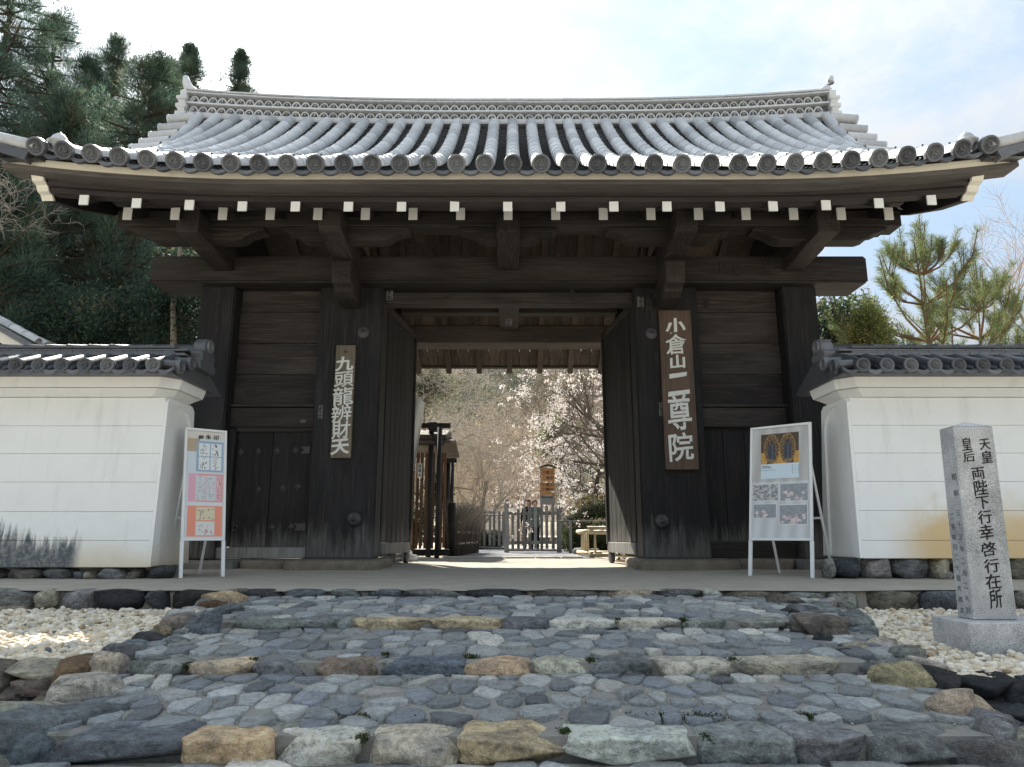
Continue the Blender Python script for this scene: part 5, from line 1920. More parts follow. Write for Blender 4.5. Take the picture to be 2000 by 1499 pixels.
for k, (ch, px, py, w, h) in enumerate([('天', 1924, 868, 21, 21), ('皇', 1928, 893, 22, 24), ('皇', 1889, 867, 19, 25), ('后', 1893, 892, 23, 21), ('両', 1911, 925, 25, 23), ('陛', 1916, 953, 27, 29), ('下', 1920, 982, 25, 24),
                                        ('行', 1924, 1010, 27, 26), ('幸', 1927, 1040, 28, 29), ('啓', 1931, 1073, 30, 27), ('行', 1937, 1105, 30, 26), ('在', 1940, 1136, 30, 28), ('所', 1945, 1170, 25, 36)]):
    p = at(px, py, 4.40); s = (p.y * .978 + (p.z - CAM_Z) * .208) / 1387
    brush('engraved_character', ch, p.x, 4.401 + max(0, p.z) * 0.0042, p.z, w * s, h * s, INK, mo, 0.0035, 0.006, 0.12, k + 30)
# small worn characters on the left flank
def flank(p):
    # p: (x along the flank from front to back, y offset, z) -> left face, which leans a little
    f = (p[2] + 0.045) / 1.155
    return (2.735 + 0.027 * f - 0.0015 + (p[1] - 0.0) * 1.0, 4.40 + 0.16 - p[0], p[2])
for k, (ch, u, z) in enumerate([('昭', .115, .80), ('和', .115, .70)] + [(c, .115, .58 - i * .072) for i, c in enumerate('三十三年二月二九日')] + [(c, .05, .56 - i * .062) for i, c in enumerate('二尊院日二十一代建之')]):
    h = 0.036 if k > 1 else 0.044
    brush('worn_character', ch, u, 0.0, z, h, h * 0.9, GREY_INK, mo, 0.002, 0.0, 0.0, k, X=flank)

# ================================================================== NOTICE STANDS
def a_stand(label, cx, cy, rz, W, z0, z1, panel_fn):
    r = thing('notice_stand', label, 'notice stand', (cx, cy, 0.0), 'white framed notice stands before the gate', rz=rz)
    lean = 0.33
    fr = 0.028
    def part(nm, mat, f, bev=0.004):
        b = MB(); f(b)
        o = link(nm, b.mesh(nm, mat, bevel=bev), r, False)
        return o
    def ly(z): return lean * (z - 0.0) / z1      # the board leans back
    def slab(b, x0, x1, za, zb, y0, y1):
        b.add([(x0, y0 + ly(za), za), (x1, y0 + ly(za), za), (x1, y1 + ly(za), za), (x0, y1 + ly(za), za),
               (x0, y0 + ly(zb), zb), (x1, y0 + ly(zb), zb), (x1, y1 + ly(zb), zb), (x0, y1 + ly(zb), zb)],
              [(0, 3, 2, 1), (4, 5, 6, 7), (0, 1, 5, 4), (1, 2, 6, 5), (2, 3, 7, 6), (3, 0, 4, 7)])
    part('panel', WHITE_METAL, lambda b: slab(b, -W / 2 + 0.01, W / 2 - 0.01, z0 + 0.01, z1 - 0.01, 0.0, 0.012), 0)
    part('frame_rail', WHITE_METAL, lambda b: slab(b, -W / 2, W / 2, z1 - fr, z1, -0.02, 0.02))
    part('frame_rail', WHITE_METAL, lambda b: slab(b, -W / 2, W / 2, z0, z0 + fr, -0.02, 0.02))
    for sx in (-1, 1):
        a, c = sorted((sx * W / 2, sx * (W / 2 - fr)))
        part('frame_stile', WHITE_METAL, lambda b: slab(b, a, c, z0 + fr, z1 - fr, -0.02, 0.02))
        part('leg', WHITE_METAL, lambda b: slab(b, a - .004, c + .004, 0.0, z0 - 0.001, -0.018, 0.018))
        def back(b, sx=sx):
            b.tube([(sx * (W / 2 - 0.05), 0.04 + ly(z1 * .8), z1 * 0.8), (sx * (W / 2 - 0.05), 0.74, 0.0)], 0.018, 4)
        part('rear_leg', WHITE_METAL, back)
    part('rear_brace', WHITE_METAL, lambda b: b.box(-W / 2 + 0.06, W / 2 - 0.06, 0.52, 0.535, 0.62, 0.645))
    # print surfaces lie in the leaning plane
    r['lean'] = lean / z1
    return r


def lean_all(objs, k):
    for o in objs:
        n = len(o.data.vertices); a = np.empty(n * 3, dtype=np.float32)
        o.data.vertices.foreach_get('co', a); a = a.reshape(-1, 3)
        a[:, 1] += k * a[:, 2]
        o.data.vertices.foreach_set('co', a.ravel()); o.data.update()


rp = random.Random(3)
def strokes(n, seed, lo=(0.05, 0.05), hi=(0.95, 0.95), horiz=False):
    r = random.Random(seed)
    return [(r.uniform(lo[0], hi[0]), r.uniform(lo[1], hi[1]), r.uniform(0, PI), r.uniform(.05, .16), r.uniform(.012, .035)) for _ in range(n)]


def stroke_at(S, u, v, asp=1.0):
    for (x, y, t, l, w) in S:
        dx, dy = (u - x) * asp, v - y
        a = dx * math.cos(t) + dy * math.sin(t); b = -dx * math.sin(t) + dy * math.cos(t)
        if abs(a) < l and abs(b) < w: return True
    return False


# --- left: seal-stamp notice
LW, LZ0, LZ1 = 0.46, 0.385, 1.64
cl = (on(352, 1130, 0.0) + Vector((0.34, 0.14, 0)))
ls = a_stand('slim white stand with blue, pink and orange sample sheets before the left wall end', -3.32, 7.87, math.radians(39), LW, LZ0, LZ1, None)
k = ls['lean']
pr = []
pr.append(print_panel('backing_sheet', -LW / 2 + .03, LW / 2 - .03, LZ0 + .03, LZ1 - .03, -0.003, 12, 40, lambda u, v: (0.46, 0.36, 0.24) if (v < 0.20 and u < .30 and v > .07) else (0.66, 0.62, 0.56) if v < 0.07 else (0.62, 0.68, 0.74) if v < .42 else (0.70, 0.73, 0.76), ls))


def goshuin(seed, tone=(0.03, 0.03, 0.035)):
    S = strokes(9, seed, (.35, .06), (.68, .92)); T = strokes(5, seed + 50, (.1, .1), (.25, .9)); R = random.Random(seed)
    sx, sy = R.uniform(.35, .5), R.uniform(.35, .55)
    def f(u, v):
        if stroke_at(S, u, v): return tone
        if stroke_at([(a, b, c, l * .5, w * .6) for a, b, c, l, w in T], u, v): return tone
        if abs(u - sx) < .13 and abs(v - sy) < .10 and (int(u * 40) + int(v * 40)) % 2: return (0.55, 0.42, 0.30)
        return (0.74, 0.77, 0.78)
    return f


def sheet(x0, x1, z0, z1, fn, nu=30, nv=40, y=-0.0045, nm='sample_sheet'):
    pr.append(print_panel(nm, x0, x1, z0, z1, y, nu, nv, fn, ls))


W0 = LW / 2
HZ = LZ1 - LZ0
def zz(f): return LZ1 - HZ * f
sheet(-.10, W0 - .035, zz(.395), zz(.115), lambda u, v: (0.30, 0.42, 0.55), 4, 4)
for q, (ux, vz) in enumerate(((-.075, .135), (.055, .135), (-.075, .262), (.055, .262))):
    sheet(ux, ux + .118, zz(vz + .118), zz(vz), goshuin(q + 1, (0.03, 0.03, 0.035) if q < 3 else (0.30, 0.27, 0.24)), 26, 34, -.006)
sheet(-W0 + .055, W0 - .035, zz(.665), zz(.415), lambda u, v: (0.74, 0.40, 0.50) if u < .25 else (0.80, 0.30, 0.30) if (u > .93 or v < .03 or v > .97) else (0.76, 0.44, 0.50), 20, 20)
def ghost(seed):
    S = strokes(8, seed, (.1, .05), (.9, .95))
    return lambda u, v: (0.36, 0.38, 0.40) if stroke_at([(a, b, c, l * 1.3, w) for a, b, c, l, w in S], u, v) else (0.62, 0.64, 0.66)
for q, (ux, uz) in enumerate(((-.10, .43), (.015, .43), (-.10, .545), (.015, .545))):
    sheet(ux, ux + .105, zz(uz + .11), zz(uz), ghost(q + 20), 22, 28, -.006)
TS = strokes(16, 77, (.1, .03), (.9, .97))
sheet(.135, .175, zz(.64), zz(.43), lambda u, v: (0.25, 0.14, 0.12) if stroke_at([(a, b, c, .3, .012) for a, b, c, l, w in TS], u, v) else (0.76, 0.48, 0.50), 8, 44, -.006)
sheet(-W0 + .055, W0 - .035, zz(.965), zz(.70), lambda u, v: (0.82, 0.30, 0.20) if u < .25 or v > .04 else (0.80, 0.36, 0.24), 8, 8)
def paint(seed, bg, cols):
    S = strokes(14, seed, (.06, .08), (.94, .92)); R = random.Random(seed)
    cc = [R.choice(cols) for _ in S]
    def f(u, v):
        for s, c in zip(S, cc):
            if stroke_at([(s[0], s[1], s[2], s[3] * .8, s[4])], u, v): return c
        return bg
    return f
sheet(-.085, .115, zz(.825), zz(.71), paint(31, (0.70, 0.62, 0.44), [(.25, .18, .14), (.60, .25, .18), (.38, .30, .22)]), 40, 26, -.006)
sheet(-.085, .115, zz(.955), zz(.835), paint(33, (0.72, 0.70, 0.66), [(.16, .13, .13), (.62, .20, .20), (.25, .30, .45), (.30, .28, .26)]), 40, 26, -.006)
for q, ch in enumerate('御朱印'):
    V, F = glyphs(ch, 1, 0.01)
    P = np.stack([-.06 + q * .085 + V[:, 0] * .058, -.006 - 0.003 * (V[:, 2] + .5), zz(.075) + V[:, 1] * .055 + V[:, 0] * .006], 1)
    pr.append(link('heading_character', mesh_py('heading_character', P, F, INK), ls, False))
lean_all(pr, k)

# --- right: poster stand
RW, RZ0, RZ1 = 0.71, 0.385, 1.70
rs = a_stand('wide white stand with a golden statue poster and flower photographs before the right pillar', 2.91, 7.965, math.radians(-42), RW, RZ0, RZ1, None)
k = rs['lean']
pr = []
HZ2 = RZ1 - RZ0
def zr_(f): return RZ1 - HZ2 * f
def rsheet(nm, x0, x1, f0, f1, fn, nu, nv, y=-.004): pr.append(print_panel(nm, x0, x1, zr_(f1), zr_(f0), y, nu, nv, fn, rs))
rsheet('backing_sheet', -RW / 2 + .03, RW / 2 - .03, .022, .978, lambda u, v: tuple(c * (0.92 + 0.10 * math.sin(u * 25 + v * 6)) for c in ((0.55, 0.54, 0.52) if v < .5 else (0.66, 0.68, 0.70))), 40, 20, -.003)
def statues(u, v):
    n = mnoise.noise(Vector((u * 22, v * 26, 1))) + .5 * mnoise.noise(Vector((u * 60, v * 60, 4)))
    base = np.array((0.075, 0.045, 0.02)) * (1 + .9 * n)
    if v > .62 and (abs(u - .5) < .16 * (v - .45) / .5 or u < .16 or u > .86):
        base = np.array((0.55, 0.30, 0.07)) * (1 + .6 * n)
    for cx in (.29, .71):
        du = (u - cx) / .215; dv = (v - .50) / .49
        d = math.sqrt(du * du + dv * dv)
        if .86 < d < 1.0: base = np.array((0.26, 0.15, 0.05)) * (1 + 1.2 * n)
        elif d <= .86: base = np.array((0.14, 0.085, 0.035)) * (1 + 1.3 * n)
        w = .045 if v < .34 else .085 if v < .80 else .07
        if .22 < v < .34 and (u - cx) ** 2 / .0016 + (v - .29) ** 2 / .0036 < 1: base = np.array((0.035, 0.035, 0.045))
        if .35 < v < .86 and abs(u - cx) < w: base = np.array((0.04, 0.045, 0.06)) * (1 + 1.4 * max(0, 1 - abs(u - cx - .015) / .03) + .5 * n)
        if .86 <= v < .93 and abs(u - cx) < .13: base = np.array((0.22, 0.14, 0.06)) * (1 + n)
    return tuple(np.clip(base, 0.004, 1))
rsheet('statue_poster', -.225, .215, .075, .345, statues, 80, 62, -.006)
TX = strokes(40, 91, (.03, .1), (.97, .95))
def caption(u, v):
    if u < .42 and .40 < v < .44: return (0.25, 0.32, 0.40)
    if u < .3 and .24 < v < .32 and int(u * 60) % 2: return (0.30, 0.36, 0.44)
    if u > .80 and .08 < v < .72 and (int(u * 40) % 3 == 0) and int(v * 40) % 2: return (0.25, 0.34, 0.44)
    if .45 < u < .75 and int(v * 26) % 3 == 0 and int(u * 70) % 3: return (0.58, 0.70, 0.80)
    return (0.64, 0.76, 0.84)
rsheet('poster_caption', -.225, .215, .345, .475, caption, 60, 34, -.006)
V, F = glyphs('Why', 1, 0.0)
P = np.stack([-.160 + V[:, 0] * .10, -.0085 - .002 * (V[:, 2] + .5), zr_(.370) + V[:, 1] * .036], 1)
pr.append(link('poster_word', mesh_py('poster_word', P, F, plain('blue_grey_print', (0.10, 0.15, 0.20), 0.6)), rs, False))
def flowers(seed, n):
    r = random.Random(seed)
    fl = [(r.uniform(.1, .9), r.uniform(.5, .95), r.uniform(.05, .1), r.choice([(0.66, 0.50, 0.50), (0.72, 0.62, 0.60), (0.58, 0.40, 0.40), (0.62, 0.58, 0.50)])) for _ in range(n)]
    def f(u, v):
        if u < .015 or u > .985 or v < .03 or v > .97: return (0.78, 0.80, 0.80)
        c = np.array((0.30, 0.32, 0.35)) * (1 + .25 * mnoise.noise(Vector((u * 8, v * 8, seed))))
        for x, y, rr, cc in fl:
            d = math.hypot((u - x) * 1.4, v - y)
            t = math.atan2(v - y, (u - x) * 1.4)
            if d < rr * (1 + .25 * math.cos(5 * t)):
                c = np.array(cc) * (.75 + .5 * d / rr)
        return tuple(c)
    return f
def pebbles_print(u, v):
    if u < .02 or u > .98 or v < .03 or v > .97 or abs(u - .68) < .01: return (0.78, 0.80, 0.80)
    a = mnoise.noise(Vector((u * 7, v * 9, 2))); b = mnoise.noise(Vector((u * 15, v * 19, 7)))
    return (0.50, 0.52, 0.55) if a > .1 else (0.42, 0.36, 0.26) if b > .15 else (0.10, 0.11, 0.13) if b < -.2 else (0.30, 0.33, 0.38)
rsheet('photo_print', -RW / 2 + .035, -.015, .515, .668, pebbles_print, 44, 30, -.006)
rsheet('photo_print', -.005, RW / 2 - .04, .520, .675, flowers(5, 12), 44, 30, -.006)
rsheet('photo_print', -RW / 2 + .04, -.04, .690, .815, flowers(8, 10), 44, 26, -.006)
rsheet('photo_print', -.015, RW / 2 - .05, .700, .870, flowers(12, 16), 44, 30, -.006)
lean_all(pr, k)

# ================================================================== BEYOND THE GATE: LOW THINGS
yard = link('garden_ground', mesh_np('garden_ground', [(-30, 14.0, -0.012), (30, 14.0, -0.012), (30, 60, 0.02), (-30, 60, 0.02)], np.array([[0, 1, 2, 3]]), SAND)); yard['kind'] = 'structure'
gp = link('gravel_path', mesh_np('gravel_path', [(-1.35, 14.42, 0.0), (1.65, 14.42, 0.0), (2.2, 24, 0.012), (-1.7, 24, 0.012)], np.array([[0, 1, 2, 3]]), BLUEGRAVEL)); gp['kind'] = 'structure'
kerb = thing('kerb', None, None, (0, 14.3, 0), kind='structure')
KS = plain('kerb_stone', (0.50, 0.48, 0.44), 0.8, var=0.12)
for (a, b_) in ((-1.35, -0.62), (-.61, -.15), (-.14, .45), (.46, .95), (.96, 1.38)):
    box('kerb_stone', a, b_ - 0.01, 14.15, 14.40, -0.02, 0.03 + random.uniform(0, .008), KS, kerb, 0.012)


def banner():
    t = thing('banner', 'tall white cloth banner in a white weighted foot behind the left door leaf', 'banner', (-1.80, 12.6, 0))
    b = MB()
    b.box(-2.05, -1.62, 12.45, 12.8, 0.0, 0.11); b.build('foot', WHITE_PLASTIC, t, bevel=0.035, seg=3)
    b = MB(); b.lathe([(0.17, 0.11), (0.15, 0.17), (0.08, 0.22), (0.05, 0.24), (0.05, 0.38), (0.02, 0.39)], 16, (-1.88, 12.62, 0)); b.build('socket', WHITE_PLASTIC, t, smooth=True)
    b = MB(); b.tube([(-1.90, 12.62, 0.3), (-1.90, 12.62, 3.0)], 0.014, 6); b.tube([(-1.92, 12.62, 2.82), (-1.55, 12.62, 2.90)], 0.01, 6); b.build('pole', WHITE_METAL, t, smooth=True)
    V, F = [], []
    for i in range(9):
        for j in range(30):
            f, g = i / 8, j / 29
            z = 2.84 - g * 2.2
            x = -1.89 + f * (0.33 - 0.30 * g ** 1.1) + (-0.06 * f if g == 0 else 0)
            V.append((x, 12.60 + 0.03 * math.sin(f * 7 + g * 6), z + 0.08 * f * (1 - g) - (0.10 * max(0, f - .75) * 4 * (1 - min(1, g * 12)))))
    link('cloth', mesh_np('cloth', V, quads_grid(9, 30), WHITE_PLASTIC, True), t)
    for q, (ch, px, py) in enumerate((('小', 801, 826), ('倉', 801, 845), ('山', 800, 862), ('二', 799, 876), ('尊', 799, 890))):
        p = at(px + 1, py, 12.56); s = 12.3 / 1387
        brush('banner_character', ch, p.x, 12.565, p.z, 8 * s, 12 * s, INK, t, 0.002, 0.01, 0.0, q)


banner()

# --- slatted lattice gate with a small thatched roof, left behind the gate
RED_SLAT = wood('red_brown_slat', 2, (0.06, 0.03, 0.018), (0.13, 0.068, 0.042), (0.20, 0.11, 0.07))
BLACKPOST = plain('blackened_post', (0.022, 0.021, 0.023), 0.6, var=0.2)
THATCH = wood('bark_thatch', 0, (0.05, 0.04, 0.032), (0.11, 0.088, 0.07), (0.18, 0.15, 0.12))
lg = thing('lattice_gate', 'small roofed lattice gate with red brown slats and black posts', 'gate', (-1.9, 15.3, 0))
for px, pyb, Y, r in ((836, 1088, 15.2, .055), (853, 1090, 14.6, .05), (872, 1080, 16.6, .05), (880, 1076, 17.2, .045)):
    p = at(px, pyb, Y); top = at(px + 3, 835 if Y < 15.5 else 900, Y)
    b = MB(); b.tube([(p.x, Y, -0.02), (p.x + 0.01, Y, top.z)], r, 8); b.build('post', BLACKPOST, lg, smooth=True)
p = at(853, 880, 14.6); q = at(868, 900, 16.0)
for px in (803, 812, 820, 829, 843, 860, 866):
    Y = 15.4 if px < 845 else 16.3
    a = at(px, 1076, Y); c = at(px + 2, 885, Y)
    b = MB(); b.box(a.x - .03, a.x + .03, Y - .025, Y + .025, 0.16, c.z); b.build('slat', RED_SLAT, lg, bevel=0.004)
a, c = at(798, 1078, 15.4), at(878, 1078, 15.4)
box('sill', a.x, c.x, 15.34, 15.48, 0.02, 0.15, WPLAIN, lg, 0.01)
for py in (866, 832):
    a, c = at(790, py, 15.2), at(868 if py == 866 else 880, py, 15.2)
    box('cross_beam', a.x, c.x, 15.12, 15.26, a.z - .05, a.z + .05, BLACKPOST, lg, 0.008)
a = at(846, 835, 15.1); box('beam_head', a.x - .09, a.x + .09, 15.0, 15.3, a.z - .08, a.z + .1, BLACKPOST, lg, 0.01)
a, c = at(872, 900, 16.5), at(888, 900, 16.5)
box('rear_beam', a.x - .1, c.x + .05, 16.4, 16.55, a.z - .05, a.z + .05, BLACKPOST, lg, 0.008)
a, c = at(790, 858, 15.3), at(874, 868, 15.3)
prism('thatch_roof', [(15.05, a.z - .05), (15.05, a.z + .06), (16.0, a.z + .30), (17.2, a.z - .02), (17.2, a.z - .13), (16.0, a.z + .12)], a.x - 1.5, c.x, 'x', THATCH, lg, 0.02)
prism('thatch_layer', [(15.02, a.z - .13), (15.02, a.z - .06), (16.0, a.z + .10), (17.3, a.z - .14), (17.3, a.z - .20), (16.0, a.z + .02)], a.x - 1.5, c.x + .12, 'x', THATCH, lg, 0.02)
# leaning brace
b = MB(); b.tube([at(846, 848, 14.9), at(853, 870, 14.9), at(862, 892, 15.2)], [.04, .04, .03], 6); b.build('brace', BLACKPOST, lg, smooth=True)
# OPEN plate
t = thing('open_sign', 'small white upright plate with black characters hung on the lattice slats', 'sign', at(819, 920, 15.3))
a, c = at(815, 934, 15.32), at(824.5, 905, 15.32)
box('plate', a.x, c.x, 15.325, 15.34, a.z, c.z, WHITE_PLASTIC, t, 0.002)
for q, ch in enumerate('営業中'):
    brush('plate_character', ch, (a.x + c.x) / 2, 15.325, c.z - (c.z - a.z) * (.2 + .3 * q), .065, .075, INK, t, .002, .01, 0, q)

# --- brushwood fence
bf = thing('brushwood_fence', 'bundled brushwood fence with a dark post and bamboo ties, feathery on top', 'fence', (-1.6, 16.0, 0))
BRUSH = by_attr('brushwood', 0.9, 0.1)
pA, pB = on(890, 1086, 0.0), Vector((-1.30, 19.0, 0.0))
pA = Vector((-1.28, 15.6, 0)); pB = Vector((-0.98, 18.6, 0))
V, F, C, kk = [], [], [], 0
for i in range(2600):
    f = random.random()
    base = pA.lerp(pB, f) + Vector((random.gauss(0, .05), 0, 0))
    hgt = random.uniform(.7, .95) if random.random() < .6 else random.uniform(.95, 1.30)
    tipx = random.gauss(.05, .12) * (hgt ** 2); tipy = random.gauss(0, .12) * hgt
    w = .006
    m = base + Vector((tipx * .25, tipy * .2, hgt * .6)); tp = base + Vector((tipx * 1.6, tipy, hgt))
    V += [base + Vector((-w, 0, 0)), base + Vector((w, 0, 0)), m + Vector((w, 0, 0)), m + Vector((-w, 0, 0)), tp]
    F += [(kk, kk + 1, kk + 2, kk + 3), (kk + 3, kk + 2, kk + 4)]
    g = random.uniform(.6, 1.4)
    C += [(.13 * g, .105 * g, .085 * g)] * 2 + [(.17 * g, .15 * g, .13 * g)] * 2 + [(.30 * g, .27 * g, .24 * g)]
    kk += 5
bo = link('brushwood', mesh_py('brushwood', V, F, BRUSH, False, C), bf); bo['kind'] = 'stuff'
b = MB(); b.tube([pA + Vector((-.02, -.06, 0)), pA + Vector((-.02, -.06, 1.12))], .085, 10); b.build('post', WPLAIN, bf, smooth=True)
b = MB(); b.tube([pB + Vector((0, .05, 0)), pB + Vector((0, .05, .95))], .06, 8); b.build('post', WPLAIN, bf, smooth=True)
for z in (.26, .50, .72):
    b = MB(); b.tube([pA.lerp(pB, g) + Vector((.10, 0, z + .012 * math.sin(g * 30))) for g in np.linspace(0.02, 1, 10)], .022, 6); b.build('bamboo_tie', BAMBOO, bf, smooth=True)
    for g in np.linspace(.08, .95, 7):
        c = pA.lerp(pB, g) + Vector((.115, 0, z)); b = MB(); b.lathe([(.01, -.03), (.032, -.02), (.032, .02), (.01, .03)], 8, c, axis='y'); b.build('knot', KS, bf, smooth=True)

# --- picket fence with its gate
pf = thing('picket_fence', 'grey weathered picket gate with pointed posts across the garden path', 'fence', (0.2, 18.6, 0))
def picket(x, y, z0, z1, w=.075, t=.03, nm='picket', pointed=True, rz=0):
    b = MB()
    top = [(x - w / 2, z0), (x + w / 2, z0), (x + w / 2, z1 - .05), (x + w * .42, z1 - .012), (x + w * .25, z1), (x - w * .25, z1), (x - w * .42, z1 - .012), (x - w / 2, z1 - .05)]
    b.prism(top, y - t / 2, y + t / 2, 'y'); return b.build(nm, WGREY, pf, bevel=0)
k186 = lambda px, Y: (px - 1000) / 1387 * (Y * .978)
for px, top in ((1001.5, 985), (1012.5, 985), (1024, 986), (1035, 988), (1046, 989), (1058, 991), (1068, 988), (1080, 988)):
    Y = 18.7
    picket(k186(px, Y), Y, 0.10, zat(top, Y))
for px, top, base in ((989.5, 975, 1080), (1092, 978, 1078)):
    Y = 18.6
    x = k186(px, Y); zt = zat(top, Y)
    b = MB(); b.box(x - .06, x + .06, Y - .06, Y + .06, -0.02, zt - .10); b.build('gate_post', WGREY, pf, bevel=.008)
    b = MB(); b.lathe([(.05, -.10), (.055, -.08), (.035, -.07), (.05, -.045), (.04, -.015), (.004, .0)], 10, (x, Y, zt)); b.build('post_cap', WGREY, pf, smooth=True)
for py in (1003, 1060):
    a, c = k186(990, 18.75), k186(1092, 18.75); z = zat(py, 18.75)
    box('rail', a, c, 18.72, 18.76, z - .04, z + .04, WGREY, pf, .004)
a, c = k186(985, 18.7), k186(1092, 18.7); z = zat(1074, 18.7)
box('threshold', a, c, 18.66, 18.74, z - .035, z + .01, WGREY, pf, .004)
# the other leaf stands swung back
for i, (px, top, bot) in enumerate(((937, 996, 1066), (946, 998, 1066), (957, 999, 1066), (965, 999, 1067), (975, 999, 1067), (983, 1000, 1068))):
    Y = 22.5 - i * .25
    picket(k186(px, Y), Y, zat(bot, Y), zat(top, Y), w=.075)
a, c = at(929, 1069, 22.6), at(988, 1071, 21.2)
b = MB(); b.tube([a, c], .03, 4); b.build('rail', WGREY, pf)
a, c = at(932, 1006, 22.6), at(986, 1006, 21.2)
b = MB(); b.tube([a, c], .03, 4); b.build('rail', WGREY, pf)
a = at(928, 1078, 20.0); b = MB(); b.box(a.x - .07, a.x + .07, 19.93, 20.07, -.02, zat(998, 20)); b.build('gate_post', WGREY, pf, bevel=.008)

# --- wooden notice board beyond the pickets
nb = thing('notice_board', 'orange brown roofed wooden notice board with black writing beside the picket gate', 'notice board', (1.0, 20.4, 0))
Y = 20.4
a, c = at(1057, 941, Y), at(1083, 915, Y)
BOARD = wood('orange_board', 0, (0.24, 0.115, 0.045), (0.36, 0.185, 0.08), (0.44, 0.25, 0.12))
box('upper_board', a.x, c.x, Y, Y + .04, a.z, c.z, BOARD, nb, .004)
prism('little_roof', [(a.x - .06, c.z + .0), ((a.x + c.x) / 2, c.z + .075), (c.x + .06, c.z + .0), (c.x + .06, c.z + .03), ((a.x + c.x) / 2, c.z + .115), (a.x - .06, c.z + .03)], Y - .10, Y + .14, 'y', WPLAIN, nb, 0)
a2, c2 = at(1055, 967, Y), at(1084, 943, Y)
box('lower_board', a2.x, c2.x, Y, Y + .04, a2.z, c2.z, BOARD, nb, .004)
a3, c3 = at(1055, 986, Y), at(1083, 968, Y)
box('grey_plate', a3.x, c3.x, Y, Y + .03, a3.z, c3.z, plain('grey_plate', (0.24, 0.235, 0.23), .6), nb, .004)
box('white_card', at(1077, 962, Y).x, at(1083, 962, Y).x, Y - .006, Y - .001, at(1077, 963, Y).z, at(1077, 959, Y).z, WHITE_PLASTIC, nb, 0)
for px in (1058, 1081):
    x = at(px, 1000, Y).x
    b = MB(); b.box(x - .03, x + .03, Y + .045, Y + .10, 0, c.z); b.build('post', WGREY, nb, bevel=.005)
for q, (txt, x0, x1, py, hh) in enumerate((('小倉山', a.x, c.x, 923, .11), ('二尊院', a.x, c.x, 934, .10), ('小倉山', a2.x, c2.x, 947, .09), ('二尊院', a2.x, c2.x, 956, .08), ('Nison-in-Temple', a3.x, c3.x, 972, .085))):
    brush('board_writing', txt, (x0 + x1) / 2, Y, zat(py, Y), (x1 - x0) * .8, hh, INK, nb, .004, .004, 0, q)

# --- low bamboo cage over a drain, right
bc = thing('bamboo_cage', 'low cage of pale bamboo poles beside the right door leaf', 'bamboo frame', (2.1, 14.6, 0))
x0, x1, y0, y1 = 1.60, 3.4, 14.7, 16.6
for (z, ys_) in ((.05, (14.7, 16.6)), (.50, (14.7, 16.6)), (.58, (14.85,))):
    for y in ys_:
        b = MB(); b.tube([(x0 - .05 if y < 15 else x0 - .1, y, z), (x1, y, z)], .042, 8); b.build('bamboo_pole', BAMBOO, bc, smooth=True)
for z in (.05, .50):
    b = MB(); b.tube([(x0, y0 - .06, z + .02), (x0 - .10, y1, z + .02)], .042, 8); b.build('bamboo_pole', BAMBOO, bc, smooth=True)
for q, (xa, xb) in enumerate(((1.68, 1.68), (1.62, 1.62), (1.95, 2.45), (2.6, 2.3), (2.9, 2.9))):
    b = MB(); b.tube([(xa, 14.72 if q != 1 else 15.6, .05), (xb, 14.72 if q != 1 else 15.6, .50)], .025, 6); b.build('bamboo_stay', BAMBOO, bc, smooth=True)
for y in (15.1, 15.5, 15.9, 16.3):
    b = MB(); b.tube([(x0 - .03, y, .05), (x0 - .03, y, .52)], .028, 6); b.build('bamboo_stay', BAMBOO, bc, smooth=True)

# --- iron handrail with wire before the hedge
hr = thing('handrail', 'thin dark rail on posts in front of the trimmed hedge', 'railing', (1.6, 18.2, 0))
z = zat(1018, 18.2)
b = MB(); b.tube([(k186(1091, 18.2), 18.2, z), (3.8, 18.2, z)], .018, 6); b.build('top_rail', WGREY, hr, smooth=True)
for px in (1114, 1200):
    x = k186(px, 18.2); b = MB(); b.tube([(x, 18.2, -.02), (x, 18.2, z)], .04, 6); b.build('post', WGREY, hr, smooth=True)
st = thing('low_stone', 'low grey stone block at the end of the kerb by the hedge', 'stone', (1.5, 16.4, 0))
rock('stone_block', (1.62, 17.3, .06), (.18, .12, .10), GREY, st, 1201, boxy=4)
rock('stone_block', (1.95, 17.5, .06), (.15, .12, .08), BROWN, st, 1202, boxy=4)

# --- stone stair far up the path
sf = thing('far_stairs', None, None, (-.6, 34, 0), kind='structure')
for i in range(9):
    box('stair', -2.2, 0.6, 34 + i * .9, 34.9 + i * .9, 0, 0.22 + .21 * i, KS, sf, .01)

# ================================================================== PEOPLE
SKIN = plain('skin', (0.55, 0.36, 0.27), .6, var=.03)
HAIRB = plain('dark_brown_hair', (0.045, 0.025, 0.018), .55, var=.15)
TEAL = plain('teal_jacket', (0.075, 0.135, 0.135), .85, var=.1)
BLKC = plain('black_cloth', (0.012, 0.012, 0.016), .9, var=.1)
NAVY = plain('dark_trousers', (0.014, 0.017, 0.026), .9, var=.1)
LBLUE = plain('pale_blue_cloth', (0.42, 0.52, 0.62), .85, var=.06)
SHOE = plain('dark_shoe', (0.02, 0.02, 0.02), .6)


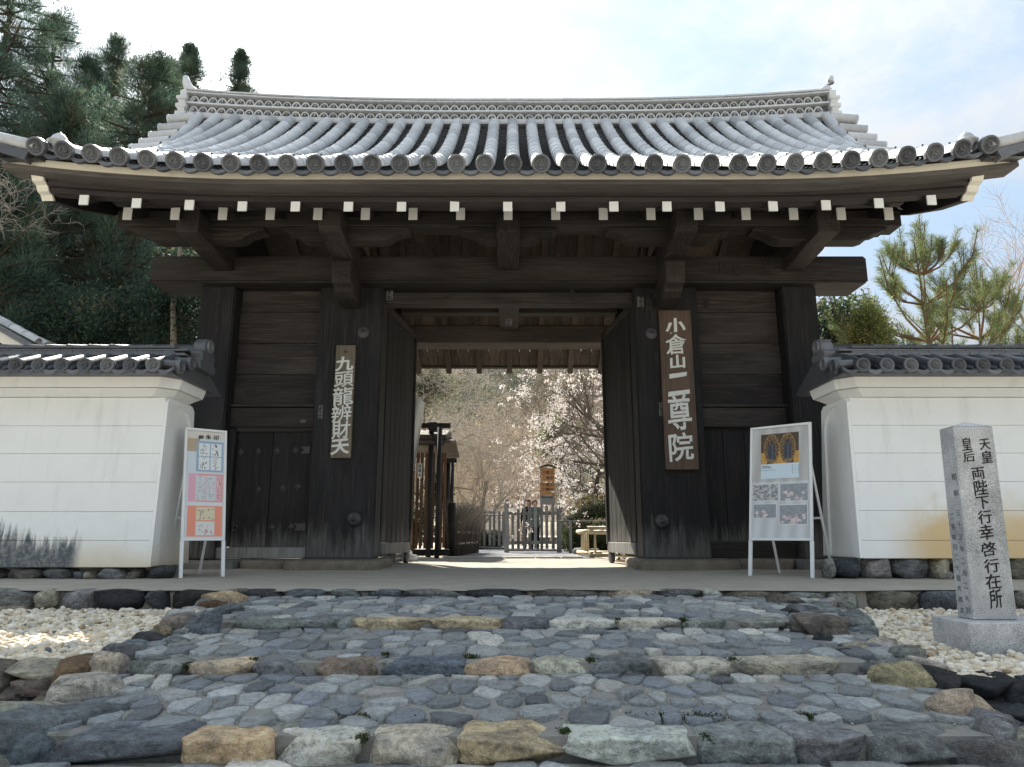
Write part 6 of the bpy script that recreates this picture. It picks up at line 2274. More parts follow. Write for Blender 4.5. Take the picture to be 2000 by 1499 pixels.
def person(label, loc, rz, h, top, legs, hair, longhair, arm=0.0, head_turn=0.0, bag=False):
    """one continuous skinned body in local metres, standing on z = 0 and facing -Y"""
    r = thing('person', label, 'person', loc, rz=rz)
    s = h / 1.62
    J = {'pel': (0, 0, .88), 'sp': (0, .01, 1.05), 'ch': (0, .0, 1.22), 'nk': (0, .0, 1.37), 'hd': (0, -.012, 1.46), 'tp': (0, -.01, 1.56),
         'sl': (.15, .005, 1.30), 'el': (.215, .03, 1.06), 'wl': (.20, -.06 - arm * .15, .86 + arm * .25), 'hl': (.195, -.08 - arm * .18, .79 + arm * .3),
         'sr': (-.15, .005, 1.30), 'er': (-.215, .03, 1.06), 'wr': (-.20, -.06, .86), 'hr': (-.195, -.08, .79),
         'pl': (.085, 0, .82), 'kl': (.09, -.015, .46), 'al': (.09, .015, .08), 'tl': (.10, -.12, .03),
         'pr': (-.085, 0, .82), 'kr': (-.09, -.015, .46), 'ar': (-.09, .015, .08), 'tr': (-.10, -.12, .03)}
    R = {'pel': (.145, .105), 'sp': (.125, .09), 'ch': (.155, .10), 'nk': (.05, .05), 'hd': (.078, .092), 'tp': (.055, .065), 'sl': (.065, .06), 'el': (.046, .046), 'wl': (.032, .03), 'hl': (.036, .02),
         'sr': (.065, .06), 'er': (.046, .046), 'wr': (.032, .03), 'hr': (.036, .02), 'pl': (.095, .095), 'kl': (.062, .062), 'al': (.042, .045), 'tl': (.04, .03), 'pr': (.095, .095), 'kr': (.062, .062), 'ar': (.042, .045), 'tr': (.04, .03)}
    E = [('pel', 'sp'), ('sp', 'ch'), ('ch', 'nk'), ('nk', 'hd'), ('hd', 'tp'), ('ch', 'sl'), ('sl', 'el'), ('el', 'wl'), ('wl', 'hl'), ('ch', 'sr'), ('sr', 'er'), ('er', 'wr'), ('wr', 'hr'),
         ('pel', 'pl'), ('pl', 'kl'), ('kl', 'al'), ('al', 'tl'), ('pel', 'pr'), ('pr', 'kr'), ('kr', 'ar'), ('ar', 'tr')]
    names = list(J); ix = {n_: i for i, n_ in enumerate(names)}
    me = bpy.data.meshes.new('body')
    me.from_pydata([tuple(c * s for c in J[n_]) for n_ in names], [(ix[a], ix[b]) for a, b in E], [])
    o = bpy.data.objects.new('body', me); COL.objects.link(o)
    sk = o.modifiers.new('skin', 'SKIN')
    for i, n_ in enumerate(names):
        me.skin_vertices[0].data[i].radius = tuple(q * s for q in R[n_])
    me.skin_vertices[0].data[ix['pel']].use_root = True
    ss = o.modifiers.new('smooth', 'SUBSURF'); ss.levels = 2; ss.render_levels = 2
    dg = _dg(); dg.update()
    m2 = bpy.data.meshes.new_from_object(o.evaluated_get(dg))
    bpy.data.objects.remove(o)
    # nose and chin
    for v in m2.vertices:
        x, y, z = v.co / s
        if z > 1.41 and y < -.07 and abs(x) < .018 and z < 1.48: v.co.y -= .018 * s
    for m in (SKIN, top, legs, SHOE): m2.materials.append(m)
    for p in m2.polygons:
        c = p.center / s
        p.use_smooth = True
        hand = abs(c.x) > .15 and c.z < (.865 + (arm * .25 if c.x > 0 else 0)) and c.z > .6
        p.material_index = 3 if c.z < .09 else 2 if (c.z < .80 and not hand and abs(c.x) < .19) else 0 if (c.z > 1.36 or hand) else 1
    body = link('body', m2, r, False)
    # hem of the jacket
    b = MB(); b.lathe([(.175 * s, .72 * s), (.165 * s, .80 * s), (.145 * s, .98 * s), (.12 * s, 1.0 * s)], 18)
    mm = b.mesh('jacket_hem', top, smooth=True)
    for v in mm.vertices: v.co.y *= .72
    link('jacket_hem', mm, r, False)
    # hair cap
    V, F = ICO2
    W = []
    for v in V:
        x, y, z = v
        q = Vector((x * .098, y * .108 + .012, z * .108 + 1.495))
        if z < .1 and y < .15: q.y = max(q.y, .0)
        if z < -.3 and not longhair: q.z = max(q.z, 1.44)
        if z < -.2 and longhair: q.z = 1.495 + z * .30; q.x *= 1.05; q.y = max(q.y, -.01)
        W.append(q * s)
    link('hair', mesh_py('hair', W, [tuple(f) for f in F], hair, True), r, False)
    for sx in (-1, 1):
        b = MB(); b.lathe([(.001, -.004), (.008, -.002), (.008, .002), (.001, .004)], 8, (sx * .03 * s, -.098 * s, 1.487 * s), axis='y'); b.build('eye', INK, r, smooth=True, keep=False)
        # fingers
        hx, hy, hz = (J['hl'] if sx > 0 else J['hr'])
        for q in range(4):
            b = MB(); b.tube([Vector((hx, hy + (q - 1.5) * .016, hz - .01)) * s, Vector((hx - sx * .008, hy + (q - 1.5) * .017 - .01, hz - .055 + .006 * abs(q - 1.4))) * s, Vector((hx - sx * .02, hy + (q - 1.5) * .015 - .018, hz - .085 + .008 * abs(q - 1.4))) * s], [.0085 * s, .008 * s, .006 * s], 6); b.build('finger', SKIN, r, smooth=True, keep=False)
        b = MB(); b.tube([Vector((hx, hy - .025, hz + .02)) * s, Vector((hx, hy - .05, hz - .01)) * s, Vector((hx - sx * .005, hy - .055, hz - .035)) * s], [.010 * s, .009 * s, .006 * s], 6); b.build('thumb', SKIN, r, smooth=True, keep=False)
    if bag:
        b = MB(); b.box(-.14 * s, .14 * s, .11 * s, .24 * s, .98 * s, 1.32 * s); b.build('backpack', BLKC, r, bevel=.03, seg=2, keep=False)
    return r


person('woman with brown hair in a teal jacket and dark trousers standing behind the pickets', (k186(1045, 20.9), 20.9, 0.0), .15, 1.47, TEAL, NAVY, HAIRB, False, arm=.3)
person('woman with long dark hair dressed all in black standing behind the pickets', (k186(1031, 21.3), 21.3, 0.0), -.35, 1.50, BLKC, NAVY, HAIRB, True)
person('person in pale blue with a dark pack, half hidden by the right door leaf', (k186(1197, 19.5), 19.5, 0.0), -1.3, 1.5, LBLUE, NAVY, HAIRB, False, bag=True)

# ================================================================== TREES
def blades(cen, dirs, length, width, col, rng, jit=0.25, curve=0.0):
    """cen, dirs (n,3): slim four-point leaves"""
    n = len(cen)
    d = dirs + rng.normal(0, jit, (n, 3))
    d /= np.linalg.norm(d, axis=1)[:, None] + 1e-9
    r = rng.normal(0, 1, (n, 3))
    s = np.cross(d, r); s /= np.linalg.norm(s, axis=1)[:, None] + 1e-9
    L = (length * rng.uniform(.6, 1.3, n))[:, None]; W = (width * rng.uniform(.6, 1.3, n))[:, None]
    up = np.array([0, 0, 1.0]) * curve
    a = cen; tip = cen + d * L + up * L; mid = cen + d * L * .5 + up * L * .15
    V = np.stack([a, mid + s * W, tip, mid - s * W], 1).reshape(-1, 3)
    F = np.arange(4 * n).reshape(-1, 4)
    C = np.repeat(col, 4, 0)
    return V, F, C


def tubes_np(segs, sides=5):
    """segs: list of (p0, p1, r0, r1) -> V, F"""
    S = np.array([[*a, *b, r, q] for a, b, r, q in segs])
    p0, p1, r0, r1 = S[:, :3], S[:, 3:6], S[:, 6], S[:, 7]
    d = p1 - p0; d /= np.linalg.norm(d, axis=1)[:, None] + 1e-9
    ref = np.where(np.abs(d[:, 2:3]) < .9, np.array([[0, 0, 1.0]]), np.array([[1.0, 0, 0]]))
    a = np.cross(d, ref); a /= np.linalg.norm(a, axis=1)[:, None]
    b = np.cross(d, a)
    t = np.arange(sides) * 2 * PI / sides
    ring = a[:, None] * np.cos(t)[None, :, None] + b[:, None] * np.sin(t)[None, :, None]
    A = p0[:, None] + ring * r0[:, None, None]; B = p1[:, None] + ring * r1[:, None, None]
    V = np.concatenate([A, B], 1).reshape(-1, 3)
    k = np.arange(sides); k2 = (k + 1) % sides
    f = np.stack([k, k2, k2 + sides, k + sides], 1)
    F = (f[None] + (np.arange(len(S)) * 2 * sides)[:, None, None]).reshape(-1, 4)
    return V, F


def grow(base, d, length, r, level, maxlev, rng, segs, tips, spread=0.7, nchild=(4, 6), bend=0.16, up=0.05, shrink=(.5, .72), nsub=4, first=0.3):
    """recursive branching; segs collects the wood, tips the twig ends"""
    p = np.array(base, float); d = np.array(d, float); d /= np.linalg.norm(d)
    pts = [p.copy()]
    dd = d.copy()
    rr = [r]
    for k in range(nsub):
        dd = dd + rng.normal(0, bend, 3) + np.array([0, 0, up]); dd /= np.linalg.norm(dd)
        q = pts[-1] + dd * length / nsub
        rn_ = r * (1 - 0.6 * (k + 1) / nsub)
        segs.append((pts[-1], q, rr[-1], rn_, level)); pts.append(q); rr.append(rn_)
    if level >= maxlev:
        for q in pts[1:]: tips.append((q, dd.copy()))
        return
    n = rng.integers(nchild[0], nchild[1] + 1)
    for c in range(n):
        f = first + (1 - first) * (c + rng.random()) / n
        i = min(nsub - 1, int(f * nsub)); t = f * nsub - i
        q = pts[i] * (1 - t) + pts[i + 1] * t
        loc = pts[i + 1] - pts[i]; loc /= np.linalg.norm(loc) + 1e-9
        rv = rng.normal(0, 1, 3); rv -= loc * rv.dot(loc); rv /= np.linalg.norm(rv) + 1e-9
        nd = loc * (1 - spread * .5) + rv * spread
        grow(q, nd, length * rng.uniform(*shrink), max(.0035, rr[i] * .55), level + 1, maxlev, rng, segs, tips, spread, nchild, min(.3, bend * 1.25), up, shrink, max(3, nsub - 1), .15)


def wood_mesh(name, segs, col, sides=5, var=.2):
    V, F = tubes_np([s[:4] for s in segs], sides)
    lv = np.repeat(np.array([s[4] for s in segs]), sides * 2)
    C = np.array(col)[None] * (1.2 + .22 * lv)[:, None]
    return mesh_np(name, V, F, BARK, True, C)


# --- cryptomerias on the left: feathery tufts on a straight stem
def cedar(name, label, x, y, H, R, seed, base=0.10, tone=1.0, n_w=34, group='tall cedars behind the left wall'):
    rng = np.random.default_rng(seed)
    t = thing('cedar_tree', label, 'tree', (x, y, 0), group)
    segs = []
    pts = [np.array([x + .1 * math.sin(k), y, H * k / 8]) for k in range(9)]
    r0 = .012 * H + .06
    for k in range(8): segs.append((pts[k], pts[k + 1], r0 * (1 - k / 8.3), r0 * (1 - (k + 1) / 8.3), 0))
    cen, cr = [], []
    for k in range(n_w):
        f = base + (1 - base) * (k + rng.random()) / n_w
        z = H * f
        Rz = R * 1.3 * (1.0 - max(0, (f - .15) / .85) ** 3.2) * rng.uniform(.45, 1.3) + .15
        nb = rng.integers(4, 7)
        a0 = rng.uniform(0, 2 * PI)
        for q in range(nb):
            a = a0 + 2 * PI * q / nb + rng.normal(0, .3)
            Lb = Rz * rng.uniform(.45, 1.2)
            e = np.array([x + math.cos(a) * Lb, y + math.sin(a) * Lb, z + Lb * rng.uniform(-.10, .25)])
            segs.append((np.array([x, y, z]), e, .045, .012, 1))
            for m in range(3):
                g = rng.uniform(.30, 1.08)
                cen.append(np.array([x, y, z]) * (1 - g) + e * g + rng.normal(0, .12, 3)); cr.append(rng.uniform(.24, .52) * (.55 + .45 * (1 - f)) * (R / 2.2) ** .5)
    cen.append(np.array([x, y, H])); cr.append(.3)
    cen, cr = np.array(cen), np.array(cr)
    n = 112
    m = len(cen)
    u = rng.normal(0, 1, (m, n, 3)); u /= np.linalg.norm(u, axis=2)[..., None]
    rad = rng.random((m, n)) ** .5
    P = cen[:, None] + u * (rad * cr[:, None])[..., None] * np.array([1, 1, 1.1])
    out = (P - np.array([x, y, 0])) * np.array([1, 1, 0]); out /= np.linalg.norm(out, axis=2)[..., None] + .3
    D = u * .6 + out * .45 + np.array([0, 0, .55])
    tonec = np.clip(rng.normal(1, .22, m), .5, 1.6)
    base_c = np.array([[0.072, 0.120, 0.090], [0.095, 0.135, 0.090], [0.125, 0.135, 0.085]])[rng.choice(3, m, p=[.62, .28, .10])] * tonec[:, None] * tone
    C = np.repeat(base_c, n, 0) * rng.uniform(.7, 1.3, (m * n, 1))
    V, F, C = blades(P.reshape(-1, 3), D.reshape(-1, 3), .18, .0088, C, rng, .25, .10)
    link('crown', mesh_np('crown', V, F, LEAF, False, C), t)
    link('trunk', wood_mesh('trunk', segs, (.05, .038, .03), 6), t)
    return t


cedar_spec = [  # px, top py, distance, crown radius, label
    (42, -120, 19.0, 2.3, 'tallest dark cedar cut by the left edge of the picture'),
    (112, 40, 23.0, 2.6, 'broad dark cedar second from the left edge'),
    (232, 75, 26.0, 2.0, 'cedar with a rounded open top standing free above the roof'),
    (178, 120, 22.0, 2.2, 'lower cedar between the broad one and the round-topped one'),
    (332, 128, 28.0, 2.2, 'cedar right of the round-topped one, its crown merging with it'),
    (374, 96, 33.0, 1.9, 'cedar with a split top just left of the ridge end'),
    (472, 104, 36.0, 2.1, 'farthest cedar, an oval crown just above the roof ridge'),
    (-60, 40, 16.5, 2.2, 'nearest cedar, mostly outside the left edge, branches showing'),
    (20, 300, 15.0, 1.7, 'low young cedar at the left edge above the small tiled roof'),
    (140, 190, 17.5, 2.1, 'mid-height cedar between the left edge and the gate eave corner'),
    (298, 112, 18.5, 1.9, 'mid-height cedar just behind the left end of the tiled roof'),
    (335, 170, 21.0, 1.9, 'dense cedar behind the left roof verge, close to the outer left post'),
]
for i, (px, py, Y, R, lab) in enumerate(cedar_spec):
    p = at(px, max(py, -200), Y)
    cedar('cedar_tree', lab, p.x, Y, p.z, R, 100 + i, .06 if Y < 22 else .12 if Y < 30 else .45, n_w=int((24 + p.z * 1.1) * (1 if Y < 30 else 1.25)))

# --- broadleaf evergreens filling the dark under-storey behind the left wall and by the right post
def bushy(name, label, cat, c, rad, n, leaf, cols, seed, group=None, stem=True, shell=.5, wide=.3):
    rng = np.random.default_rng(seed)
    t = thing(name, label, cat, (c[0], c[1], 0), group)
    m = max(12, n // 60)
    u = rng.normal(0, 1, (m, 3)); u /= np.linalg.norm(u, axis=1)[:, None]
    cc = np.array(c) + u * np.array(rad) * (rng.random((m, 1)) ** (1 - shell)) * .85
    k = n // m
    P = cc[:, None] + rng.normal(0, 1, (m, k, 3)) * np.array(rad) * .16
    D = rng.normal(0, 1, (m * k, 3)) + np.array([0, 0, .4])
    bc = np.array([q for q, _ in cols])[rng.choice(len(cols), m, p=np.array([w for _, w in cols]) / sum(w for _, w in cols))] * rng.uniform(.6, 1.4, (m, 1))
    C = np.repeat(bc, k, 0) * rng.uniform(.7, 1.35, (m * k, 1))
    V, F, C = blades(P.reshape(-1, 3), D, leaf, leaf * wide, C, rng, .3)
    link('foliage', mesh_np('foliage', V, F, LEAF, False, C), t)
    if stem:
        segs = [(np.array([c[0], c[1], 0]), np.array([c[0], c[1], c[2]]), .07, .03, 0)]
        for q in cc[:: max(1, m // 14)]:
            segs.append((np.array([c[0], c[1], c[2] - rad[2] * .5]), q, .025, .008, 1))
        link('stem', wood_mesh('stem', segs, (.08, .06, .045)), t)
    return t


EVG = [((.034, .062, .045), 4), ((.052, .080, .052), 3), ((.12, .13, .07), .6)]
for i, (px, py, Y, rx, rz, lab) in enumerate([(335, 590, 13.6, 1.0, 1.3, 'glossy dark evergreen shrub beside the outer left post'), (245, 640, 14.2, 1.3, .9, 'dark evergreen shrub behind the left wall, below the young cedars'), (140, 640, 14.6, 1.3, .9, 'dark shrub with a few yellow leaves near the small tiled roof'), (370, 640, 15.5, 1.0, 1.6, 'dense dark evergreen tucked behind the left post of the gate')]):
    p = at(px, py, Y)
    bushy('evergreen_shrub', lab, 'shrub', (p.x, Y, p.z), (rx, .9, rz), 5200, .085, EVG, 300 + i, 'evergreen shrubs behind the left wall')
# slim pale stem among them
b = thing('slim_tree', 'slim pale bare tree trunk among the dark shrubs left of the gate', 'tree', at(338, 660, 13.2))
link('trunk', wood_mesh('trunk', [(np.array(at(339, 680, 13.2)), np.array(at(338, 600, 13.2)), .06, .05, 0), (np.array(at(338, 600, 13.2)), np.array(at(352, 480, 13.2)), .05, .03, 0)], (.22, .19, .15), 8), b)

# --- bare branches reaching in from the left edge
def bare(name, label, base, d, length, r, lev, seed, col, group=None, blossom=None, cat='tree', sides=5, rest=None, **kw):
    rng = np.random.default_rng(seed)
    t = thing(name, label, cat, tuple(base), group)
    segs, tips = [], []
    grow(base, d, length, r, 0, lev, rng, segs, tips, **kw)
    if rest: rest(segs, tips, rng)
    # the boughs are kept clear of the notice board's face
    def hides(q):
        if q[1] > 20.6 or q[1] < 12: return False
        zc = q[1] * math.cos(PITCH) + (q[2] - CAM_Z) * math.sin(PITCH)
        return abs(q[0] / zc - .050) < .016 and -.075 < (q[2] - CAM_Z) / q[1] < .115
    tips = [t_ for t_ in tips if not hides(t_[0])]
    segs = [s for s in segs if not (s[4] >= 1 and (hides(s[0]) or hides(s[1])))]
    main = [s for s in segs if s[4] < 2]; fine = [s for s in segs if s[4] >= 2]
    link('trunk', wood_mesh('trunk', main, col, 7), t)
    link('crown', wood_mesh('crown', fine, col, 4), t)
    if blossom:
        dens, size, cols, cond = blossom
        P = []
        for q, dd in tips:
            nn = mnoise.noise(Vector(q) * 1.5 + Vector((seed, 0, 0)))
            if nn > cond:
                for _ in range(rng.poisson(dens * min(2.2, (nn - cond) * 5))):
                    P.append(q + rng.normal(0, .035, 3))
        if P:
            P = np.array(P); n = len(P)
            bc = np.array(cols)[rng.integers(0, len(cols), n)] * rng.uniform(.85, 1.1, (n, 1))
            V, F, C = [], [], []
            for rep in range(3):
                D = rng.normal(0, 1, (n, 3))
                v, f, c = blades(P, D, size, size * .45, bc, rng, .3)
                F.append(f + sum(len(x) for x in V)); V.append(v); C.append(c)
            link('blossom', mesh_np('blossom', np.concatenate(V), np.concatenate(F), PETAL, False, np.concatenate(C)), t)
    return t


BARKG = (.30, .275, .24); BARKB = (.22, .175, .145)
for i, (px, py, Y, dx, dz, L, lab) in enumerate([(-110, 520, 9.6, 1.0, .25, 1.5, 'pale bare twigs reaching in from the left edge at eave height'), (-90, 330, 9.8, 1.0, .15, 1.15, 'bare budding twigs at the left edge above the eave corner'), (-100, 420, 9.9, 1.0, -.05, 1.5, 'long thin bare branch crossing the cedars below the eave corner')]):
    bare('bare_branch', lab, at(px, py, Y), (dx, .15, dz), L * .8, .009, 4, 400 + i, (.17, .155, .135), 'bare branches at the left edge', cat='branch', spread=.5, nchild=(2, 4), bend=.12, nsub=5)

# --- pine right of the gate, behind the wall
def pine(label, base, top, seed):
    rng = np.random.default_rng(seed)
    t = thing('pine_tree', label, 'tree', tuple(base))
    segs, shoots = [], []
    base = np.array(base, float); top = np.array(top, float)
    ax = top - base; H = np.linalg.norm(ax)
    prev = base
    whorls = [(.28, 1.75), (.42, 1.65), (.55, 1.35), (.68, 1.05), (.79, .62)]
    for k in range(6):
        q = base + ax * (k + 1) / 6 * .80
        segs.append((prev, q, .075 * (1 - k / 7), .075 * (1 - (k + 1) / 7), 0)); prev = q
    for q in range(4):
        a = 2 * PI * q / 4 + .5
        e = base + ax * (.96 + .05 * rng.random()) + np.array([math.cos(a) * .10, math.sin(a) * .10, 0]) * (q > 0)
        segs.append((prev, e, .018, .009, 1)); shoots.append((prev + (e - prev) * .12, e))
    for f, R in whorls:
        p = base + ax * f
        nb = rng.integers(6, 9)
        a0 = rng.uniform(0, 6.28)
        for q in range(nb):
            a = a0 + 2 * PI * q / nb + rng.normal(0, .15)
            out = np.array([math.cos(a), math.sin(a), 0])
            L = R * rng.uniform(.7, 1.1)
            p1 = p + out * L * .5 + np.array([0, 0, L * .22]); p2 = p + out * L * .85 + np.array([0, 0, L * .55]); p3 = p + out * L * .98 + np.array([0, 0, L * .95])
            segs += [(p, p1, .026, .019, 1), (p1, p2, .019, .013, 1), (p2, p3, .013, .008, 1)]
            shoots += [(p2 - (p2 - p1) * .3, p3), (p1, p2)]
            for m in range(5):
                g = rng.uniform(.25, 1.0)
                s = p1 * (1 - g) + p2 * g if g > .35 else p * (1 - g * 2) + p1 * g * 2
                side = np.cross(out, [0, 0, 1]) * rng.choice([-1, 1])
                e = s + (out * .35 + side * rng.uniform(.3, .8) + np.array([0, 0, rng.uniform(.7, 1.3)])) * rng.uniform(.22, .48)
                segs.append((s, e, .009, .006, 2)); shoots.append((s + (e - s) * .2, e))
    P, D = [], []
    for s, e in shoots:
        d = (e - s); L = np.linalg.norm(d); d /= L
        n = int(85 + L * 180)
        f = rng.random(n) ** .8
        P.append(s + (e - s) * f[:, None])
        rv = rng.normal(0, 1, (n, 3)); rv -= d * (rv @ d)[:, None]; rv /= np.linalg.norm(rv, axis=1)[:, None]
        D.append(d * .75 + rv * .75)
    P, D = np.concatenate(P), np.concatenate(D)
    n = len(P)
    bc = np.array([[.16, .20, .08], [.12, .165, .07], [.24, .22, .11]])[rng.choice(3, n, p=[.5, .4, .1])] * rng.uniform(.7, 1.35, (n, 1))
    V, F, C = blades(P, D, .13, .0030, bc, rng, .12)
    link('needles', mesh_np('needles', V, F, LEAF, False, C), t)
    link('trunk', wood_mesh('trunk', segs, (.13, .085, .055), 6), t)


pb0 = at(1812, 760, 12.6)
pine('young pine with upright candles and long needles behind the right wall', (pb0.x, 12.6, .9), at(1795, 425, 12.6), 51)
pb1 = at(1900, 760, 13.6)
pine('second, lower pine at the right behind the wall, spreading to the picture edge', (pb1.x, 13.6, .6), at(1905, 505, 13.6), 52)
p = at(1700, 655, 12.0)
bushy('cypress_shrub', 'yellow green feathery conifer beside the beam end right of the gate', 'shrub', (p.x, 12.0, p.z - .1), (.42, .45, .85), 15000, .085, [((.28, .30, .10), 3), ((.38, .31, .17), 1.4), ((.19, .25, .085), 2)], 61, wide=.09)
p = at(1630, 650, 14.5)
bushy('evergreen_tree', 'dark green broadleaf tree between the right post and the conifer', 'tree', (p.x, 14.5, p.z), (.75, .8, .9), 5200, .10, [((.07, .10, .05), 3), ((.04, .06, .045), 2), ((.15, .16, .09), .8)], 62)
for i, (px, py, Y, dx, dz, L, lab) in enumerate([(1960, 740, 16.0, .15, 1.0, 2.3, 'bare twiggy tree at the right edge behind the wall'), (2040, 720, 15.0, -.35, 1.0, 2.2, 'reddish bare tree half cut by the right edge')]):
    bare('bare_tree', lab, at(px, py, Y), (dx, 0, dz), L, .04, 4, 420 + i, BARKB, 'bare trees right of the gate', spread=.5, nchild=(4, 5), bend=.08, nsub=4)

# --- seen through the gate: cherries, bare maples, hedge, hill
WHITEB = [(.80, .77, .74), (.84, .82, .80), (.74, .66, .64)]
PINKB = [(.66, .45, .46), (.72, .55, .55), (.78, .70, .68)]
cb = at(1172, 985, 21.6)
bare('cherry_tree', 'white blossoming cherry with a dark trunk beside the right door leaf', (cb.x, 21.6, 0), (-.10, 0, 1), 2.4, .13, 4, 440, (.07, .058, .052), 'cherry trees beyond the gate', (8, .030, WHITEB, .06), spread=.85, nchild=(5, 6), bend=.12, up=.03, shrink=(.58, .85), nsub=5)
bare('cherry_tree', 'white cherry whose blossoming boughs hang under the rear eaves at the upper right', (3.3, 17.2, 1.2), (-.55, .0, .95), 2.7, .12, 4, 446, (.085, .07, .06), 'cherry trees beyond the gate', (8, .027, WHITEB, .16), spread=.75, nchild=(5, 6), bend=.12, up=.0, shrink=(.55, .8), nsub=5)
bare('cherry_tree', 'sparse cherry with faint pink blossom behind the notice board', (3.9, 23.5, 0), (-.35, 0, 1), 3.2, .12, 4, 452, (.09, .075, .065), 'cherry trees beyond the gate', (3.5, .03, PINKB, .18), spread=.75, nchild=(5, 6), bend=.12, up=.0, shrink=(.55, .8), nsub=5)
bare('cherry_tree', 'cherry far up the path with pale blossom low over the pickets', (.5, 31.0, 0), (-.25, 0, 1), 2.4, .12, 4, 458, (.12, .10, .09), 'cherry trees beyond the gate', (4, .045, WHITEB, .18), spread=.85, nchild=(4, 6), bend=.12, up=-.02, shrink=(.55, .85), nsub=5)
MAPLE = (.20, .165, .13)
for i, (x, y, dx, L, lab, cc) in enumerate([(-2.6, 18.5, .30, 2.9, 'grey bare maple with long arching boughs left of the path', (.21, .19, .165)), (-3.6, 22.0, .35, 3.4, 'bare maple behind the small thatched gate', (.16, .135, .11)), (-1.6, 27.0, .12, 3.0, 'bare maple further up the left side of the path', (.22, .175, .135)),
                                            (-.2, 33.0, .05, 3.4, 'russet bare tree in the middle distance above the pickets', (.24, .19, .14)), (2.0, 36.0, -.1, 3.6, 'russet bare tree behind the notice board', (.25, .20, .15)), (-3.2, 38.0, .1, 4.4, 'tall bare tree at the far left of the opening', (.20, .17, .14)),
                                            (-.9, 24.5, -.05, 2.3, 'low bare maple with grey twigs over the swung-back pickets', (.20, .18, .155)), (1.0, 43.0, .0, 4.8, 'tall russet bare tree at the foot of the hill', (.23, .19, .145))]):
    bare('bare_maple', lab, (x, y, 0), (dx, 0, 1), L, .11, 5 if i < 5 else 4, 470 + i, cc, 'bare trees in the temple garden', spread=.72, nchild=(3, 5) if i < 5 else (5, 6), bend=.13, up=.02, shrink=(.58, .84), nsub=4)

# trimmed hedge in rounded masses
def hedge(label, cells, seed):
    rng = np.random.default_rng(seed)
    t = thing('hedge', label, 'hedge', (cells[0][0], cells[0][1], 0))
    Vs, Fs, Cs, k = [], [], [], 0
    for (x, y, z, rx, ry, rz, n) in cells:
        u = rng.normal(0, 1, (n, 3)); u /= np.linalg.norm(u, axis=1)[:, None]
        P = np.array([x, y, z]) + np.sign(u) * np.abs(u) ** .8 * np.array([rx, ry, rz]) * rng.uniform(.86, 1.02, (n, 1))
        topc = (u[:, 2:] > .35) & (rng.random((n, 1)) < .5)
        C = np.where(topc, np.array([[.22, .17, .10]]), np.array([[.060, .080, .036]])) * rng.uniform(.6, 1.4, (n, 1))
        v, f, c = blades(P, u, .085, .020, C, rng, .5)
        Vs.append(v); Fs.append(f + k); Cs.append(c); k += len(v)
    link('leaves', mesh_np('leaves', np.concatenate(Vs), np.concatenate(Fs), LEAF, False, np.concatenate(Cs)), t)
    V, F = ICO2
    Vc, Fc, kk = [], [], 0
    for (x, y, z, rx, ry, rz, n) in cells:
        Vc.append(V * np.array([rx, ry, rz]) * .86 + np.array([x, y, z])); Fc.append(F + kk); kk += len(V)
    o = link('twig_core', mesh_np('twig_core', np.concatenate(Vc), np.concatenate(Fc), BARK, True, np.tile((.03, .034, .02), (kk, 1))), t); o['kind'] = 'stuff'


hedge('trimmed hedge with reddish young tips behind the handrail', [(1.75, 20.3, .55, .42, .7, .62, 1500), (2.35, 20.0, .95, .62, .8, .55, 2400), (3.1, 20.2, 1.0, .6, .8, .55, 2200), (2.6, 19.0, .40, 1.3, .5, .45, 4200), (3.4, 19.4, .55, .7, .5, .5, 1800)], 520)
hedge('low green shrubs along the left foot of the picket fence', [(-1.35, 22.8, .30, .5, .5, .36, 1500), (-.7, 23.6, .25, .6, .4, .30, 1500)], 521)
bushy('garden_shrub', 'small leafy shrub between the lattice gate and the brushwood fence', 'shrub', (-1.75, 17.4, 1.55), (.35, .4, .45), 1800, .08, EVG, 522)
bushy('garden_shrub', 'dark foliage seen through the slats of the lattice gate', 'shrub', (-2.4, 17.6, .8), (.7, .5, .8), 2600, .08, EVG, 523)
p = at(1095, 860, 27)
bushy('evergreen_tree', 'green pine-like tree amid the blossom at the upper right of the opening', 'tree', (p.x, 27, p.z), (1.0, 1.0, .9), 5200, .13, [((.075, .115, .035), 3), ((.11, .14, .05), 2)], 524)
p = at(830, 760, 30)
bushy('evergreen_tree', 'soft green tree at the upper left of the opening', 'tree', (p.x, 30, p.z), (1.5, 1.0, 1.4), 5600, .13, [((.10, .12, .065), 3), ((.13, .14, .075), 2)], 525)

# wooded hill beyond
def hill_h(x, y):
    return 33.0 / (1 + math.exp(-(y - 92) / 16.0)) + 9 * mnoise.noise(Vector((x * .018, y * .016, 3))) * min(1, max(0, (y - 50) / 40)) + (y - 40) * .05


hx = np.linspace(-150, 150, 46); hy = np.linspace(42, 190, 30)
HV = np.array([[x, y, hill_h(x, y) - .3] for x in hx for y in hy])
HILLSOIL = ground_mat('leaf_litter', (0.085, 0.065, 0.045), (0.13, 0.10, 0.07), (0.16, 0.13, 0.09), .5, 8, .5, .05)
link('hill', mesh_np('hill', HV, quads_grid(46, 30), HILLSOIL, True))['kind'] = 'structure'
rng = np.random.default_rng(77)
m = 1300
tx = rng.uniform(-26, 26, m); ty = 46 + 90 * rng.random(m) ** 1.1
tz = np.array([hill_h(a, b) for a, b in zip(tx, ty)])
R = rng.uniform(1.1, 2.3, m)
kk = 110
u = rng.normal(0, 1, (m, kk, 3)); u /= np.linalg.norm(u, axis=2)[..., None]; u[..., 2] = np.abs(u[..., 2]) * 1.2
P = np.stack([tx, ty, tz], 1)[:, None] + u * R[:, None, None] * (rng.random((m, kk, 1)) ** .4)
g = np.array([mnoise.noise(Vector((a * .09, b * .07, 8))) for a, b in zip(tx, ty)])
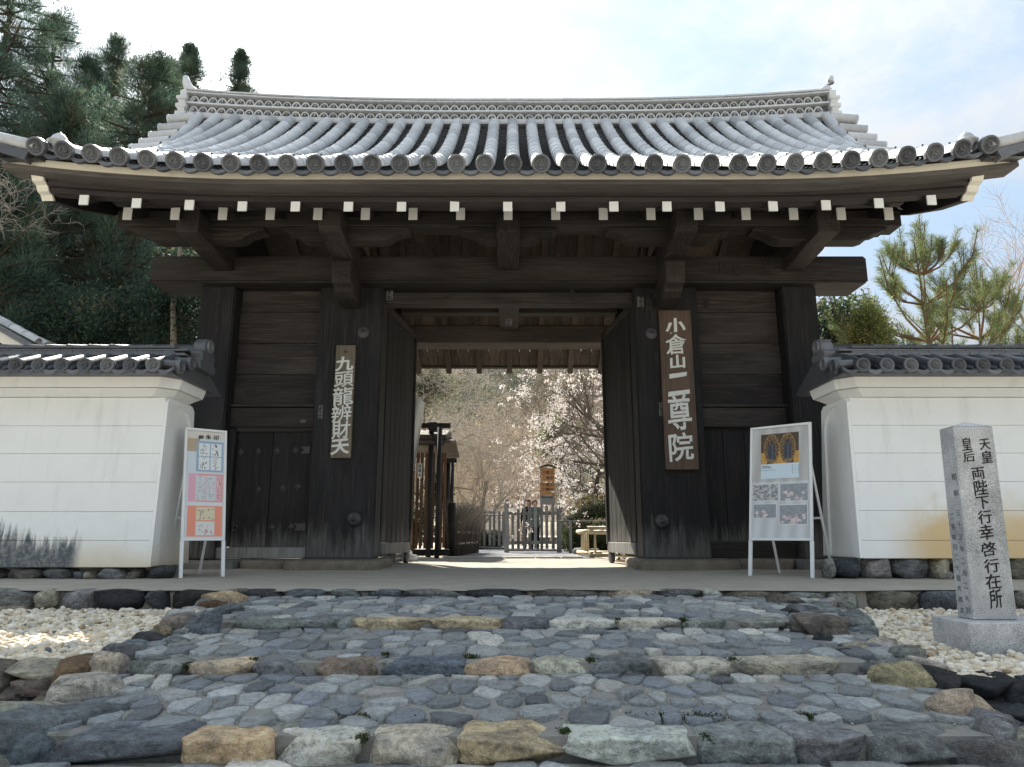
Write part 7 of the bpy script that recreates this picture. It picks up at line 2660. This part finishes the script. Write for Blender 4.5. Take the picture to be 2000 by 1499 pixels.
pal_b = np.array([[.25, .205, .145], [.28, .24, .17], [.22, .20, .155]]); pal_g = np.array([[.09, .12, .08], [.11, .14, .085], [.07, .10, .085]])
sel = (g + rng.normal(0, .12, m)) > .08
bc = np.where(sel[:, None], pal_g[rng.integers(0, 3, m)], pal_b[rng.integers(0, 3, m)]) * rng.uniform(.7, 1.3, (m, 1))
C = np.repeat(bc, kk, 0) * rng.uniform(.75, 1.3, (m * kk, 1))
V, F, C = blades(P.reshape(-1, 3), u.reshape(-1, 3), .27, .065, C, rng, .4)
link('hill_woods', mesh_np('hill_woods', V, F, LEAF, False, C))['kind'] = 'stuff'

# --- small tiled roof at the left edge
nbld = thing('tiled_building', 'small building whose grey tiled gable roof shows above the left wall', 'building', (-8.6, 12.4, 0))
a, c, e = at(70, 672, 11.5), at(-60, 602, 11.5), at(-190, 672, 11.5)
prism('wall', [(e.x + .3, 0), (a.x - .35, 0), (a.x - .35, a.z - .1), (c.x, c.z - .2), (e.x + .3, e.z - .1)], 11.9, 16.0, 'y', WPLAIN, nbld, 0)
for (s, q) in ((a, 1), (e, -1)):
    prism('roof', [(c.x, c.z + .02), (s.x, s.z - .02), (s.x, s.z - .12), (c.x, c.z - .08)], 11.45, 16.2, 'y', DTILE, nbld, 0)
    L = math.hypot(s.x - c.x, s.z - c.z)
    for yy in (11.55, 11.78):
        for kq in range(5):
            A = Vector((c.x + (s.x - c.x) * kq / 5, yy, c.z + (s.z - c.z) * kq / 5 + .04)); B = Vector((c.x + (s.x - c.x) * (kq + 1) / 5, yy, c.z + (s.z - c.z) * (kq + 1) / 5 + .04))
            place('verge_round_tile', tile_seg('verge_round_tile', .075, .08, .36, TILE) if (kq == 0 and yy < 11.6 and q == 1) else bpy.data.meshes['verge_round_tile'], seg_matrix(A, B) @ Matrix.Diagonal((1, (B - A).length / .36, 1, 1)), nbld)
    prism('bargeboard', [(c.x, c.z - .09), (s.x, s.z - .13), (s.x - q * .1, s.z - .26), (c.x, c.z - .26)], 11.50, 11.58, 'y', CREAM if q > 0 else WPLAIN, nbld, 0)
